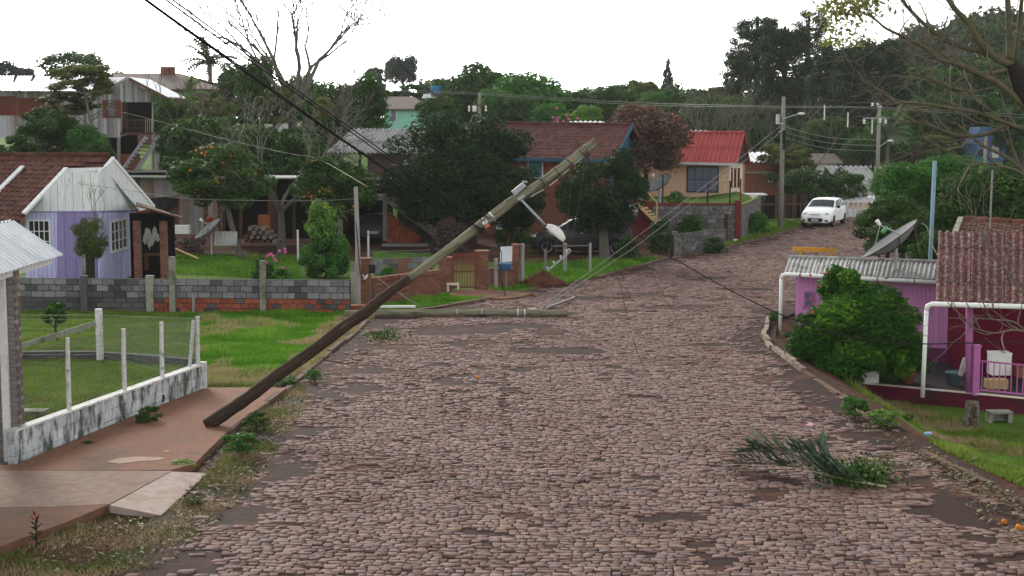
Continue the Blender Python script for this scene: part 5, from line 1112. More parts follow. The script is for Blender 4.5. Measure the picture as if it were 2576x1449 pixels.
AQUA = pm('aqua render', (.30, .62, .52), (.26, .55, .46), sc=2, bump=.03); FARR = pm('faded brown roof', (.17, .14, .125), (.12, .10, .09), sc=3); PALEB = pm('pale blue render', (.40, .50, .58), (.36, .45, .52), sc=2, bump=.03); OFFW = pm('off white render', (.60, .60, .57), (.52, .52, .5), sc=2, bump=.03)
t, y = simple_house('aqua_house', 'aqua green house with faded brown roof beyond the garden trees', 966, 1075, 312, 272, 243, 120, 7, AQUA, FARR, .5, 955, 1040)
wpx(t, 120, 984, 996, 272, 305, WHITE, GLSB); 
t, y = simple_house('far_house', 'distant house with dark hipped roof and three brick chimneys on the left skyline', 310, 540, 250, 222, 184, 118, 9, BRICKF, FARR, .6, 285, 450)
for u in (410, 422, 435): m = MB(); p = at(u, 188, 122); m.box(p, (.34, .34, 1.2)); m.ob('chimney', BRICKO, t); m = MB(); m.box(p + V((0, 0, .62)), (.46, .46, .1)); m.ob('chimney_cap', CREAM, t)
t, y = simple_house('far_house', 'white fragment of a house seen through the bare branches left of the brown house', 655, 720, 275, 258, 250, 112, 5, OFFW, FARR, .3)
t, y = simple_house('far_house', 'pale roofed house with a blue water tank on the skyline right of the aqua house', 1070, 1100, 262, 245, 236, 135, 5, OFFW, FIBC, .3)
m = MB(); p = at(1098, 228, 136); m.lathe([(.5, -.4), (.55, .3), (.45, .42)], p, 12); m.ob('water_tank', pm('blue tank', (.04, .20, .38), bump=0), label='small blue water tank on the skyline', cat='tank'); m = MB(); p = at(1098, 250, 136); m.box(p - V((0, 0, 2)), (.9, .9, 5.2)); m.ob('tank_tower', BRICKO, label='dark brick tower under the blue water tank', cat='tower')
t, y = simple_house('far_house', 'long white ridged roof just behind the brown tiled roof', 1403, 1520, 318, 314, 306, 92, 4, OFFW, WHITE, .1, corrp=.3)
t, y = simple_house('far_house', 'grey corrugated roof edge showing behind the red roof', 1700, 1790, 350, 338, 329, 95, 4, OFFW, FIBC, .1, corrp=.3)
t, y = simple_house('far_house', 'exposed brick house with white corrugated roof right of the peach house', 1872, 1975, 500, 405, 384, 98, 6, BRICKO, ZINC, .3, corrp=.3)
wpx(t, 98, 1934, 1942, 440, 456, WHITE, GLS); m = MB(); m.beam(at(1872, 434, 97.9), at(1970, 434, 97.9), .1, .12); m.ob('concrete_band', GREY, t)
t, y = simple_house('far_house', 'small white gabled house with dark roof behind the second lamp pole', 2048, 2100, 425, 408, 386, 112, 5, OFFW, FARR, .5)
t, y = simple_house('far_house', 'long house with grey corrugated roof and pale blue wall beyond the car', 2150, 2310, 545, 491, 418, 103, 9, PALEB, FIBC, .5, 2075, 2300, corrp=.35)
a, b = at(2174, 540, 102.9), at(2190, 497, 102.9); wpx(t, 103, 2172, 2192, 505, 530, WHITE, GLS, 2, 2)
m = MB(); m.tube([at(2171 + 11.5 - 11.5 * math.cos(q), 505 - 9 * math.sin(q), 102.85) for q in [math.pi * k / 8 for k in range(9)]], .06, 5); m.ob('arch_trim', WHITE, t)
t, y = simple_house('far_shed', 'low peach shed with pale sheet roof behind the white car', 2118, 2215, 548, 508, 494, 92, 4, PEACH, ZINC, .2, corrp=.3)
tb = thing('blue_tower', 'grey blue tower house half hidden among trees at the right', 'tower', at(2480, 395, 115)); BLT = pm('slate blue render', (.10, .17, .30), (.08, .14, .25), sc=2, bump=.03)
m = MB(); a, b = at(2440, 420, 115), at(2515, 362, 115); zz = hz1(a.x, 115) - 1.5; m.box(((a.x + b.x) / 2, 115, (zz + b.z) / 2), (b.x - a.x, 3, b.z - zz)); m.ob('lower_wall', BLT, tb)
m = MB(); p = [at(2448, 362, 114), at(2506, 362, 114), at(2494, 320, 114), at(2466, 320, 114)]; m.prism(p, (0, 2.5, 0)); m.ob('upper_wall', BLT, tb)
m = MB(); m.lathe([(.28, -.05), (.28, .05)], at(2470, 384, 113.4), 14, MX.Rotation(rad(90), 3, 'X')); m.ob('round_window', GLS, tb); m = MB(); m.box(at(2504, 382, 113.4), (.5, .1, .9)); m.ob('window', OFFW, tb)
# fence, walls and clutter near the white car
df = thing('dark_fence', 'dark plank fence behind the concrete lamp pole', 'fence', g(1990, 560)); ya = 83.5
planks(df, fr(ya), px2([(1906, 492), (2035, 488), (2035, 548), (1906, 552)], ya), .2, .03, [BARKD, DARKIN, WOODB])
m = MB(); m.beam(at(1906, 515, ya - .1), at(2035, 512, ya - .1), .05, .1); m.ob('rail', WOODB, df)
m = MB(); a, b = at(1975, 551, 84.2), at(2016, 551, 84.2); m.beam(a, b, .3, .12); m.ob('bench_slab', CREAM, label='pale low bench slab on the grass behind the lamp pole', cat='bench')
for k, (u, vt) in enumerate(((2132, 505), (2147, 515), (2158, 512), (2172, 510))): p = at(u, 546, 84.5); m = MB(); m.tube([p, at(u, vt, 84.5)], .07, 6); m.ob('fence_post', STEEL, label='%s of the four grey stakes right of the white car' % ('first', 'second', 'third', 'fourth')[k], cat='stake', group='grey stakes')
m = MB(); a, b = at(2110, 545, 85.5), at(2190, 526, 85.5); m.box((a + b) / 2, (b.x - a.x, .12, b.z - a.z)); m.ob('white_wall', OFFW, label='low white wall behind the grey stakes', cat='wall')
m = MB(); a, b = at(1870, 505, 90), at(1925, 490, 90); m.box((a + b) / 2, (b.x - a.x, 1.5, .5)); m.ob('water_trough', WHITE, label='white tank beside the exposed brick house', cat='tank')
m = MB(); m.prism([at(2008, 500, 91), at(2020, 478, 91), at(2032, 496, 91)], (0, 1.5, 0)); m.ob('tent_canopy', WHITE, label='small pale canopy behind the dark plank fence', cat='canopy')
# ------------------------------------------------------------------ vegetation
def leaves(P, Nn, size, rnd_, asp=.5):
    n = len(P); Nn = Nn / (np.linalg.norm(Nn, axis=1, keepdims=True) + 1e-9)
    t = rng.normal(0, 1, (n, 3)); t -= Nn * (t * Nn).sum(1, keepdims=True); t /= np.linalg.norm(t, axis=1, keepdims=True) + 1e-9
    b = np.cross(Nn, t); s = (np.asarray(size) * np.ones(n))[:, None]
    Vt = np.stack([P - t * s, P - b * s * asp + Nn * s * .12, P + t * s, P + b * s * asp + Nn * s * .12], 1).reshape(-1, 3)
    return Vt, np.arange(4 * n).reshape(-1, 4), np.repeat(rnd_, 4)
def crown_pts(blobs, n, shell=.2, rs=None):
    rs = rs or rng; B = np.array(blobs); vol = np.prod(B[:, 3:], 1) ** (2 / 3); idx = rs.choice(len(B), n, p=vol / vol.sum())
    d = rs.normal(0, 1, (n, 3)); d /= np.linalg.norm(d, axis=1, keepdims=True)
    r = np.clip(1 - np.abs(rs.normal(0, shell, n)), .15, 1.05) + (rs.random(n) < .10) * np.abs(rs.normal(0, .22, n)) * (1 + .10 * np.sin(d[:, 0] * 9 + idx) * np.sin(d[:, 1] * 8 + idx * 2))
    return B[idx, :3] + d * B[idx, 3:] * r[:, None], d + rs.normal(0, .55, (n, 3)) + np.array([0, 0, .35]), idx
def mk_blobs(kind, seed):
    r = random.Random(seed); out = []
    if kind == 'round':
        for k in range(46):
            a = r.uniform(0, 6.28); z = r.uniform(-.75, .85); q = math.sqrt(max(0, 1 - z * z)) * r.uniform(.45, .78); s = r.uniform(.24, .42); out.append((q * math.cos(a), q * math.sin(a), z * .7, s, s, s * .85))
    elif kind == 'dense':
        out.append((0, 0, 0, .62, .62, .62))
        for k in range(64):
            a = r.uniform(0, 6.28); z = r.uniform(-.95, .95); f_ = r.uniform(.62, .88); q = math.sqrt(max(0, 1 - z * z)) * f_; s = r.uniform(.14, .30); out.append((q * math.cos(a), q * math.sin(a), z * f_, s, s, s * .85))
    elif kind == 'loose':
        for k in range(44):
            a = r.uniform(0, 6.28); z = r.uniform(-.8, .85); q = math.sqrt(max(0, 1 - z * z)) * r.uniform(.3, .85); s = r.uniform(.12, .26); out.append((q * math.cos(a), q * math.sin(a), z * .78, s, s, s * .65))
    elif kind == 'umbrella':
        for k in range(26):
            a = r.uniform(0, 6.28); q = r.uniform(0, .85); s = r.uniform(.14, .26); out.append((q * math.cos(a), q * math.sin(a), .85 - .5 * q * q + r.uniform(-.5, .05) * (r.random() < .4), s, s, s * .4))
    elif kind == 'cone':
        for k in range(60):
            z = r.uniform(-1, .9); w = (1 - (z + 1) / 2) * .85 + .1; a = r.uniform(0, 6.28); q = w * r.uniform(.4, .85); s = w * r.uniform(.22, .4) + .05; out.append((q * math.cos(a), q * math.sin(a), z, s, s, s * .7))
    elif kind == 'shrub':
        for k in range(46):
            a = r.uniform(0, 6.28); z = r.uniform(-.9, .9); q = (.85 if z < .2 else .85 - (z - .2) * .75) * r.uniform(.35, .85); s = r.uniform(.15, .3); out.append((q * math.cos(a), q * math.sin(a), z * .8, s, s, s))
    return out
CR = {}
def crown_mesh(kind, seed, n, leaf, asp=.5):
    k = (kind, seed, n, leaf)
    if k not in CR:
        bl = mk_blobs(kind, seed); P, Nn, idx = crown_pts(bl, n, .16 if kind == 'dense' else .22)
        tone = np.random.default_rng(seed).random(len(bl)); r_ = np.clip(.5 * tone[idx] + .5 * rng.random(n), 0, 1)
        CR[k] = npmesh('crown', *leaves(P, Nn, leaf * (.6 + .8 * rng.random(n)), r_, asp)[:2], LEAFG, np.repeat(r_, 4))
    return CR[k]
def put_crown(t, me, c, sc_, mat, rz, name='crown'):
    o = inst(name, me, t, T(c) @ MX.Diagonal((*sc_, 1)) @ RZ(rz))
    o.material_slots[0].link = 'OBJECT'; o.material_slots[0].material = mat; return o
def branch_mb(mb, p, d, L, r, depth, rnd, spread=.55, up=.12, wob=.12, n=6, kids=3, taper=.62, minr=.004):
    p = V(p); d = V(d).normalized(); seg = 4 if depth > 0 else 3; pts = [p.copy()]; rs = [r]; nodes = []
    for k in range(seg):
        d = (d + V((rnd.gauss(0, wob), rnd.gauss(0, wob), rnd.gauss(0, wob) + up * .5))).normalized(); p = p + d * (L / seg); pts.append(p.copy()); rs.append(max(minr, r * (1 - (1 - taper) * (k + 1) / seg))); nodes.append((p.copy(), d.copy(), rs[-1]))
    mb.tube(pts, rs, max(3, n), False)
    if depth <= 0: return
    for k in range(kids):
        q, dd, rr = nodes[-1] if k < 2 else rnd.choice(nodes[1:])
        ax = dd.orthogonal(); ax.rotate(MX.Rotation(rnd.uniform(0, 6.28), 3, dd)); nd = dd.copy(); nd.rotate(MX.Rotation(rnd.uniform(.5, 1.3) * spread, 3, ax))
        branch_mb(mb, q, nd, L * rnd.uniform(.6, .88), max(minr, rr * rnd.uniform(.55, .85)), depth - 1, rnd, spread, up, wob, max(3, n - 1), kids, taper, minr)
def tree(name, label, u, vt, vb, y, w, kind, mat, seed=1, n=9000, leaf=.06, asp=.5, group=None, trunk=True, ub=None, bark=BARKD, tr=None, cat='tree', depth=None, rz=None):
    T_, B_ = at(u, vt, y), at(u, vb, y); rz_ = (T_.z - B_.z) / 2; rx = w / 2 * y / F * 1.06; x = T_.x; xb = at(ub, vt, y).x if ub else x
    gz_ = hz1(xb, y); t = thing(name, label, cat, (xb, y, gz_), group)
    put_crown(t, crown_mesh(kind, seed, n, leaf, asp), V((x, y, (T_.z + B_.z) / 2)), (rx, depth or rx, rz_), mat, rz if rz is not None else R.uniform(0, 6.28))
    if trunk:
        rnd = random.Random(seed * 7 + int(u)); m = MB(); hgt = max(.3, (T_.z + B_.z) / 2 - gz_); r0 = tr or max(.05, .022 * (T_.z - gz_) + .02)
        b = V((xb, y, gz_ - .15)); c = V((x, y, gz_ + hgt)); mid = b.lerp(c, .5) + V((rnd.gauss(0, .05), 0, 0)) * hgt
        m.tube([b, b.lerp(mid, .5), mid, c], [r0 * 1.25, r0, r0 * .85, r0 * .55], 8); m.ob('trunk', bark, t)
        m = MB()
        for k in range(5):
            a = rnd.uniform(0, 6.28); q = mid.lerp(c, rnd.uniform(0, .8)); m.tube([q, q + V((math.cos(a) * rx * .35, math.sin(a) * rx * .35, rz_ * .35)), q + V((math.cos(a) * rx * .7, math.sin(a) * rx * .7, rz_ * .75))], [r0 * .45, r0 * .3, r0 * .12], 5)
        m.ob('limbs', bark, t)
    return t
om = MB().blob((0, 0, 0), .046, 8, .02).mesh('orange', ORANGE, True)
def fruit(t, u, vt, vb, y, w, n, seed):
    r = random.Random(seed); c = at(u, (vt + vb) / 2, y); rz_ = (at(u, vt, y).z - at(u, vb, y).z) / 2; rx = w / 2 * y / F
    for k in range(n):
        cl_ = k // 3; rc = random.Random(seed * 50 + cl_); a = rc.uniform(3.3, 6.1) + r.gauss(0, .06); z = max(-.8, min(.85, rc.uniform(-.75, .85) + r.gauss(0, .06))); q = math.sqrt(1 - z * z) * r.uniform(.74, .93)
        inst('orange', om, t, T(c + V((q * math.cos(a) * rx, q * math.sin(a) * rx, z * rz_ * .95))) @ MX.Diagonal((r.uniform(.85, 1.2),) * 3 + (1,)))
# near and middle trees
tree('citrus_sapling', 'small citrus tree on the lawn behind the wire fence', 137, 752, 822, 39, 66, 'loose', LEAFC, 3, 2600, .11, ub=145, tr=.035)
t = tree('orange_tree', 'round orange tree full of fruit above the plank shack', 553, 352, 530, 62, 235, 'dense', LEAFG, 4, 15000, .045, ub=600, bark=BARK); fruit(t, 553, 352, 530, 62, 235, 52, 5)
t = tree('orange_tree', 'orange tree with fruit in front of the grey roofed house', 838, 385, 560, 63, 205, 'dense', LEAFG, 6, 15000, .045, rz=1.2); fruit(t, 838, 385, 560, 63, 205, 34, 8)
tree('bright_bush', 'bright green leafy young tree behind the block wall', 818, 560, 705, 54.5, 155, 'shrub', LEAFM, 7, 13000, .055, cat='bush')
t = tree('bright_bush', 'pale green upright shoots topping the young tree behind the block wall', 806, 496, 610, 54.0, 96, 'shrub', LEAFB, 8, 4200, .09, cat='bush', trunk=False)
tree('dark_tree', 'big dense dark green tree in front of the brown tiled house', 1150, 282, 580, 66, 390, 'dense', LEAFD, 9, 34000, .026, asp=.55, depth=3.0, bark=BARKD)
tree('dark_tree', 'dark round tree between the leaning pole top and the peach house', 1518, 370, 598, 61, 225, 'dense', LEAFD, 10, 22000, .034, ub=1524, bark=BARK, tr=.2)
tree('dark_tree', 'dark foliage lobe hanging behind the leaning pole lamp', 1285, 410, 585, 67, 190, 'dense', LEAFD, 9, 34000, .026, depth=1.6)
tree('dark_tree', 'dark foliage lobe above the concrete stairs', 1075, 425, 565, 67.5, 150, 'dense', LEAFD, 10, 22000, .034, depth=1.2, trunk=False)
tree('blossom_tree', 'brownish pink blossoming tree between the brown roof and the red roof', 1628, 250, 460, 79.5, 215, 'round', LEAFP, 11, 20000, .042, bark=BARKD)
tree('citrus_bush', 'lush round citrus bush beside the pink house wall', 2166, 700, 985, 36.0, 430, 'shrub', LEAFC, 12, 34000, .034, asp=.48, cat='bush', depth=1.3)
tree('citrus_bush', 'leafy upper shoots of the citrus bush in front of the grey gutter', 2120, 652, 800, 36.6, 160, 'shrub', LEAFC, 13, 9000, .06, cat='bush', trunk=False)
tree('citrus_bush', 'lower right lobe of the citrus bush above the clay pot', 2285, 815, 955, 35.7, 150, 'shrub', LEAFC, 13, 9000, .06, cat='bush', trunk=False)
tree('citrus_bush', 'lower left lobe of the citrus bush by the whitewashed kerb', 2055, 800, 955, 36.2, 150, 'shrub', LEAFC, 12, 34000, .034, cat='bush', trunk=False)
tree('side_shoot', 'yellow green sprig at the right of the citrus bush', 2265, 735, 800, 36.1, 62, 'loose', LEAFB, 14, 1500, .12, cat='shrub', trunk=False)
tree('dark_shrub', 'dark feathery shrub behind the large satellite dish', 2245, 492, 645, 50, 230, 'shrub', LEAFG, 15, 16000, .042, cat='shrub')
tree('mango_tree', 'mango tree with drooping leaves left of the blue pipe mast', 2275, 388, 560, 56, 185, 'round', LEAFM, 16, 13000, .055, asp=.3)
tree('mango_tree', 'broad mango tree right of the blue pipe mast', 2480, 395, 640, 54, 290, 'round', LEAFG, 17, 18000, .05, asp=.3)
tree('mango_tree', 'light topped mango crown under the blue tower', 2400, 378, 500, 60, 190, 'round', LEAFM, 18, 9000, .065, asp=.3)
tree('dark_shrub', 'dark shrub between the large dish and the maroon roof', 2335, 575, 690, 46, 120, 'shrub', LEAFG, 19, 7000, .06, cat='shrub')
tree('round_tree', 'dark round garden tree behind the concrete lamp pole', 2030, 415, 525, 90, 135, 'round', LEAFG, 20, 7000, .06, bark=BARK)
tree('round_tree', 'dark clipped tree left of the long grey roof', 2125, 422, 520, 94, 105, 'dense', LEAFG, 21, 6000, .06)
tree('olive_tree', 'olive brown leafy tree behind the concrete lamp pole', 1985, 345, 470, 97, 165, 'loose', LEAFO, 22, 8000, .07)
tree('olive_tree', 'airy olive green tree in front of the stilt house', 205, 148, 262, 79, 205, 'loose', LEAFO, 23, 6500, .05, ub=215, bark=BARK, tr=.1)
tree('olive_tree', 'lower olive foliage left of the stilt house window', 165, 225, 300, 80.5, 160, 'loose', LEAFO, 24, 4500, .08, trunk=False)
tree('dark_shrub', 'dark green shrub in front of the stilt house left shutters', 110, 262, 400, 78, 190, 'shrub', LEAFG, 25, 12000, .05, cat='shrub')
tree('pale_shrub', 'grey green broad leaved shrub beside the dark shrub at the stilt house', 215, 310, 402, 76, 115, 'shrub', LEAFM, 26, 6000, .06, cat='shrub')
# left background
tree('dome_tree', 'dark dome shaped tree on the left skyline', 183, 122, 215, 145, 168, 'dense', LEAFG, 27, 8000, .05)
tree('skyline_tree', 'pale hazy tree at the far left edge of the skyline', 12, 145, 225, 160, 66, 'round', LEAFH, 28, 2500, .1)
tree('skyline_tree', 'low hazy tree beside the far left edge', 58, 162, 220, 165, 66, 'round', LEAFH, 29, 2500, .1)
tree('dense_tree', 'large dense dark tree left of the aqua house', 865, 168, 400, 88, 215, 'dense', LEAFG, 30, 20000, .038)
tree('dense_tree', 'tall dark leafy tree behind the power cables', 650, 122, 320, 102, 115, 'round', LEAFG, 31, 9000, .055)
tree('yellow_tree', 'yellow green sprouting crown in the bare tree', 815, 238, 300, 84, 60, 'loose', LEAFY, 32, 1500, .12, trunk=False)
for k, (u, vt, vb, y, w, kd, mt, lb_) in enumerate([(440, 230, 420, 96, 120, 'round', LEAFG, 'dark tree right of the stilt house balcony'), (530, 225, 400, 92, 160, 'loose', LEAFO, 'brownish scrub behind the round orange tree'), (620, 270, 430, 84, 170, 'loose', LEAFG, 'tangled dark thicket behind the bare tree trunk'),
     (750, 300, 440, 80, 150, 'loose', LEAFG, 'thicket between the two orange trees'), (700, 200, 330, 96, 120, 'loose', LEAFO, 'olive thicket under the tall bare tree'), (400, 205, 330, 98, 60, 'round', LEAFM, 'green tree touching the stilt house gable'), (480, 250, 330, 100, 90, 'round', LEAFM, 'light green clump below the chimneyed house')]):
    tree('thicket', lb_, u, vt, vb, y, w, kd, mt, 40 + k, 7000, .065)
for k, (u, vt, vb, y, w, kd, mt, lb_) in enumerate([(520, 270, 450, 80, 190, 'round', LEAFG, 'dark leafy mass left of the big bare tree'), (630, 300, 470, 78, 170, 'round', LEAFG, 'dark leafy mass behind the big bare tree fork'), (760, 320, 480, 76, 170, 'round', LEAFG, 'dark leafy mass behind the grey roof edge'), (450, 300, 450, 82, 110, 'round', LEAFG, 'dark leafy mass beside the wooden stairs'), (900, 300, 400, 90, 130, 'round', LEAFG, 'dark leafy mass under the large dense tree'), (40, 330, 420, 72, 130, 'shrub', LEAFG, 'dark shrub above the lilac roof at the left edge'), (250, 350, 430, 74, 110, 'shrub', LEAFG, 'dark shrub under the stilt house'), (430, 390, 450, 74, 90, 'shrub', LEAFG, 'dark shrub at the foot of the wooden stairs'), (580, 190, 300, 108, 110, 'loose', LEAFG, 'dark trees right of the skyline palm'), (1100, 235, 320, 112, 110, 'round', LEAFG, 'dark tree right of the aqua house')]):
    tree('thicket', lb_, u, vt, vb, y, w, kd, mt, 40 + k % 5, 7000, .065)
# centre background
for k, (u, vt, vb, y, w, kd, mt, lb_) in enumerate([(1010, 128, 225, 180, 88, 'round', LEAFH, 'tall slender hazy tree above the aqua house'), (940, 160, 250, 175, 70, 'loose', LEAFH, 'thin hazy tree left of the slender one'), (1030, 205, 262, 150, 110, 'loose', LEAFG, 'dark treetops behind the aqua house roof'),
     (1205, 150, 330, 135, 190, 'round', LEAFG, 'dark spreading tree behind the far utility pole'), (1335, 175, 340, 125, 215, 'round', LEAFM, 'broad bright green tree above the brown tiled roof'), (1250, 215, 330, 120, 110, 'round', LEAFM, 'green tree left of the broad bright tree'),
     (1385, 255, 330, 105, 90, 'round', LEAFM, 'small blue green tree above the ridge'), (1450, 215, 330, 130, 120, 'round', LEAFG, 'dark tree right of the broad bright tree'), (1540, 205, 330, 135, 130, 'round', LEAFG, 'dark green tree above the blossom tree'), (1625, 185, 300, 150, 110, 'loose', LEAFO, 'brownish tree on the middle skyline'),
     (1680, 140, 260, 180, 44, 'cone', LEAFH, 'slim pale conifer on the skyline'), (1640, 225, 290, 118, 80, 'round', LEAFM, 'light green round tree above the blossom tree'), (1720, 205, 330, 145, 110, 'round', LEAFG, 'dark tree left of the bare trunks'), (1790, 205, 340, 150, 120, 'loose', LEAFO, 'thin woodland crown left of the tall pines'),
     (1425, 282, 318, 93, 50, 'loose', LEAFB, 'lime green shrub behind the brown ridge'), (1480, 262, 312, 96, 70, 'round', LEAFB, 'lime green tree left of the blossom tree'), (1575, 215, 300, 140, 90, 'round', LEAFG, 'hazy green crown behind the blossom tree'), (1300, 240, 320, 118, 90, 'dense', LEAFG, 'dark bush behind the ridge near the far utility pole')]):
    tree('background_tree', lb_, u, vt, vb, y, w, kd, mt, 60 + k % 9, 6500, .07)
for k, (u, vt, vb, y, w, kd, mt, lb_) in enumerate([(275, 170, 240, 150, 90, 'round', LEAFG, 'dark tree behind the stilt house gable'), (590, 150, 260, 140, 90, 'round', LEAFG, 'dark tree right of the skyline palm trunk'), (500, 195, 260, 140, 100, 'round', LEAFG, 'low trees behind the chimneyed house'), (760, 180, 300, 112, 120, 'round', LEAFG, 'dark crown under the tall bare tree'), (955, 215, 290, 150, 80, 'loose', LEAFO, 'thin brownish tree left of the aqua house'), (1130, 190, 290, 150, 120, 'round', LEAFG, 'dark crown right of the blue water tank'), (1500, 215, 310, 142, 140, 'round', LEAFM, 'mid green crown above the brown ridge end'), (1590, 195, 300, 160, 130, 'round', LEAFG, 'dark crown behind the blossom tree top'), (1690, 215, 320, 140, 150, 'round', LEAFG, 'dark crown left of the red roof ridge'), (1780, 225, 350, 132, 140, 'round', LEAFG, 'dark crown over the red roof'), (1850, 235, 370, 128, 120, 'round', LEAFG, 'dark crown right of the red roof'), (2300, 150, 330, 140, 200, 'round', LEAFG, 'dark hillside crown behind the bare branches'), (2480, 130, 300, 145, 220, 'round', LEAFG, 'dark hillside crown at the upper right'), (2580, 180, 340, 130, 160, 'round', LEAFG, 'dark hillside crown beyond the right edge branches')]):
    tree('background_tree', lb_, u, vt, vb, y, w, kd, mt, 60 + k % 9, 6500, .07)
# tall pines (araucaria) on the right hillside
def araucaria(label, u, vt, vb, y, w, seed, n=70):
    r = random.Random(seed); Tp = at(u, vt, y); gz_ = hz1(Tp.x, y); t = thing('pine_tree', label, 'tree', (Tp.x, y, gz_)); rx = w / 2 * y / F; zb_ = at(u, vb, y).z
    m = MB(); m.tube([(Tp.x, y, gz_ - .3), (Tp.x + .1, y, (gz_ + Tp.z) / 2), (Tp.x, y, Tp.z - .3)], [.42, .34, .14], 8); m.ob('trunk', BARKD, t)
    mb = MB(); bl = []
    for k in range(n):
        a = r.uniform(0, 6.28); f_ = r.random(); z = zb_ + (Tp.z - zb_) * (f_ * .8); q = rx * (1.0 - .45 * f_) * r.uniform(.6, 1.05); zz = z + (Tp.z - zb_) * r.uniform(.06, .18)
        e = V((Tp.x + q * math.cos(a), y + q * math.sin(a), zz)); mb.tube([(Tp.x, y, z), (Tp.x + .6 * q * math.cos(a), y + .6 * q * math.sin(a), z + .1), e], [.09, .06, .03], 4, False); s = r.uniform(.55, 1.05); bl.append((e.x, e.y, e.z, s, s, s * .55))
    mb.ob('branches', BARKD, t); P, Nn, idx = crown_pts(bl, n * 130, .35); q = rng.random(len(P)); o = bpy.data.objects.new('crown', npmesh('crown', *leaves(P, Nn, .17, q, .35)[:2], LEAFD, np.repeat(q, 4))); link(o, t); return t
araucaria('tall dark pine with tufted crown left of the wooded hill', 1905, 34, 255, 150, 180, 1, 95); araucaria('dark tufted pine in the middle of the pine group', 1975, 58, 275, 145, 175, 2, 95); araucaria('hazy pine tip rising behind the pine group', 2035, 22, 200, 190, 130, 3, 60)
araucaria('broad layered conifer in front of the wooded hill', 2185, 95, 345, 130, 220, 4, 110); araucaria('dark pine at the left foot of the wooded hill', 2090, 110, 340, 135, 130, 5); araucaria('small pine low on the left of the pine group', 1860, 130, 280, 158, 90, 6, 45)
# wooded hill: far mass of crowns
P_, N_, I_ = crown_pts(mk_blobs('round', 99), 1500, .22); wv, wq, wr = [], [], []; off = 0
rr_ = random.Random(31)
for k in range(215):
    if k < 120: u, y = rr_.uniform(2030, 2760), rr_.uniform(150, 255)
    else: u, y = rr_.uniform(1050 if k % 3 else -200, 2050), rr_.uniform(170, 300)
    x = (u - 1288) * y / F; z = hz1(x, y); h_ = rr_.uniform(7, 12) if k < 120 else rr_.uniform(5, 8); r_ = rr_.uniform(2.8, 4.6)
    if k >= 120 and u < 1100: h_ *= .6
    q = rng.random(len(P_)) * .5 + .5 * rr_.random()
    vv_, _, _ = leaves(P_ * np.array([r_, r_, h_ * .42]) + np.array([x, y, z + h_ * .6]), N_, .42 * (.6 + .8 * rng.random(len(P_))), q, .55); wv.append(vv_); wr.append(np.repeat(q, 4))
wv = np.concatenate(wv); tag(link(bpy.data.objects.new('woodland', npmesh('woodland', wv, np.arange(len(wv)).reshape(-1, 4), lf('woodland leaf', (.018, .036, .013), (.055, .085, .03)), np.concatenate(wr)))), 'dense woodland covering the far hillside', None, None, 'stuff')
for k, (u, vt, vb, y, w, kd, mt, lb_) in enumerate([(2330, 235, 400, 118, 150, 'round', LEAFG, 'dark tree on the hill foot left of the mango crown'), (2245, 270, 400, 116, 120, 'round', LEAFM, 'greenish vine covered tree behind the second lamp pole'), (2460, 225, 340, 120, 170, 'round', LEAFG, 'dark hillside tree above the blue tower'), (2550, 250, 400, 112, 130, 'loose', LEAFG, 'dark hillside tree at the right edge'),
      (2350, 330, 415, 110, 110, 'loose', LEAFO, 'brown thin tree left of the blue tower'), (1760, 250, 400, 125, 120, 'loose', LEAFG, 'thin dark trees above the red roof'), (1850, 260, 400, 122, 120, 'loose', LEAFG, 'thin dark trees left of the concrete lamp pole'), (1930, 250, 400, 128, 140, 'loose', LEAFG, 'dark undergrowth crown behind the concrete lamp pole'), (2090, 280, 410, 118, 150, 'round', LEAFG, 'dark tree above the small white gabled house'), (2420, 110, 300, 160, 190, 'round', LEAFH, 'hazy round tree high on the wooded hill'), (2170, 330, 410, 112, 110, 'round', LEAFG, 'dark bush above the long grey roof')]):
    tree('hill_tree', lb_, u, vt, vb, y, w, kd, mt, 80 + k % 5, 7000, .065)
# bare trees
def bare_tree(name, label, u, vb, y, h, r, depth, seed, mat, d0=(0, 0, 1), **kw):
    b = at(u, vb, y); gz_ = hz1(b.x, y); b = V((b.x, y, gz_ - .1)); t = thing(name, label, 'tree', (b.x, y, gz_)); rnd = random.Random(seed)
    m = MB(); top = b + V(d0).normalized() * h * .3; m.tube([b, b.lerp(top, .5) + V((rnd.gauss(0, .05), 0, 0)), top], [r * 1.3, r, r * .85], 9); m.ob('trunk', mat, t)
    m = MB()
    nl_ = kw.pop('limbs', 4)
    for k in range(nl_): a = 6.28 * k / nl_ + rnd.uniform(-.4, .4); branch_mb(m, top - V((0, 0, rnd.uniform(0, h * .06))), (math.cos(a) * .75, math.sin(a) * .6, 1), h * .27, r * .6, depth, rnd, **kw)
    m.ob('branches', mat, t); return t
BARKL = pm('lichen bark', (.13, .12, .095), (.075, .07, .055), sc=8, bump=.3)
bare_tree('bare_tree', 'big bare grey tree with forked trunk between the orange trees', 708, 600, 64, 7.2, .17, 4, 3, BARK, spread=.75, up=.10, wob=.16, minr=.012)
bare_tree('bare_tree', 'tall bare tree spreading against the white sky', 738, 300, 97, 13.0, .30, 4, 12, BARKL, spread=.55, up=.16, wob=.12, minr=.018, kids=3, limbs=6, taper=.7)
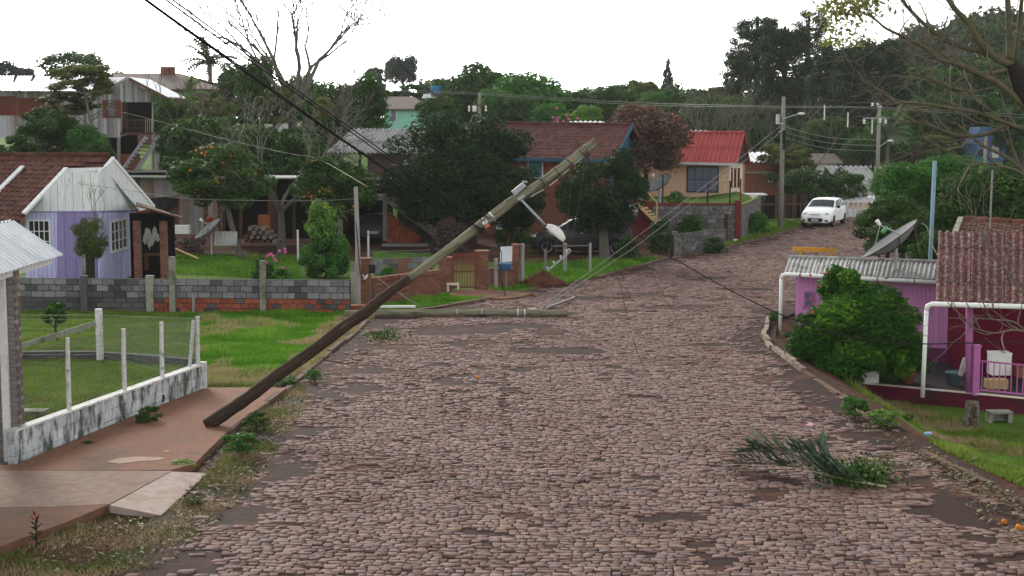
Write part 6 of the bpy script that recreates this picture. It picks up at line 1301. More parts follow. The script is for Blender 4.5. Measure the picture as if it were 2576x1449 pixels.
for k, (u, h_, y, sd_, lb_) in enumerate([(1760, 8, 112, 5, 'first thin bare tree above the red roof'), (1815, 9, 115, 6, 'second thin bare tree right of the red roof'), (1725, 7.5, 110, 9, 'bare tree left of the red roof ridge'), (1885, 9, 118, 7, 'bare tree between red roof and lamp pole'), (2010, 9.5, 110, 8, 'pale forked bare tree right of the lamp pole'), (930, 7.0, 130, 10, 'bare tree in front of the aqua house'), (480, 6, 86, 14, 'bare twiggy tree right of the wooden stairs'), (860, 6, 82, 15, 'bare branches behind the grey roofed house')]):
    bare_tree('bare_tree', lb_, u, 400, y, h_, .11, 3, sd_, BARKL, spread=.6, up=.2, wob=.12, minr=.014)
# bare tree overhanging from the right
bt = thing('bare_tree', 'bare branching tree reaching in from the right edge of the picture', 'tree', (8.1, 22.5, hz1(8.1, 22.5))); yb_ = 22.3
m = MB(); m.tube([(8.6, 22.5, -.4), (8.4, 22.4, 2.5), at(2668, 420, yb_), at(2620, 300, yb_), at(2572, 222, yb_), at(2546, 160, yb_)], [.24, .2, .17, .16, .15, .10], 10); m.ob('trunk', BARKD, bt)
LM = [([(2548, 165), (2500, 142), (2458, 96), (2440, 62), (2402, 22), (2375, -20)], 11, 6, 0), ([(2530, 150), (2480, 132), (2420, 118), (2365, 92), (2322, 58), (2280, 14), (2262, -10)], 8, 4, .4), ([(2585, 275), (2520, 216), (2452, 180), (2400, 158), (2362, 150), (2330, 122), (2292, 101), (2230, 72), (2205, 50)], 10, 2.5, -.5),
      ([(2590, 330), (2520, 305), (2460, 283), (2392, 272), (2330, 262), (2270, 258), (2230, 263), (2195, 250)], 6, 2, -.8), ([(2590, 322), (2530, 320), (2480, 338), (2412, 342), (2352, 322), (2290, 306)], 7, 2.2, .3), ([(2540, 150), (2538, 70), (2534, -20)], 9, 7, 0), ([(2555, 160), (2564, 70), (2572, -20)], 7, 5, 0),
      ([(2540, 175), (2480, 186), (2440, 180), (2405, 160), (2350, 118), (2318, 70)], 5, 2, -.3), ([(2460, 232), (2400, 222), (2350, 205), (2300, 165), (2240, 128)], 5, 1.8, .6), ([(2590, 450), (2540, 400), (2470, 365), (2430, 330)], 6, 2.5, .2), ([(2600, 500), (2576, 440), (2500, 412), (2440, 415)], 4, 1.6, -.4), ([(2620, 700), (2576, 740), (2540, 690), (2500, 640), (2470, 590)], 3, 1.3, -.6), ([(2620, 880), (2560, 815), (2510, 805), (2450, 800)], 3, 1.3, -.9), ([(2610, 840), (2550, 830), (2500, 838), (2440, 822)], 3, 1.2, -1.1)]
tw = MB(); rnd = random.Random(5)
for pts, r0, r1, dy in LM:
    P = cat_rom([at(u, v, yb_ + dy * k / len(pts)) for k, (u, v) in enumerate(pts)], 4); n = len(P); m = MB(); s_ = yb_ / F
    m.tube(P, [(r0 + (r1 - r0) * k / (n - 1)) * s_ for k in range(n)], 7); m.ob('limb', BARKM if r0 > 4 else TWIG, bt, smooth=True)
    for k in range(2, n):
        if rnd.random() < .62:
            d = (P[k] - P[k - 1]).normalized(); nd = (d + V((rnd.gauss(0, .5), rnd.gauss(0, .35), rnd.gauss(.15, .55)))).normalized()
            branch_mb(tw, P[k], nd, rnd.uniform(.35, .8), rnd.uniform(1.2, 2.4) * s_, 1 if rnd.random() < .7 else 2, rnd, .6, .10, .14, 5, 2, .5, .0032)
tw.ob('twigs', TWIG, bt)
P = np.array([at(rnd.gauss(2120, 32), rnd.uniform(-10, 118) if rnd.random() < .7 else rnd.uniform(0, 40), yb_ + rnd.gauss(0, .3)) for k in range(420)] + [at(rnd.gauss(2185, 28), rnd.gauss(12, 14), yb_ + rnd.gauss(0, .3)) for k in range(160)])
q = rng.random(len(P)); link(bpy.data.objects.new('hanging_leaves', npmesh('hanging_leaves', *leaves(P, rng.normal(0, 1, P.shape), .055, q, .4)[:2], LEAFY, np.repeat(q, 4))), bt)
m = MB(); m.tube(cat_rom([at(2215, 45, yb_), at(2160, 12, yb_), at(2090, 5, yb_), at(2060, -8, yb_)], 5), .01, 5); m.tube(cat_rom([at(2150, 10, yb_), at(2120, 50, yb_), at(2105, 110, yb_)], 5), .006, 4); m.ob('limb', TWIG, bt)
# garden plants
LEAFX = lf('brown twiggy leaf', (.045, .03, .028), (.085, .06, .052))
def clump(name, label, u, v, y, w, h, mat, n=1600, leaf=.1, kind='shrub', asp=.4, cat='plant', z=None, seed=3):
    p = at(u, v, y) if y else g(u, v); y = y or p.y; rx = w / 2 * y / F; rz_ = h / 2 * y / F; zz = hz1(p.x, p.y) if z is None else z
    t = thing(name, label, cat, (p.x, p.y, zz)); put_crown(t, crown_mesh(kind, seed, n, leaf, asp), V((p.x, p.y, zz + rz_ * .95)), (rx, min(rx, .5 if w < 200 else rx), rz_), mat, R.uniform(0, 6)); m = MB(); m.tube([(p.x, p.y, zz - .05), (p.x, p.y, zz + rz_)], .015, 5); m.ob('stem', BARKD, t); return t
for k, (u, v, y, w, h_, mt, lb_) in enumerate([(450, 690, 49, 70, 40, LEAFM, 'low leafy plant behind the wall beside the porch'), (520, 700, 49, 80, 44, LEAFG, 'dark rose bush behind the block wall'), (590, 700, 49.5, 70, 38, LEAFM, 'low green plant in the middle of the wall bed'), (660, 700, 50, 90, 95, LEAFG, 'tall rose bush left of the bright young tree'), (715, 702, 50, 80, 70, LEAFM, 'garden plant touching the bright young tree'), (400, 692, 48.5, 66, 42, LEAFR, 'magenta leaved plant below the porch'), (100, 695, 48, 110, 45, LEAFG, 'dark plants in front of the lilac house corner'), (895, 705, 48, 60, 60, LEAFG, 'dark plant beside the concrete post'), (975, 690, 51, 70, 60, LEAFM, 'green creeper on the rear garden wall'),
     (1130, 640, 62, 150, 110, LEAFX, 'dark brownish twiggy shrub by the garage stairs'), (1660, 645, 65, 110, 90, LEAFG, 'dark overgrown shrub below the wooden stairs'), (1735, 610, 70, 90, 75, LEAFG, 'dense green shrub before the retaining wall'), (1742, 570, 71, 75, 70, LEAFM, 'leafy papaya like plant against the retaining wall'), (1770, 603, 69, 46, 42, LEAFB, 'bright yellow green bush before the retaining wall'), (1580, 650, 62, 90, 60, LEAFG, 'dark bush right of the dark round tree trunk'), (1905, 600, 75, 90, 60, LEAFM, 'green bush at the foot of the lamp pole bank'), (1800, 645, 64.5, 80, 46, LEAFG, 'dark weeds in front of the low dark wall'), (1700, 520, 73.5, 60, 40, LEAFM, 'small green plants on the retaining wall top'), (1440, 640, 66, 130, 80, LEAFG, 'dark shrubs under the brown tiled house'), (1290, 640, 68, 150, 90, LEAFG, 'dark undergrowth behind the letterbox')]):
    clump('garden_plant', lb_, u, v, y, w, h_, mt, 1700, .09, 'shrub', .45, 'plant', None, 2 + k % 3)
for k, (u, v, w, h_, mt, lb_) in enumerate([(600, 1145, 95, 60, LEAFM, 'bushy green weed below the leaning pole base'), (645, 1078, 60, 48, LEAFG, 'twiggy weed touching the leaning pole'), (792, 962, 44, 34, LEAFM, 'green weed tuft at the kerb beyond the pole'), (720, 968, 60, 22, LEAFM, 'low weed at the end of the sidewalk'), (465, 1180, 75, 24, LEAFB, 'bright broad leaved weed beside the ramp'), (375, 1075, 60, 60, LEAFG, 'dark weed at the foot of the whitewashed wall'), (398, 1030, 34, 45, LEAFG, 'small weed growing from the whitewashed wall'), (472, 990, 60, 65, LEAFM, 'leafy weed at the end of the whitewashed wall'), (225, 1130, 40, 22, LEAFG, 'tiny weed at the near foot of the whitewashed wall'), (485, 1275, 50, 26, LEAFO, 'grass tuft in front of the ramp'), (2285, 990, 30, 20, LEAFM, 'weed tuft under the deck edge'), (2150, 1052, 70, 60, LEAFM, 'tall weed clump on the right bank'), (2225, 1075, 80, 46, LEAFB, 'bright weed patch on the right bank'), (1950, 815, 40, 36, LEAFM, 'weeds at the foot of the white downpipe'), (2010, 880, 90, 60, LEAFG, 'low leaves under the citrus bush')]):
    clump('weed', lb_, u, v, None, w * 1.25, h_ * 1.1, mt, 1300, .11, 'loose', .35, 'weed', None, 5 + k % 2)
clump('topiary', 'spiky yellow green epiphyte ball on a trunk before the lilac house', 228, 665, 49, 104, 112, LEAFO, 6000, .085, 'dense', .2, 'plant', at(228, 655, 49).z, 9)
o = [q for q in COL.objects if q.get('label', '').startswith('spiky yellow')][0]
m = MB(); p = at(228, 720, 49); m.tube([(p.x, 49, -.05), (p.x, 49, at(228, 600, 49).z)], .16, 8); m.ob('trunk', BARKD, o); m = MB(); rnd = random.Random(4)
for k in range(5): branch_mb(m, at(235 + k * 5, 560, 49), (rnd.gauss(0, .25), rnd.gauss(0, .2), 1), .55, .018, 2, rnd, .4, .2, .1, 4, 2, .5, .006)
m.ob('twigs', TWIG, o)
pst = g(211, 700, 0); m = MB(); m.tube([(at(211, 700, 48.5).x, 48.5, 0), (at(211, 640, 48.5).x, 48.5, at(211, 640, 48.5).z)], .06, 6); m.ob('concrete_post', OLDC, label='concrete post in front of the spiky epiphyte trunk', cat='post')
# flowers
for k, (u, v, y, mt, n) in enumerate([(700, 640, 49.3, 'pink', 7), (690, 660, 49.3, 'pink', 4), (1410, 304, 90, 'pink', 10)]):
    m = MB(); rnd = random.Random(k)
    fm = MATS.get('pink petal') or pm('pink petal', (.55, .12, .30), bump=0)
    for q in range(n): m.blob(at(u + rnd.gauss(0, 18), v + rnd.gauss(0, 10), y), .05 if y < 60 else .09, 6, .2)
    m.ob('flowers', fm, label='scattered pink %s' % ('roses on the tall bush', 'roses lower on the tall bush', 'blossoms behind the brown ridge')[k], cat='flowers', kind='stuff')
m = MB(); rnd = random.Random(8)
for q in range(5): m.blob(at(rnd.uniform(2035, 2080), rnd.uniform(660, 790), 35.4), .035, 6, .2)
m.ob('flowers', pm('red petal', (.55, .05, .08), bump=0), label='red camellia flowers in the citrus bush', cat='flowers', kind='stuff')
# red sprouting plant
sp = thing('red_sprout', 'dark leaved sprout with red top at the near left kerb', 'plant', g(92, 1378)); p = g(92, 1378); rnd = random.Random(2)
m = MB(); m.tube([p, p + V((.01, 0, .42))], .012, 6); m.ob('stem', BARKD, sp)
for k in range(15):
    a = k * 2.4; z = .06 + .026 * k; L = .15 * (1 - .35 * k / 15); d = V((math.cos(a), math.sin(a) * .7, .35 + .05 * k)).normalized(); q = p + V((0, 0, z)); s = d.cross(V((0, 0, 1))).normalized() * L * .22
    m = MB(); m.add([q, q + d * L * .5 + s + V((0, 0, .01)), q + d * L, q + d * L * .5 - s + V((0, 0, .01)), q + d * L * .5 - V((0, 0, .01))], [(0, 4, 1), (0, 3, 4), (1, 4, 2), (4, 3, 2)]); m.ob('leaf', MATS['leaf red'] if 'leaf red' in MATS and k > 10 else (pm('leaf red', (.22, .03, .03), bump=0) if k > 10 else (MATS.get('leaf dark') or pm('leaf dark', (.03, .05, .025), bump=0, rough=.4))), sp)
# palm frond on the road
pf_ = thing('palm_frond', 'broken green palm frond and leafy branch lying on the cobbles', 'palm frond', g(2060, 1200)); PLM = pm('palm green', (.05, .095, .05), (.10, .15, .09), sc=8, bump=0, rough=.45, var=.35); STM = pm('pale frond stalk', (.36, .36, .24), (.28, .28, .18), sc=6, bump=.1)
def gp_(u, v, h): q = g(u, v); return q + V((0, 0, h))
def fr_(u, v, h): return g(u, v) + V((0, 0, h))
for pts, n, L in (([(2230, 1232, .05), (2120, 1224, .12), (2010, 1208, .2), (1930, 1196, .18), (1880, 1190, .14)], 120, .68), ([(2190, 1226, .06), (2080, 1212, .2), (1985, 1196, .34), (1930, 1188, .36), (1895, 1182, .3)], 100, .66), ([(2150, 1222, .08), (2095, 1212, .2), (2050, 1204, .36), (2015, 1200, .42)], 50, .5), ([(2150, 1220, .06), (2095, 1212, .22), (2075, 1208, .4), (2068, 1206, .5)], 34, .42)):
    P = cat_rom([fr_(*q) for q in pts], 8); m = MB(); m.tube(P, [.02 * (1 - .85 * k / (len(P) - 1)) for k in range(len(P))], 6); m.ob('frond_stalk', STM, pf_)
    for k in range(n):
        i_ = max(1, int(len(P) * (.15 + .82 * k / n))); q = P[min(i_, len(P) - 2)]; d = (P[min(i_ + 1, len(P) - 1)] - P[i_ - 1]).normalized(); sd2 = d.cross(V((0, 0, 1))).normalized() * (1 if k % 2 else -1)
        dd = (d * .9 + sd2 * rnd.uniform(.15, .5) + V((0, 0, rnd.uniform(.0, .85)))).normalized(); l = L * rnd.uniform(.6, 1.1); w_ = dd.cross(V((0, 0, 1))).normalized() * .026; tip = q + dd * l - V((0, 0, l * .08)); tip.z = max(tip.z, .045)
        m = MB(); md_ = q + dd * l * .5; md_.z = max(md_.z, .06); m.add([q, md_ + w_, tip, md_ - w_ + V((0, 0, .016))], [(0, 1, 2, 3)]); m.ob('leaflet', PLM, pf_)
P = np.array([gp_(rnd.gauss(2150, 46), 1212 + rnd.gauss(0, 10), abs(rnd.gauss(.05, .14))) for k in range(1300)]); q = rng.random(len(P)); link(bpy.data.objects.new('branch_leaves', npmesh('branch_leaves', *leaves(P, rng.normal(0, 1, P.shape) + [0, 0, .6], .045, q, .5)[:2], LEAFG, np.repeat(q, 4))), pf_)
P = np.array([gp_(rnd.gauss(965, 32), 850 + rnd.gauss(0, 8), abs(rnd.gauss(.02, .06))) for k in range(320)]); q = rng.random(len(P)); tag(link(bpy.data.objects.new('fallen_branch', npmesh('fallen_branch', *leaves(P, rng.normal(0, 1, P.shape) + [0, 0, .6], .05, q, .5)[:2], LEAFG, np.repeat(q, 4)))), 'small leafy branch lying near the fallen pole base', 'branch')
# far palm and banana plants
def palm(name, label, u, vt, y, n, L, seed, mat, trunk_h=True, vbase=None):
    r = random.Random(seed); c = at(u, vt, y); z0 = hz1(c.x, y); t = thing(name, label, 'palm', (c.x, y, z0)); m = MB(); m.tube([(c.x, y, z0 - .2), (c.x, y, c.z)], .2 if trunk_h else .1, 7); m.ob('trunk', BARK, t)
    for k in range(n):
        a = r.uniform(0, 6.28); e = r.uniform(.1, 1.4); pts = []; d = V((math.cos(a) * math.cos(e), math.sin(a) * math.cos(e), math.sin(e))); p = c.copy()
        for q in range(6): pts.append(p.copy()); p = p + d * L / 5; d = (d + V((0, 0, -.26))).normalized()
        m = MB(); m.tube(pts, .04, 4, False); vs, fs = [], []
        for q in range(1, 6):
            for s in (-1, 1):
                for w2 in (0, .5):
                    b = pts[q - 1].lerp(pts[q], w2); dr = (pts[q] - pts[q - 1]).normalized(); sdv = dr.cross(V((0, 0, 1))).normalized() * s; i0 = len(vs); vs += [b, b + dr * .25, b + sdv * L * .17 + dr * .3 - V((0, 0, .25))]; fs.append((i0, i0 + 1, i0 + 2))
        m.add(vs, fs); m.ob('frond', mat, t)
PALMF = pm('far palm green', (.06, .09, .05), (.10, .12, .07), sc=3, bump=0, var=.2)
palm('palm_tree', 'tall palm on the left skyline', 528, 160, 130, 26, 2.6, 3, PALMF)
palm('banana_plant', 'banana plant below the chimneyed house', 470, 240, 104, 10, 1.6, 4, pm('banana green', (.10, .19, .04), (.14, .22, .06), bump=0), False)
palm('palm_tree', 'small palm among trees behind the second lamp pole', 2232, 345, 112, 16, 1.8, 5, PALMF)
# ------------------------------------------------------------------ leaning wooden pole
CL = [(519, 1071, 17), (560, 1044, 17.5), (619, 1004, 16.5), (661, 972, 16), (691, 949, 15.5), (791, 879, 15), (871, 818, 15.5), (910, 792, 17.5), (930, 777, 17), (971, 742, 14), (1031, 699, 13), (1110, 642, 14), (1160, 604, 13.5), (1200, 573, 13.5), (1240, 543, 14.5), (1262, 526, 15.5), (1290, 505, 14), (1330, 482, 14), (1370, 455, 14.5), (1430, 411, 15), (1470, 380, 15), (1488, 365, 14)]
def py(u): return 27.4 + (u - 519) / 970 * 1.1
PL = [at(u, v, py(u)) for u, v, r in CL]; RL_ = [r * (1 if u < 900 else .87) * py(u) / F for u, v, r in CL]
lp = thing('leaning_pole', 'snapped wooden utility pole leaning across the road with lamp and wires', 'utility pole', (PL[0].x, PL[0].y, .1))
P2 = cat_rom(PL, 4); R2 = []
for i in range(len(PL) - 1): R2 += [RL_[i] + (RL_[i + 1] - RL_[i]) * k / 4 for k in range(4)]
R2.append(RL_[-1]); rnd = random.Random(3)
POLED = pm('shade darkened pole wood', (.07, .05, .035), (.024, .017, .013), sc=1.6, stretch=(9, 9, .8), c3=(.12, .10, .065), sc3=1.6, th3=.62, bump=.9, detail=9)  # backlit shade of the lower pole put into its wood colour
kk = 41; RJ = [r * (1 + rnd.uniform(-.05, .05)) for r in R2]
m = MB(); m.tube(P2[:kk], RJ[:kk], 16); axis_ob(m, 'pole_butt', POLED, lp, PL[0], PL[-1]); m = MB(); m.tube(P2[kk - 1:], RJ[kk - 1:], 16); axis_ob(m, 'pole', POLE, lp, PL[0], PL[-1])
dT = (PL[-1] - PL[-2]).normalized()
for k in range(7):                                                     # splintered tip
    a = k * .9; o = dT.orthogonal().normalized(); o.rotate(MX.Rotation(a, 3, dT)); q = PL[-1] + o * .06; m = MB(); m.tube([q - dT * .05, q + dT * rnd.uniform(.04, .16)], [.045, .015], 5); m.ob('splinter', POLE, lp)
def on_pole(u):
    for i in range(len(CL) - 1):
        if CL[i][0] <= u <= CL[i + 1][0]:
            t_ = (u - CL[i][0]) / (CL[i + 1][0] - CL[i][0]); return PL[i].lerp(PL[i + 1], t_), (PL[i + 1] - PL[i]).normalized(), RL_[i] + (RL_[i + 1] - RL_[i]) * t_
def band(u, mat, w=.035, par=lp):
    p, d, r = on_pole(u); m = MB(); m.tube([p - d * w / 2, p + d * w / 2], r * 1.06, 14); m.ob('clamp_band', mat, par)
for u, mt in ((1218, WHITE), (1238, WHITE), (1364, IRON), (1400, IRON), (1432, IRON), (1475, IRON), (1462, IRON)): band(u, mt, .03 if mt is WHITE else .018)
NCOIL = pm('brown insulator', (.07, .045, .04), (.10, .07, .06), rough=.35, bump=.05)
ins = []
for u, v in ((1376, 472), (1411, 445), (1438, 418), (1476, 387)):
    c = at(u, v, py(u) - .12); m = MB(); m.lathe([(.03, -.06), (.055, -.05), (.05, -.015), (.03, 0), (.05, .015), (.055, .05), (.03, .06)], c, 10, MX.Rotation(.7, 3, 'Y')); o = m.ob('insulator', NCOIL, lp, smooth=True); ins.append(c)
    p, d, r = on_pole(min(u - 8, 1480)); m = MB(); m.tube([p, c], .012, 5); m.ob('bracket', IRON, lp)
    m = MB(); 
    for q in range(3): a = rnd.uniform(0, 6); m.tube([c + V((.07 * math.cos(a + k), .03, .07 * math.sin(a + k))) for k in range(6)], .006, 4, False)
    m.ob('wire_tie', COPPER, lp)
m = MB(); m.tube([at(1335, 495, py(1335) - .1), ins[0], ins[1], ins[2], ins[3]], .011, 5); m.ob('rack_rod', STEEL, lp)
A, B = at(1293, 490, py(1300) - .05), at(1318, 470, py(1300) - .05); d = (B - A).normalized(); n_ = V((-d.z, 0, d.x))
m = MB(); m.para(A - n_ * .02, d * .28, n_ * .10, V((0, .12, 0))); m.ob('junction_box', STEEL, lp)
m = MB(); m.tube([B + n_ * .02, B + d * .05 + n_ * .09, B + d * .1 + n_ * .03], .022, 7); m.ob('box_conduit', STEEL, lp)
p0, p1 = at(1303, 502, py(1300) - .16), at(1319, 492, py(1300) - .16); m = MB(); m.beam(p0, p1, .05, .05); m.ob('arm_bracket', STEEL, lp)
a0, a1 = at(1311, 502, py(1300) - .17), at(1376, 571, py(1300) - .2)
m = MB(); m.tube([a0, a1], .024, 8); m.ob('lamp_arm', STEEL, lp, smooth=True)
LH = pm('lamp shade enamel', (.66, .66, .62), (.58, .58, .54), sc=9, bump=.05, c3=(.40, .40, .36), th3=.62)
yl = py(1300) - .22; ca, cb = at(1373, 570, yl), at(1416, 608, yl); ax = (cb - ca).normalized(); up_ = V((-ax.z, 0, ax.x)); up_ = up_ if up_.z > 0 else -up_; sd3 = ax.cross(up_)
vs, fs = [], []; Ls = (cb - ca).length
for i in range(9):
    t_ = i / 8; w_ = .125 * math.sin(math.pi * (.12 + .83 * t_)) ** .6; h_ = .155 * math.sin(math.pi * (.1 + .78 * t_)) ** .7
    for k in range(11):
        a = math.pi * k / 10; vs.append(ca + ax * (Ls * t_) + sd3 * (w_ * math.cos(a)) + up_ * (h_ * math.sin(a) - .01))
for i in range(8):
    for k in range(10): fs.append((i * 11 + k, i * 11 + k + 1, i * 11 + 12 + k, i * 11 + 11 + k))
m = MB(); m.add(vs, fs); lh = m.ob('lamp_shade', LH, lp, smooth=True); lh.modifiers.new('thick', 'SOLIDIFY').thickness = .008
m = MB(); m.tube([ca + ax * .06 - up_ * .0, ca + ax * .16 - up_ * .005, ca + ax * .25 - up_ * .0], [.03, .05, .035], 8); m.ob('bulb', LAMP, lh, smooth=True)
m = MB(); m.tube([ca - ax * .03, ca + ax * .1], .035, 8); m.ob('socket', IRON, lh)
# lower clamp hardware
for nm, u, v, mt, dm in (('insulator', 1225, 569, pm('orange insulator', (.55, .20, .12), bump=0), .03), ('insulator', 1220, 560, WHITE, .025)):
    c = at(u, v, py(u) - .15); m = MB(); m.lathe([(dm, -.05), (dm * 1.5, -.03), (dm, 0), (dm * 1.5, .03), (dm, .05)], c, 9, MX.Rotation(.9, 3, 'Y')); m.ob(nm, mt, lp, smooth=True)
m = MB(); m.box(at(1211, 580, py(1211) - .15), (.1, .08, .1), .2); m.ob('cable_clamp', BLACK, lp); m = MB(); m.box(at(1250, 562, py(1250) - .12), (.14, .06, .05), .2); m.ob('cable_clamp', BLACK, lp)
m = MB(); m.tube(cat_rom([at(1238, 545, py(1238) - .16), at(1250, 560, py(1238) - .16), at(1245, 590, py(1238) - .14), at(1262, 640, py(1238)), at(1258, 690, py(1238)), at(1272, 745, 30)], 6), .008, 5); m.ob('loose_wire', CABLE, lp)
# hanging insulator rack
rk = thing('hanging_rack', 'galvanised insulator rack dangling on wires below the leaning pole', 'insulator rack', at(1378, 681, 28.3)); A, B = at(1378, 681, 28.3), at(1430, 637, 28.3)
m = MB(); m.tube([A, B], .018, 7); m.tube(cat_rom([B, at(1435, 632, 28.3), at(1432, 627, 28.3), at(1427, 631, 28.3)], 5), .014, 6); m.ob('rod', STEEL, rk)
for t_ in (0.02, .33, .66, .95): c = A.lerp(B, t_) + V((-.01, 0, .04)); m = MB(); m.lathe([(.014, -.03), (.026, -.015), (.016, 0), (.026, .015), (.014, .03)], c, 8); m.ob('insulator', STEEL, rk, smooth=True)
# ------------------------------------------------------------------ fallen pole
fp = thing('fallen_pole', 'broken wooden utility pole lying across the left edge of the road', 'utility pole', g(1150, 822)); yf = 43.6
m = MB(); C2 = [(868, 790, 7.5), (950, 792, 8), (1050, 793, 8.5), (1150, 796, 9), (1260, 799, 8.5), (1340, 803, 8.2), (1400, 806, 7.8), (1425, 808, 7.5)]
P = [at(u, v, yf) for u, v, r in C2]; 
for q, (u, v, r) in zip(P, C2): q.z = max(q.z, r * yf / F + .03)
m.tube(cat_rom(P, 3), [.098 * (1 + rnd.uniform(-.05, .05)) for _ in range(len(cat_rom(P, 3)))], 14); axis_ob(m, 'pole', POLE, fp, P[0], P[-1])
tip = P[-1]
for k in range(5): m = MB(); m.tube([tip + V((-.03, .04 * math.cos(k * 1.3), .05 * math.sin(k * 1.3))), tip + V((rnd.uniform(.08, .2), .03 * math.cos(k * 1.3), .03 * math.sin(k * 1.3)))], [.045, .012], 5); m.ob('splinter', POLE, fp)
for u in (1150, 1212, 1303, 1320): q = at(u, 799, yf); m = MB(); m.tube([V((q.x - .015, yf, P[4].z)), V((q.x + .015, yf, P[4].z))], .108, 12); m.ob('clamp_band', STEEL if u < 1290 else WHITE, fp)
c = at(1213, 803, yf - .15); m = MB(); m.blob(c, (.2, .13, .12), 9, .25); m.ob('cable_bundle', BLACK, fp); m = MB()
for k in range(5): a = k * 1.3; m.tube([c + V((.15 * math.cos(a), -.05, .08 * math.sin(a))), c + V((.28 * math.cos(a), -.1, .12 * math.sin(a)))], .02, 5)
m.ob('cable_ends', BLACK, fp)
q0, q1 = at(1325, 812, yf - .3), at(1432, 826, yf - .5); m = MB(); m.tube([q0, q1], .02, 7); m.ob('lamp_arm', STEEL, fp)
m = MB(); M_ = MX.Rotation(rad(60), 3, 'Y') @ MX.Rotation(rad(-50), 3, 'X'); m.lathe([(.05, -.08), (.09, -.04), (.115, .04), (.12, .09), (.105, .085), (.08, -.02)], q1 + V((.05, 0, .06)), 14, M_); m.ob('lamp_shade', LH, fp, smooth=True)
for k in range(4): u = 1320 + k * 26; c = at(u, 812, yf - .13); m = MB(); m.lathe([(.02, -.04), (.04, -.02), (.025, 0), (.04, .02), (.02, .04)], c, 8); m.ob('insulator', WHITE if k % 2 else NCOIL, fp, smooth=True)
m = MB(); A, B = at(895, 782, 45.3), at(1045, 781, 45.3); A.z = B.z = .1; m.beam(A, B, .16, .06); m.ob('white_board', WHITE, label='long pale board lying behind the fallen pole', cat='board')
m = MB(); A, B = at(862, 786, 44.9), at(925, 786, 44.9); A.z = B.z = .12; m.beam(A, B, .35, .16); m.ob('rusty_plate', RUST, label='rusty red slab under the butt of the fallen pole', cat='slab')
c = g(1340, 792) + V((0, 0, .12)); m = MB(); m.box(c, (.2, .1, .13), .3); m.ob('junction_box', STEEL, label='small grey junction box on the cobbles above the fallen pole', cat='box')
m = MB(); A, B = g(1375, 778) + V((0, 0, .06)), g(1445, 752) + V((0, 0, .06)); m.tube([A, B], .025, 6); m.ob('steel_rod', STEEL, label='galvanised rod lying on the cobbles above the fallen pole', cat='rod')
m = MB(); A = g(1127, 733) + V((0, 0, 0)); 
for dx in (0, .34): m.lathe([(.05, 0), (.05, .03), (.035, .05), (.035, .2), (.05, .22)], A + V((dx, 0, 0)), 8)
m.box(A + V((.17, 0, .25)), (.42, .1, .07)); m.ob('sawhorse', CREAM, label='small stand with pale legs at the gate apron', cat='stand')
# ------------------------------------------------------------------ concrete poles
def cpole(name, label, u, vb, vt, y, r0, r1, lamp=None, lc=None):
    p = at(u, vb, y); z0 = hz1(p.x, y); zt = at(u, vt, y).z; t = thing(name, label, 'utility pole', (p.x, y, z0)); m = MB(); m.tube([(p.x, y, z0 - .2), (p.x + .02, y, (z0 + zt) / 2), (p.x + .04, y, zt)], [r0, (r0 + r1) / 2, r1], 10); m.ob('pole', GREY, t, smooth=True); return t, V((p.x, y, zt))
t1, T1 = cpole('concrete_pole', 'concrete street lamp pole on the grass bank left of the white car', 1963, 575, 243, 79.0, .15, .10)
yl = 78.9
def lamp(t, u0, v0, u1, v1, y, s=.2):
    m = MB(); m.tube([at(u0, v0, y), at((u0 + u1) / 2, (v0 + v1) / 2 - 1, y), at(u1, v1, y)], .03, 6); m.ob('lamp_arm', STEEL, t); m = MB(); m.blob(at(u1 + 4, v1, y), (s, s * .5, s * .38), 10, .03); m.ob('lamp_head', LH, t, smooth=True)
lamp(t1, 1968, 300, 2012, 286, yl); m = MB(); m.box(at(1957, 300, yl), (.18, .18, .5)); m.ob('control_box', STEEL, t1)
for v in (310, 330): m = MB(); m.tube([at(1965, v, 79), at(1965, v + 2, 79)], .14, 10); m.ob('clamp_band', WHITE if v < 320 else STEEL, t1)
m = MB(); m.box(at(1972, 345, 78.8), (.16, .14, .7)); m.ob('cable_splice', BLACK, t1); m = MB(); m.box(at(1973, 366, 78.8), (.14, .12, .4)); m.ob('cable_splice', BLACK, t1)
t2, T2 = cpole('concrete_pole', 'concrete utility pole with crossarm and lamp above the long grey roof', 2204, 530, 266, 93, .14, .10)
lamp(t2, 2208, 372, 2236, 354, 92.9); m = MB(); m.beam(at(2172, 297, 92.8), at(2240, 297, 92.8), .09, .1); m.ob('crossarm', WOODG, t2)
for u, v in ((2174, 305), (2208, 262), (2215, 264), (2228, 305), (2195, 262), (2214, 302)): m = MB(); m.lathe([(.05, -.16), (.09, -.1), (.06, -.03), (.09, .04), (.05, .12)], at(u, v, 92.7), 8); m.ob('insulator', WHITE, t2, smooth=True)
m = MB(); m.box(at(2196, 420, 92.8), (.15, .14, .7)); m.ob('cable_splice', BLACK, t2); m = MB(); m.box(at(2209, 440, 92.8), (.16, .14, .7)); m.ob('cable_splice', BLACK, t2)
t3, T3 = cpole('utility_pole', 'far wooden utility pole with crossarm behind the brown ridge', 1205, 320, 232, 104, .12, .09)
m = MB(); m.beam(at(1178, 266, 103.8), at(1228, 263, 103.8), .09, .1); m.ob('crossarm', WOODB, t3)
for u in (1180, 1191, 1196, 1222): m = MB(); m.lathe([(.05, -.3), (.08, -.2), (.05, -.1), (.08, 0), (.04, .12)], at(u, 270, 103.7), 8); m.ob('insulator', WHITE, t3, smooth=True)
t4, T4 = cpole('concrete_pole', 'pale concrete pole in front of the blue tower', 2476, 420, 332, 105, .13, .1)
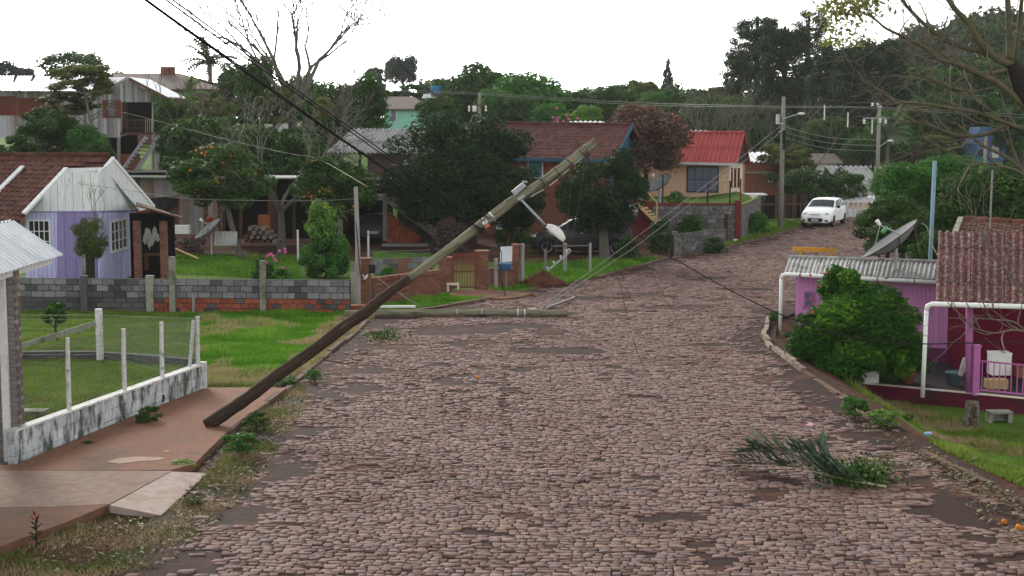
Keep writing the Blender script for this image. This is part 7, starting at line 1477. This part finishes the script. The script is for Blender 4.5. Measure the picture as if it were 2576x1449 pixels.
# ------------------------------------------------------------------ cables
def cable(name, label, pts, r, mat, n=8):
    P = cat_rom([at(u, v, y) for u, v, y in pts], n); m = MB(); m.tube(P, r, 5); return m.ob(name, mat, label=label, cat='cable', smooth=True)
cable('power_cable', 'thick black twisted cable from the top left to the leaning pole', [(120, -190, 12), (366, 0, 15.5), (644, 200, 20), (860, 352, 23.5), (1056, 483, 26.6), (1206, 577, 28.0)], .014, CABLE)
cable('power_cable', 'second strand beside the thick black cable', [(125, -194, 12), (370, 0, 15.5), (648, 197, 20), (862, 350, 23.5), (1058, 481, 26.6), (1210, 575, 28.0)], .009, CABLE)
cable('power_cable', 'upper black cable from the top left to the pole clamp', [(170, -182, 12), (418, 0, 15.5), (644, 163, 20), (880, 330, 23.5), (1096, 483, 26.8), (1222, 558, 28.0)], .0105, CABLE)
cable('power_cable', 'parallel upper cable ending at the higher pole clamp', [(185, -182, 12), (435, 0, 15.5), (648, 156, 20), (886, 325, 23.5), (1110, 483, 26.8), (1230, 549, 28.0)], .0105, CABLE)
cable('power_cable', 'lone thin lower cable left of the thick black cable', [(200, -80, 12), (384, 49, 15.5), (494, 126, 17.5), (644, 228, 20), (860, 385, 24), (1056, 493, 26.6), (1200, 580, 28.0)], .0065, CABLE)
for k, (u0, um, vm, u1, v1, nm) in enumerate([(839, 1079, 225, 1362, 453, 'lowest'), (929, 1170, 225, 1398, 428, 'second'), (999, 1236, 225, 1430, 406, 'third'), (1101, 1320, 225, 1470, 378, 'top')]):
    cable('service_wire', '%s thin wire running from the sky to the leaning pole insulators' % nm, [(u0 - 200, -200, 13), (u0, 0, 17), (um, vm, 23), (u1, v1, 28.2)], (.0075 if k == 0 else .006), COPPER if k else CABLE)
cable('power_cable', 'sagging black cable from the pole top to the pink house', [(1478, 388, 28.4), (1495, 440, 28.3), (1560, 545, 28), (1650, 625, 27.6), (1720, 665, 27.3), (1860, 742, 26.6), (2000, 805, 26), (2150, 849, 25.3), (2300, 864, 24.6), (2420, 863, 24), (2620, 858, 23)], .011, CABLE)
for k, (v0, u1, v1) in enumerate([(318, 1340, 796), (334, 1350, 800)]):
    cable('guy_wire', '%s taut grey cable from the concrete lamp pole to the fallen pole' % ('upper', 'lower'[:5])[k], [(1962, v0, 79), (1800, 447 + k * 16, 68), (1623, 580 + k * 22, 57.5), (1545, 639 + k * 17, 53), (1400, 744 + k * 10, 46.5), (u1, v1, 43.7)], .0095, CABLEG)
for k, pts in enumerate([[(1376, 474, 28.4), (1377, 560, 28.3), (1375, 680, 28.3)], [(1411, 448, 28.4), (1404, 560, 28.3), (1396, 670, 28.3)], [(1438, 420, 28.4), (1428, 560, 28.3), (1414, 650, 28.3)], [(1476, 390, 28.4), (1455, 520, 28.3), (1432, 634, 28.3)], [(1378, 684, 28.3), (1370, 760, 35), (1362, 806, 43.4)], [(1396, 672, 28.3), (1390, 750, 35), (1376, 812, 43.4)], [(1470, 640, 30), (1440, 720, 36), (1400, 812, 43.4)]]):
    cable('dangling_wire', '%s of the thin rusty wires dangling under the leaning pole' % ('first', 'second', 'third', 'fourth', 'fifth', 'sixth', 'seventh')[k], pts, .0032, COPPER)
cable('dangling_wire', 'thin black wire looping from the tree down onto the road', [(1530, 640, 30), (1560, 715, 30), (1585, 830, 31), (1625, 930, 31.5), (1700, 1010, 30.5), (1760, 1050, 29)], .0042, CABLE)
cable('dangling_wire', 'longer thin black wire falling across the right side of the road', [(1560, 560, 29), (1640, 690, 30), (1720, 830, 30.5), (1800, 930, 30), (1870, 990, 30), (1960, 1062, 29)], .0042, CABLE)
cable('dangling_wire', 'thin wire crossing the middle of the road toward the pink house', [(1340, 800, 43.6), (1500, 838, 40.2), (1680, 862, 39), (1860, 862, 39), (1980, 850, 40)], .006, CABLE)
for k, (v0, v1, v2, v3) in enumerate([(232, 258, 270, 292), (236, 263, 273, 300)]):
    cable('power_line', '%s line across the background between the far poles' % ('upper', 'second')[k], [(1000, v0 - 6, 108), (1205, v0 + 2, 104), (1600, v1, 98), (1963, v2 - 3, 84), (2204, v2, 93), (2640, v3, 100)], .016, CABLEG)
for k, dv in enumerate((0, 14, 28)):
    cable('power_line', '%s low line between the concrete lamp pole and the second pole' % ('upper', 'middle', 'lowest')[k], [(1963, 315 + dv, 79), (2080, 345 + dv, 86), (2204, 352 + dv, 93)], .014, CABLEG)
for k, (u, v) in enumerate(((2074, 295), (2133, 313), (2194, 330))): m = MB(); a = at(u, v - 12, 86); m.box(a, (.06, .05, .85)); m.ob('line_spacer', OFFW, label='%s white spacer on the line between the poles' % ('left', 'middle', 'right')[k], cat='spacer')
cable('service_wire', 'wire from the stilt house to the service pole', [(265, 272, 86), (380, 300, 82), (545, 345, 74), (720, 385, 66), (800, 400, 64), (925, 470, 50)], .014, OLDC)
cable('service_wire', 'thin wire strung across the yard in front of the shack', [(150, 455, 52), (330, 480, 50), (480, 500, 48), (760, 505, 46.5), (901, 500, 47)], .008, CABLEG)
cable('guy_wire', 'steel stay wire running down from the service pole to the lawn', [(936, 690, 47), (1000, 735, 46), (1060, 772, 45.5), (1075, 778, 45.3)], .014, CABLEG)
cable('antenna_cable', 'pale cable looping from the large dish to the maroon roof', [(2318, 562, 40.3), (2332, 572, 40), (2345, 615, 39), (2360, 645, 37.8)], .012, OLDC)
# ------------------------------------------------------------------ haze
hzm = bpy.data.materials.new('haze'); hzm.use_nodes = True; nt = hzm.node_tree; nt.nodes.remove(nt.nodes['Principled BSDF'])
pv = nt.nodes.new('ShaderNodeVolumePrincipled'); pv.inputs['Density'].default_value = .00014; pv.inputs['Color'].default_value = (.93, .95, 1, 1); pv.inputs['Anisotropy'].default_value = .2
nt.links.new(pv.outputs[0], nt.nodes['Material Output'].inputs['Volume'])
m = MB(); m.box((0, 345, 21), (1820, 1320, 50)); me = m.mesh('haze', hzm); tag(link(bpy.data.objects.new('haze', me)), kind='stuff', label='thin pale air haze')
S.cycles.volume_bounces = 1
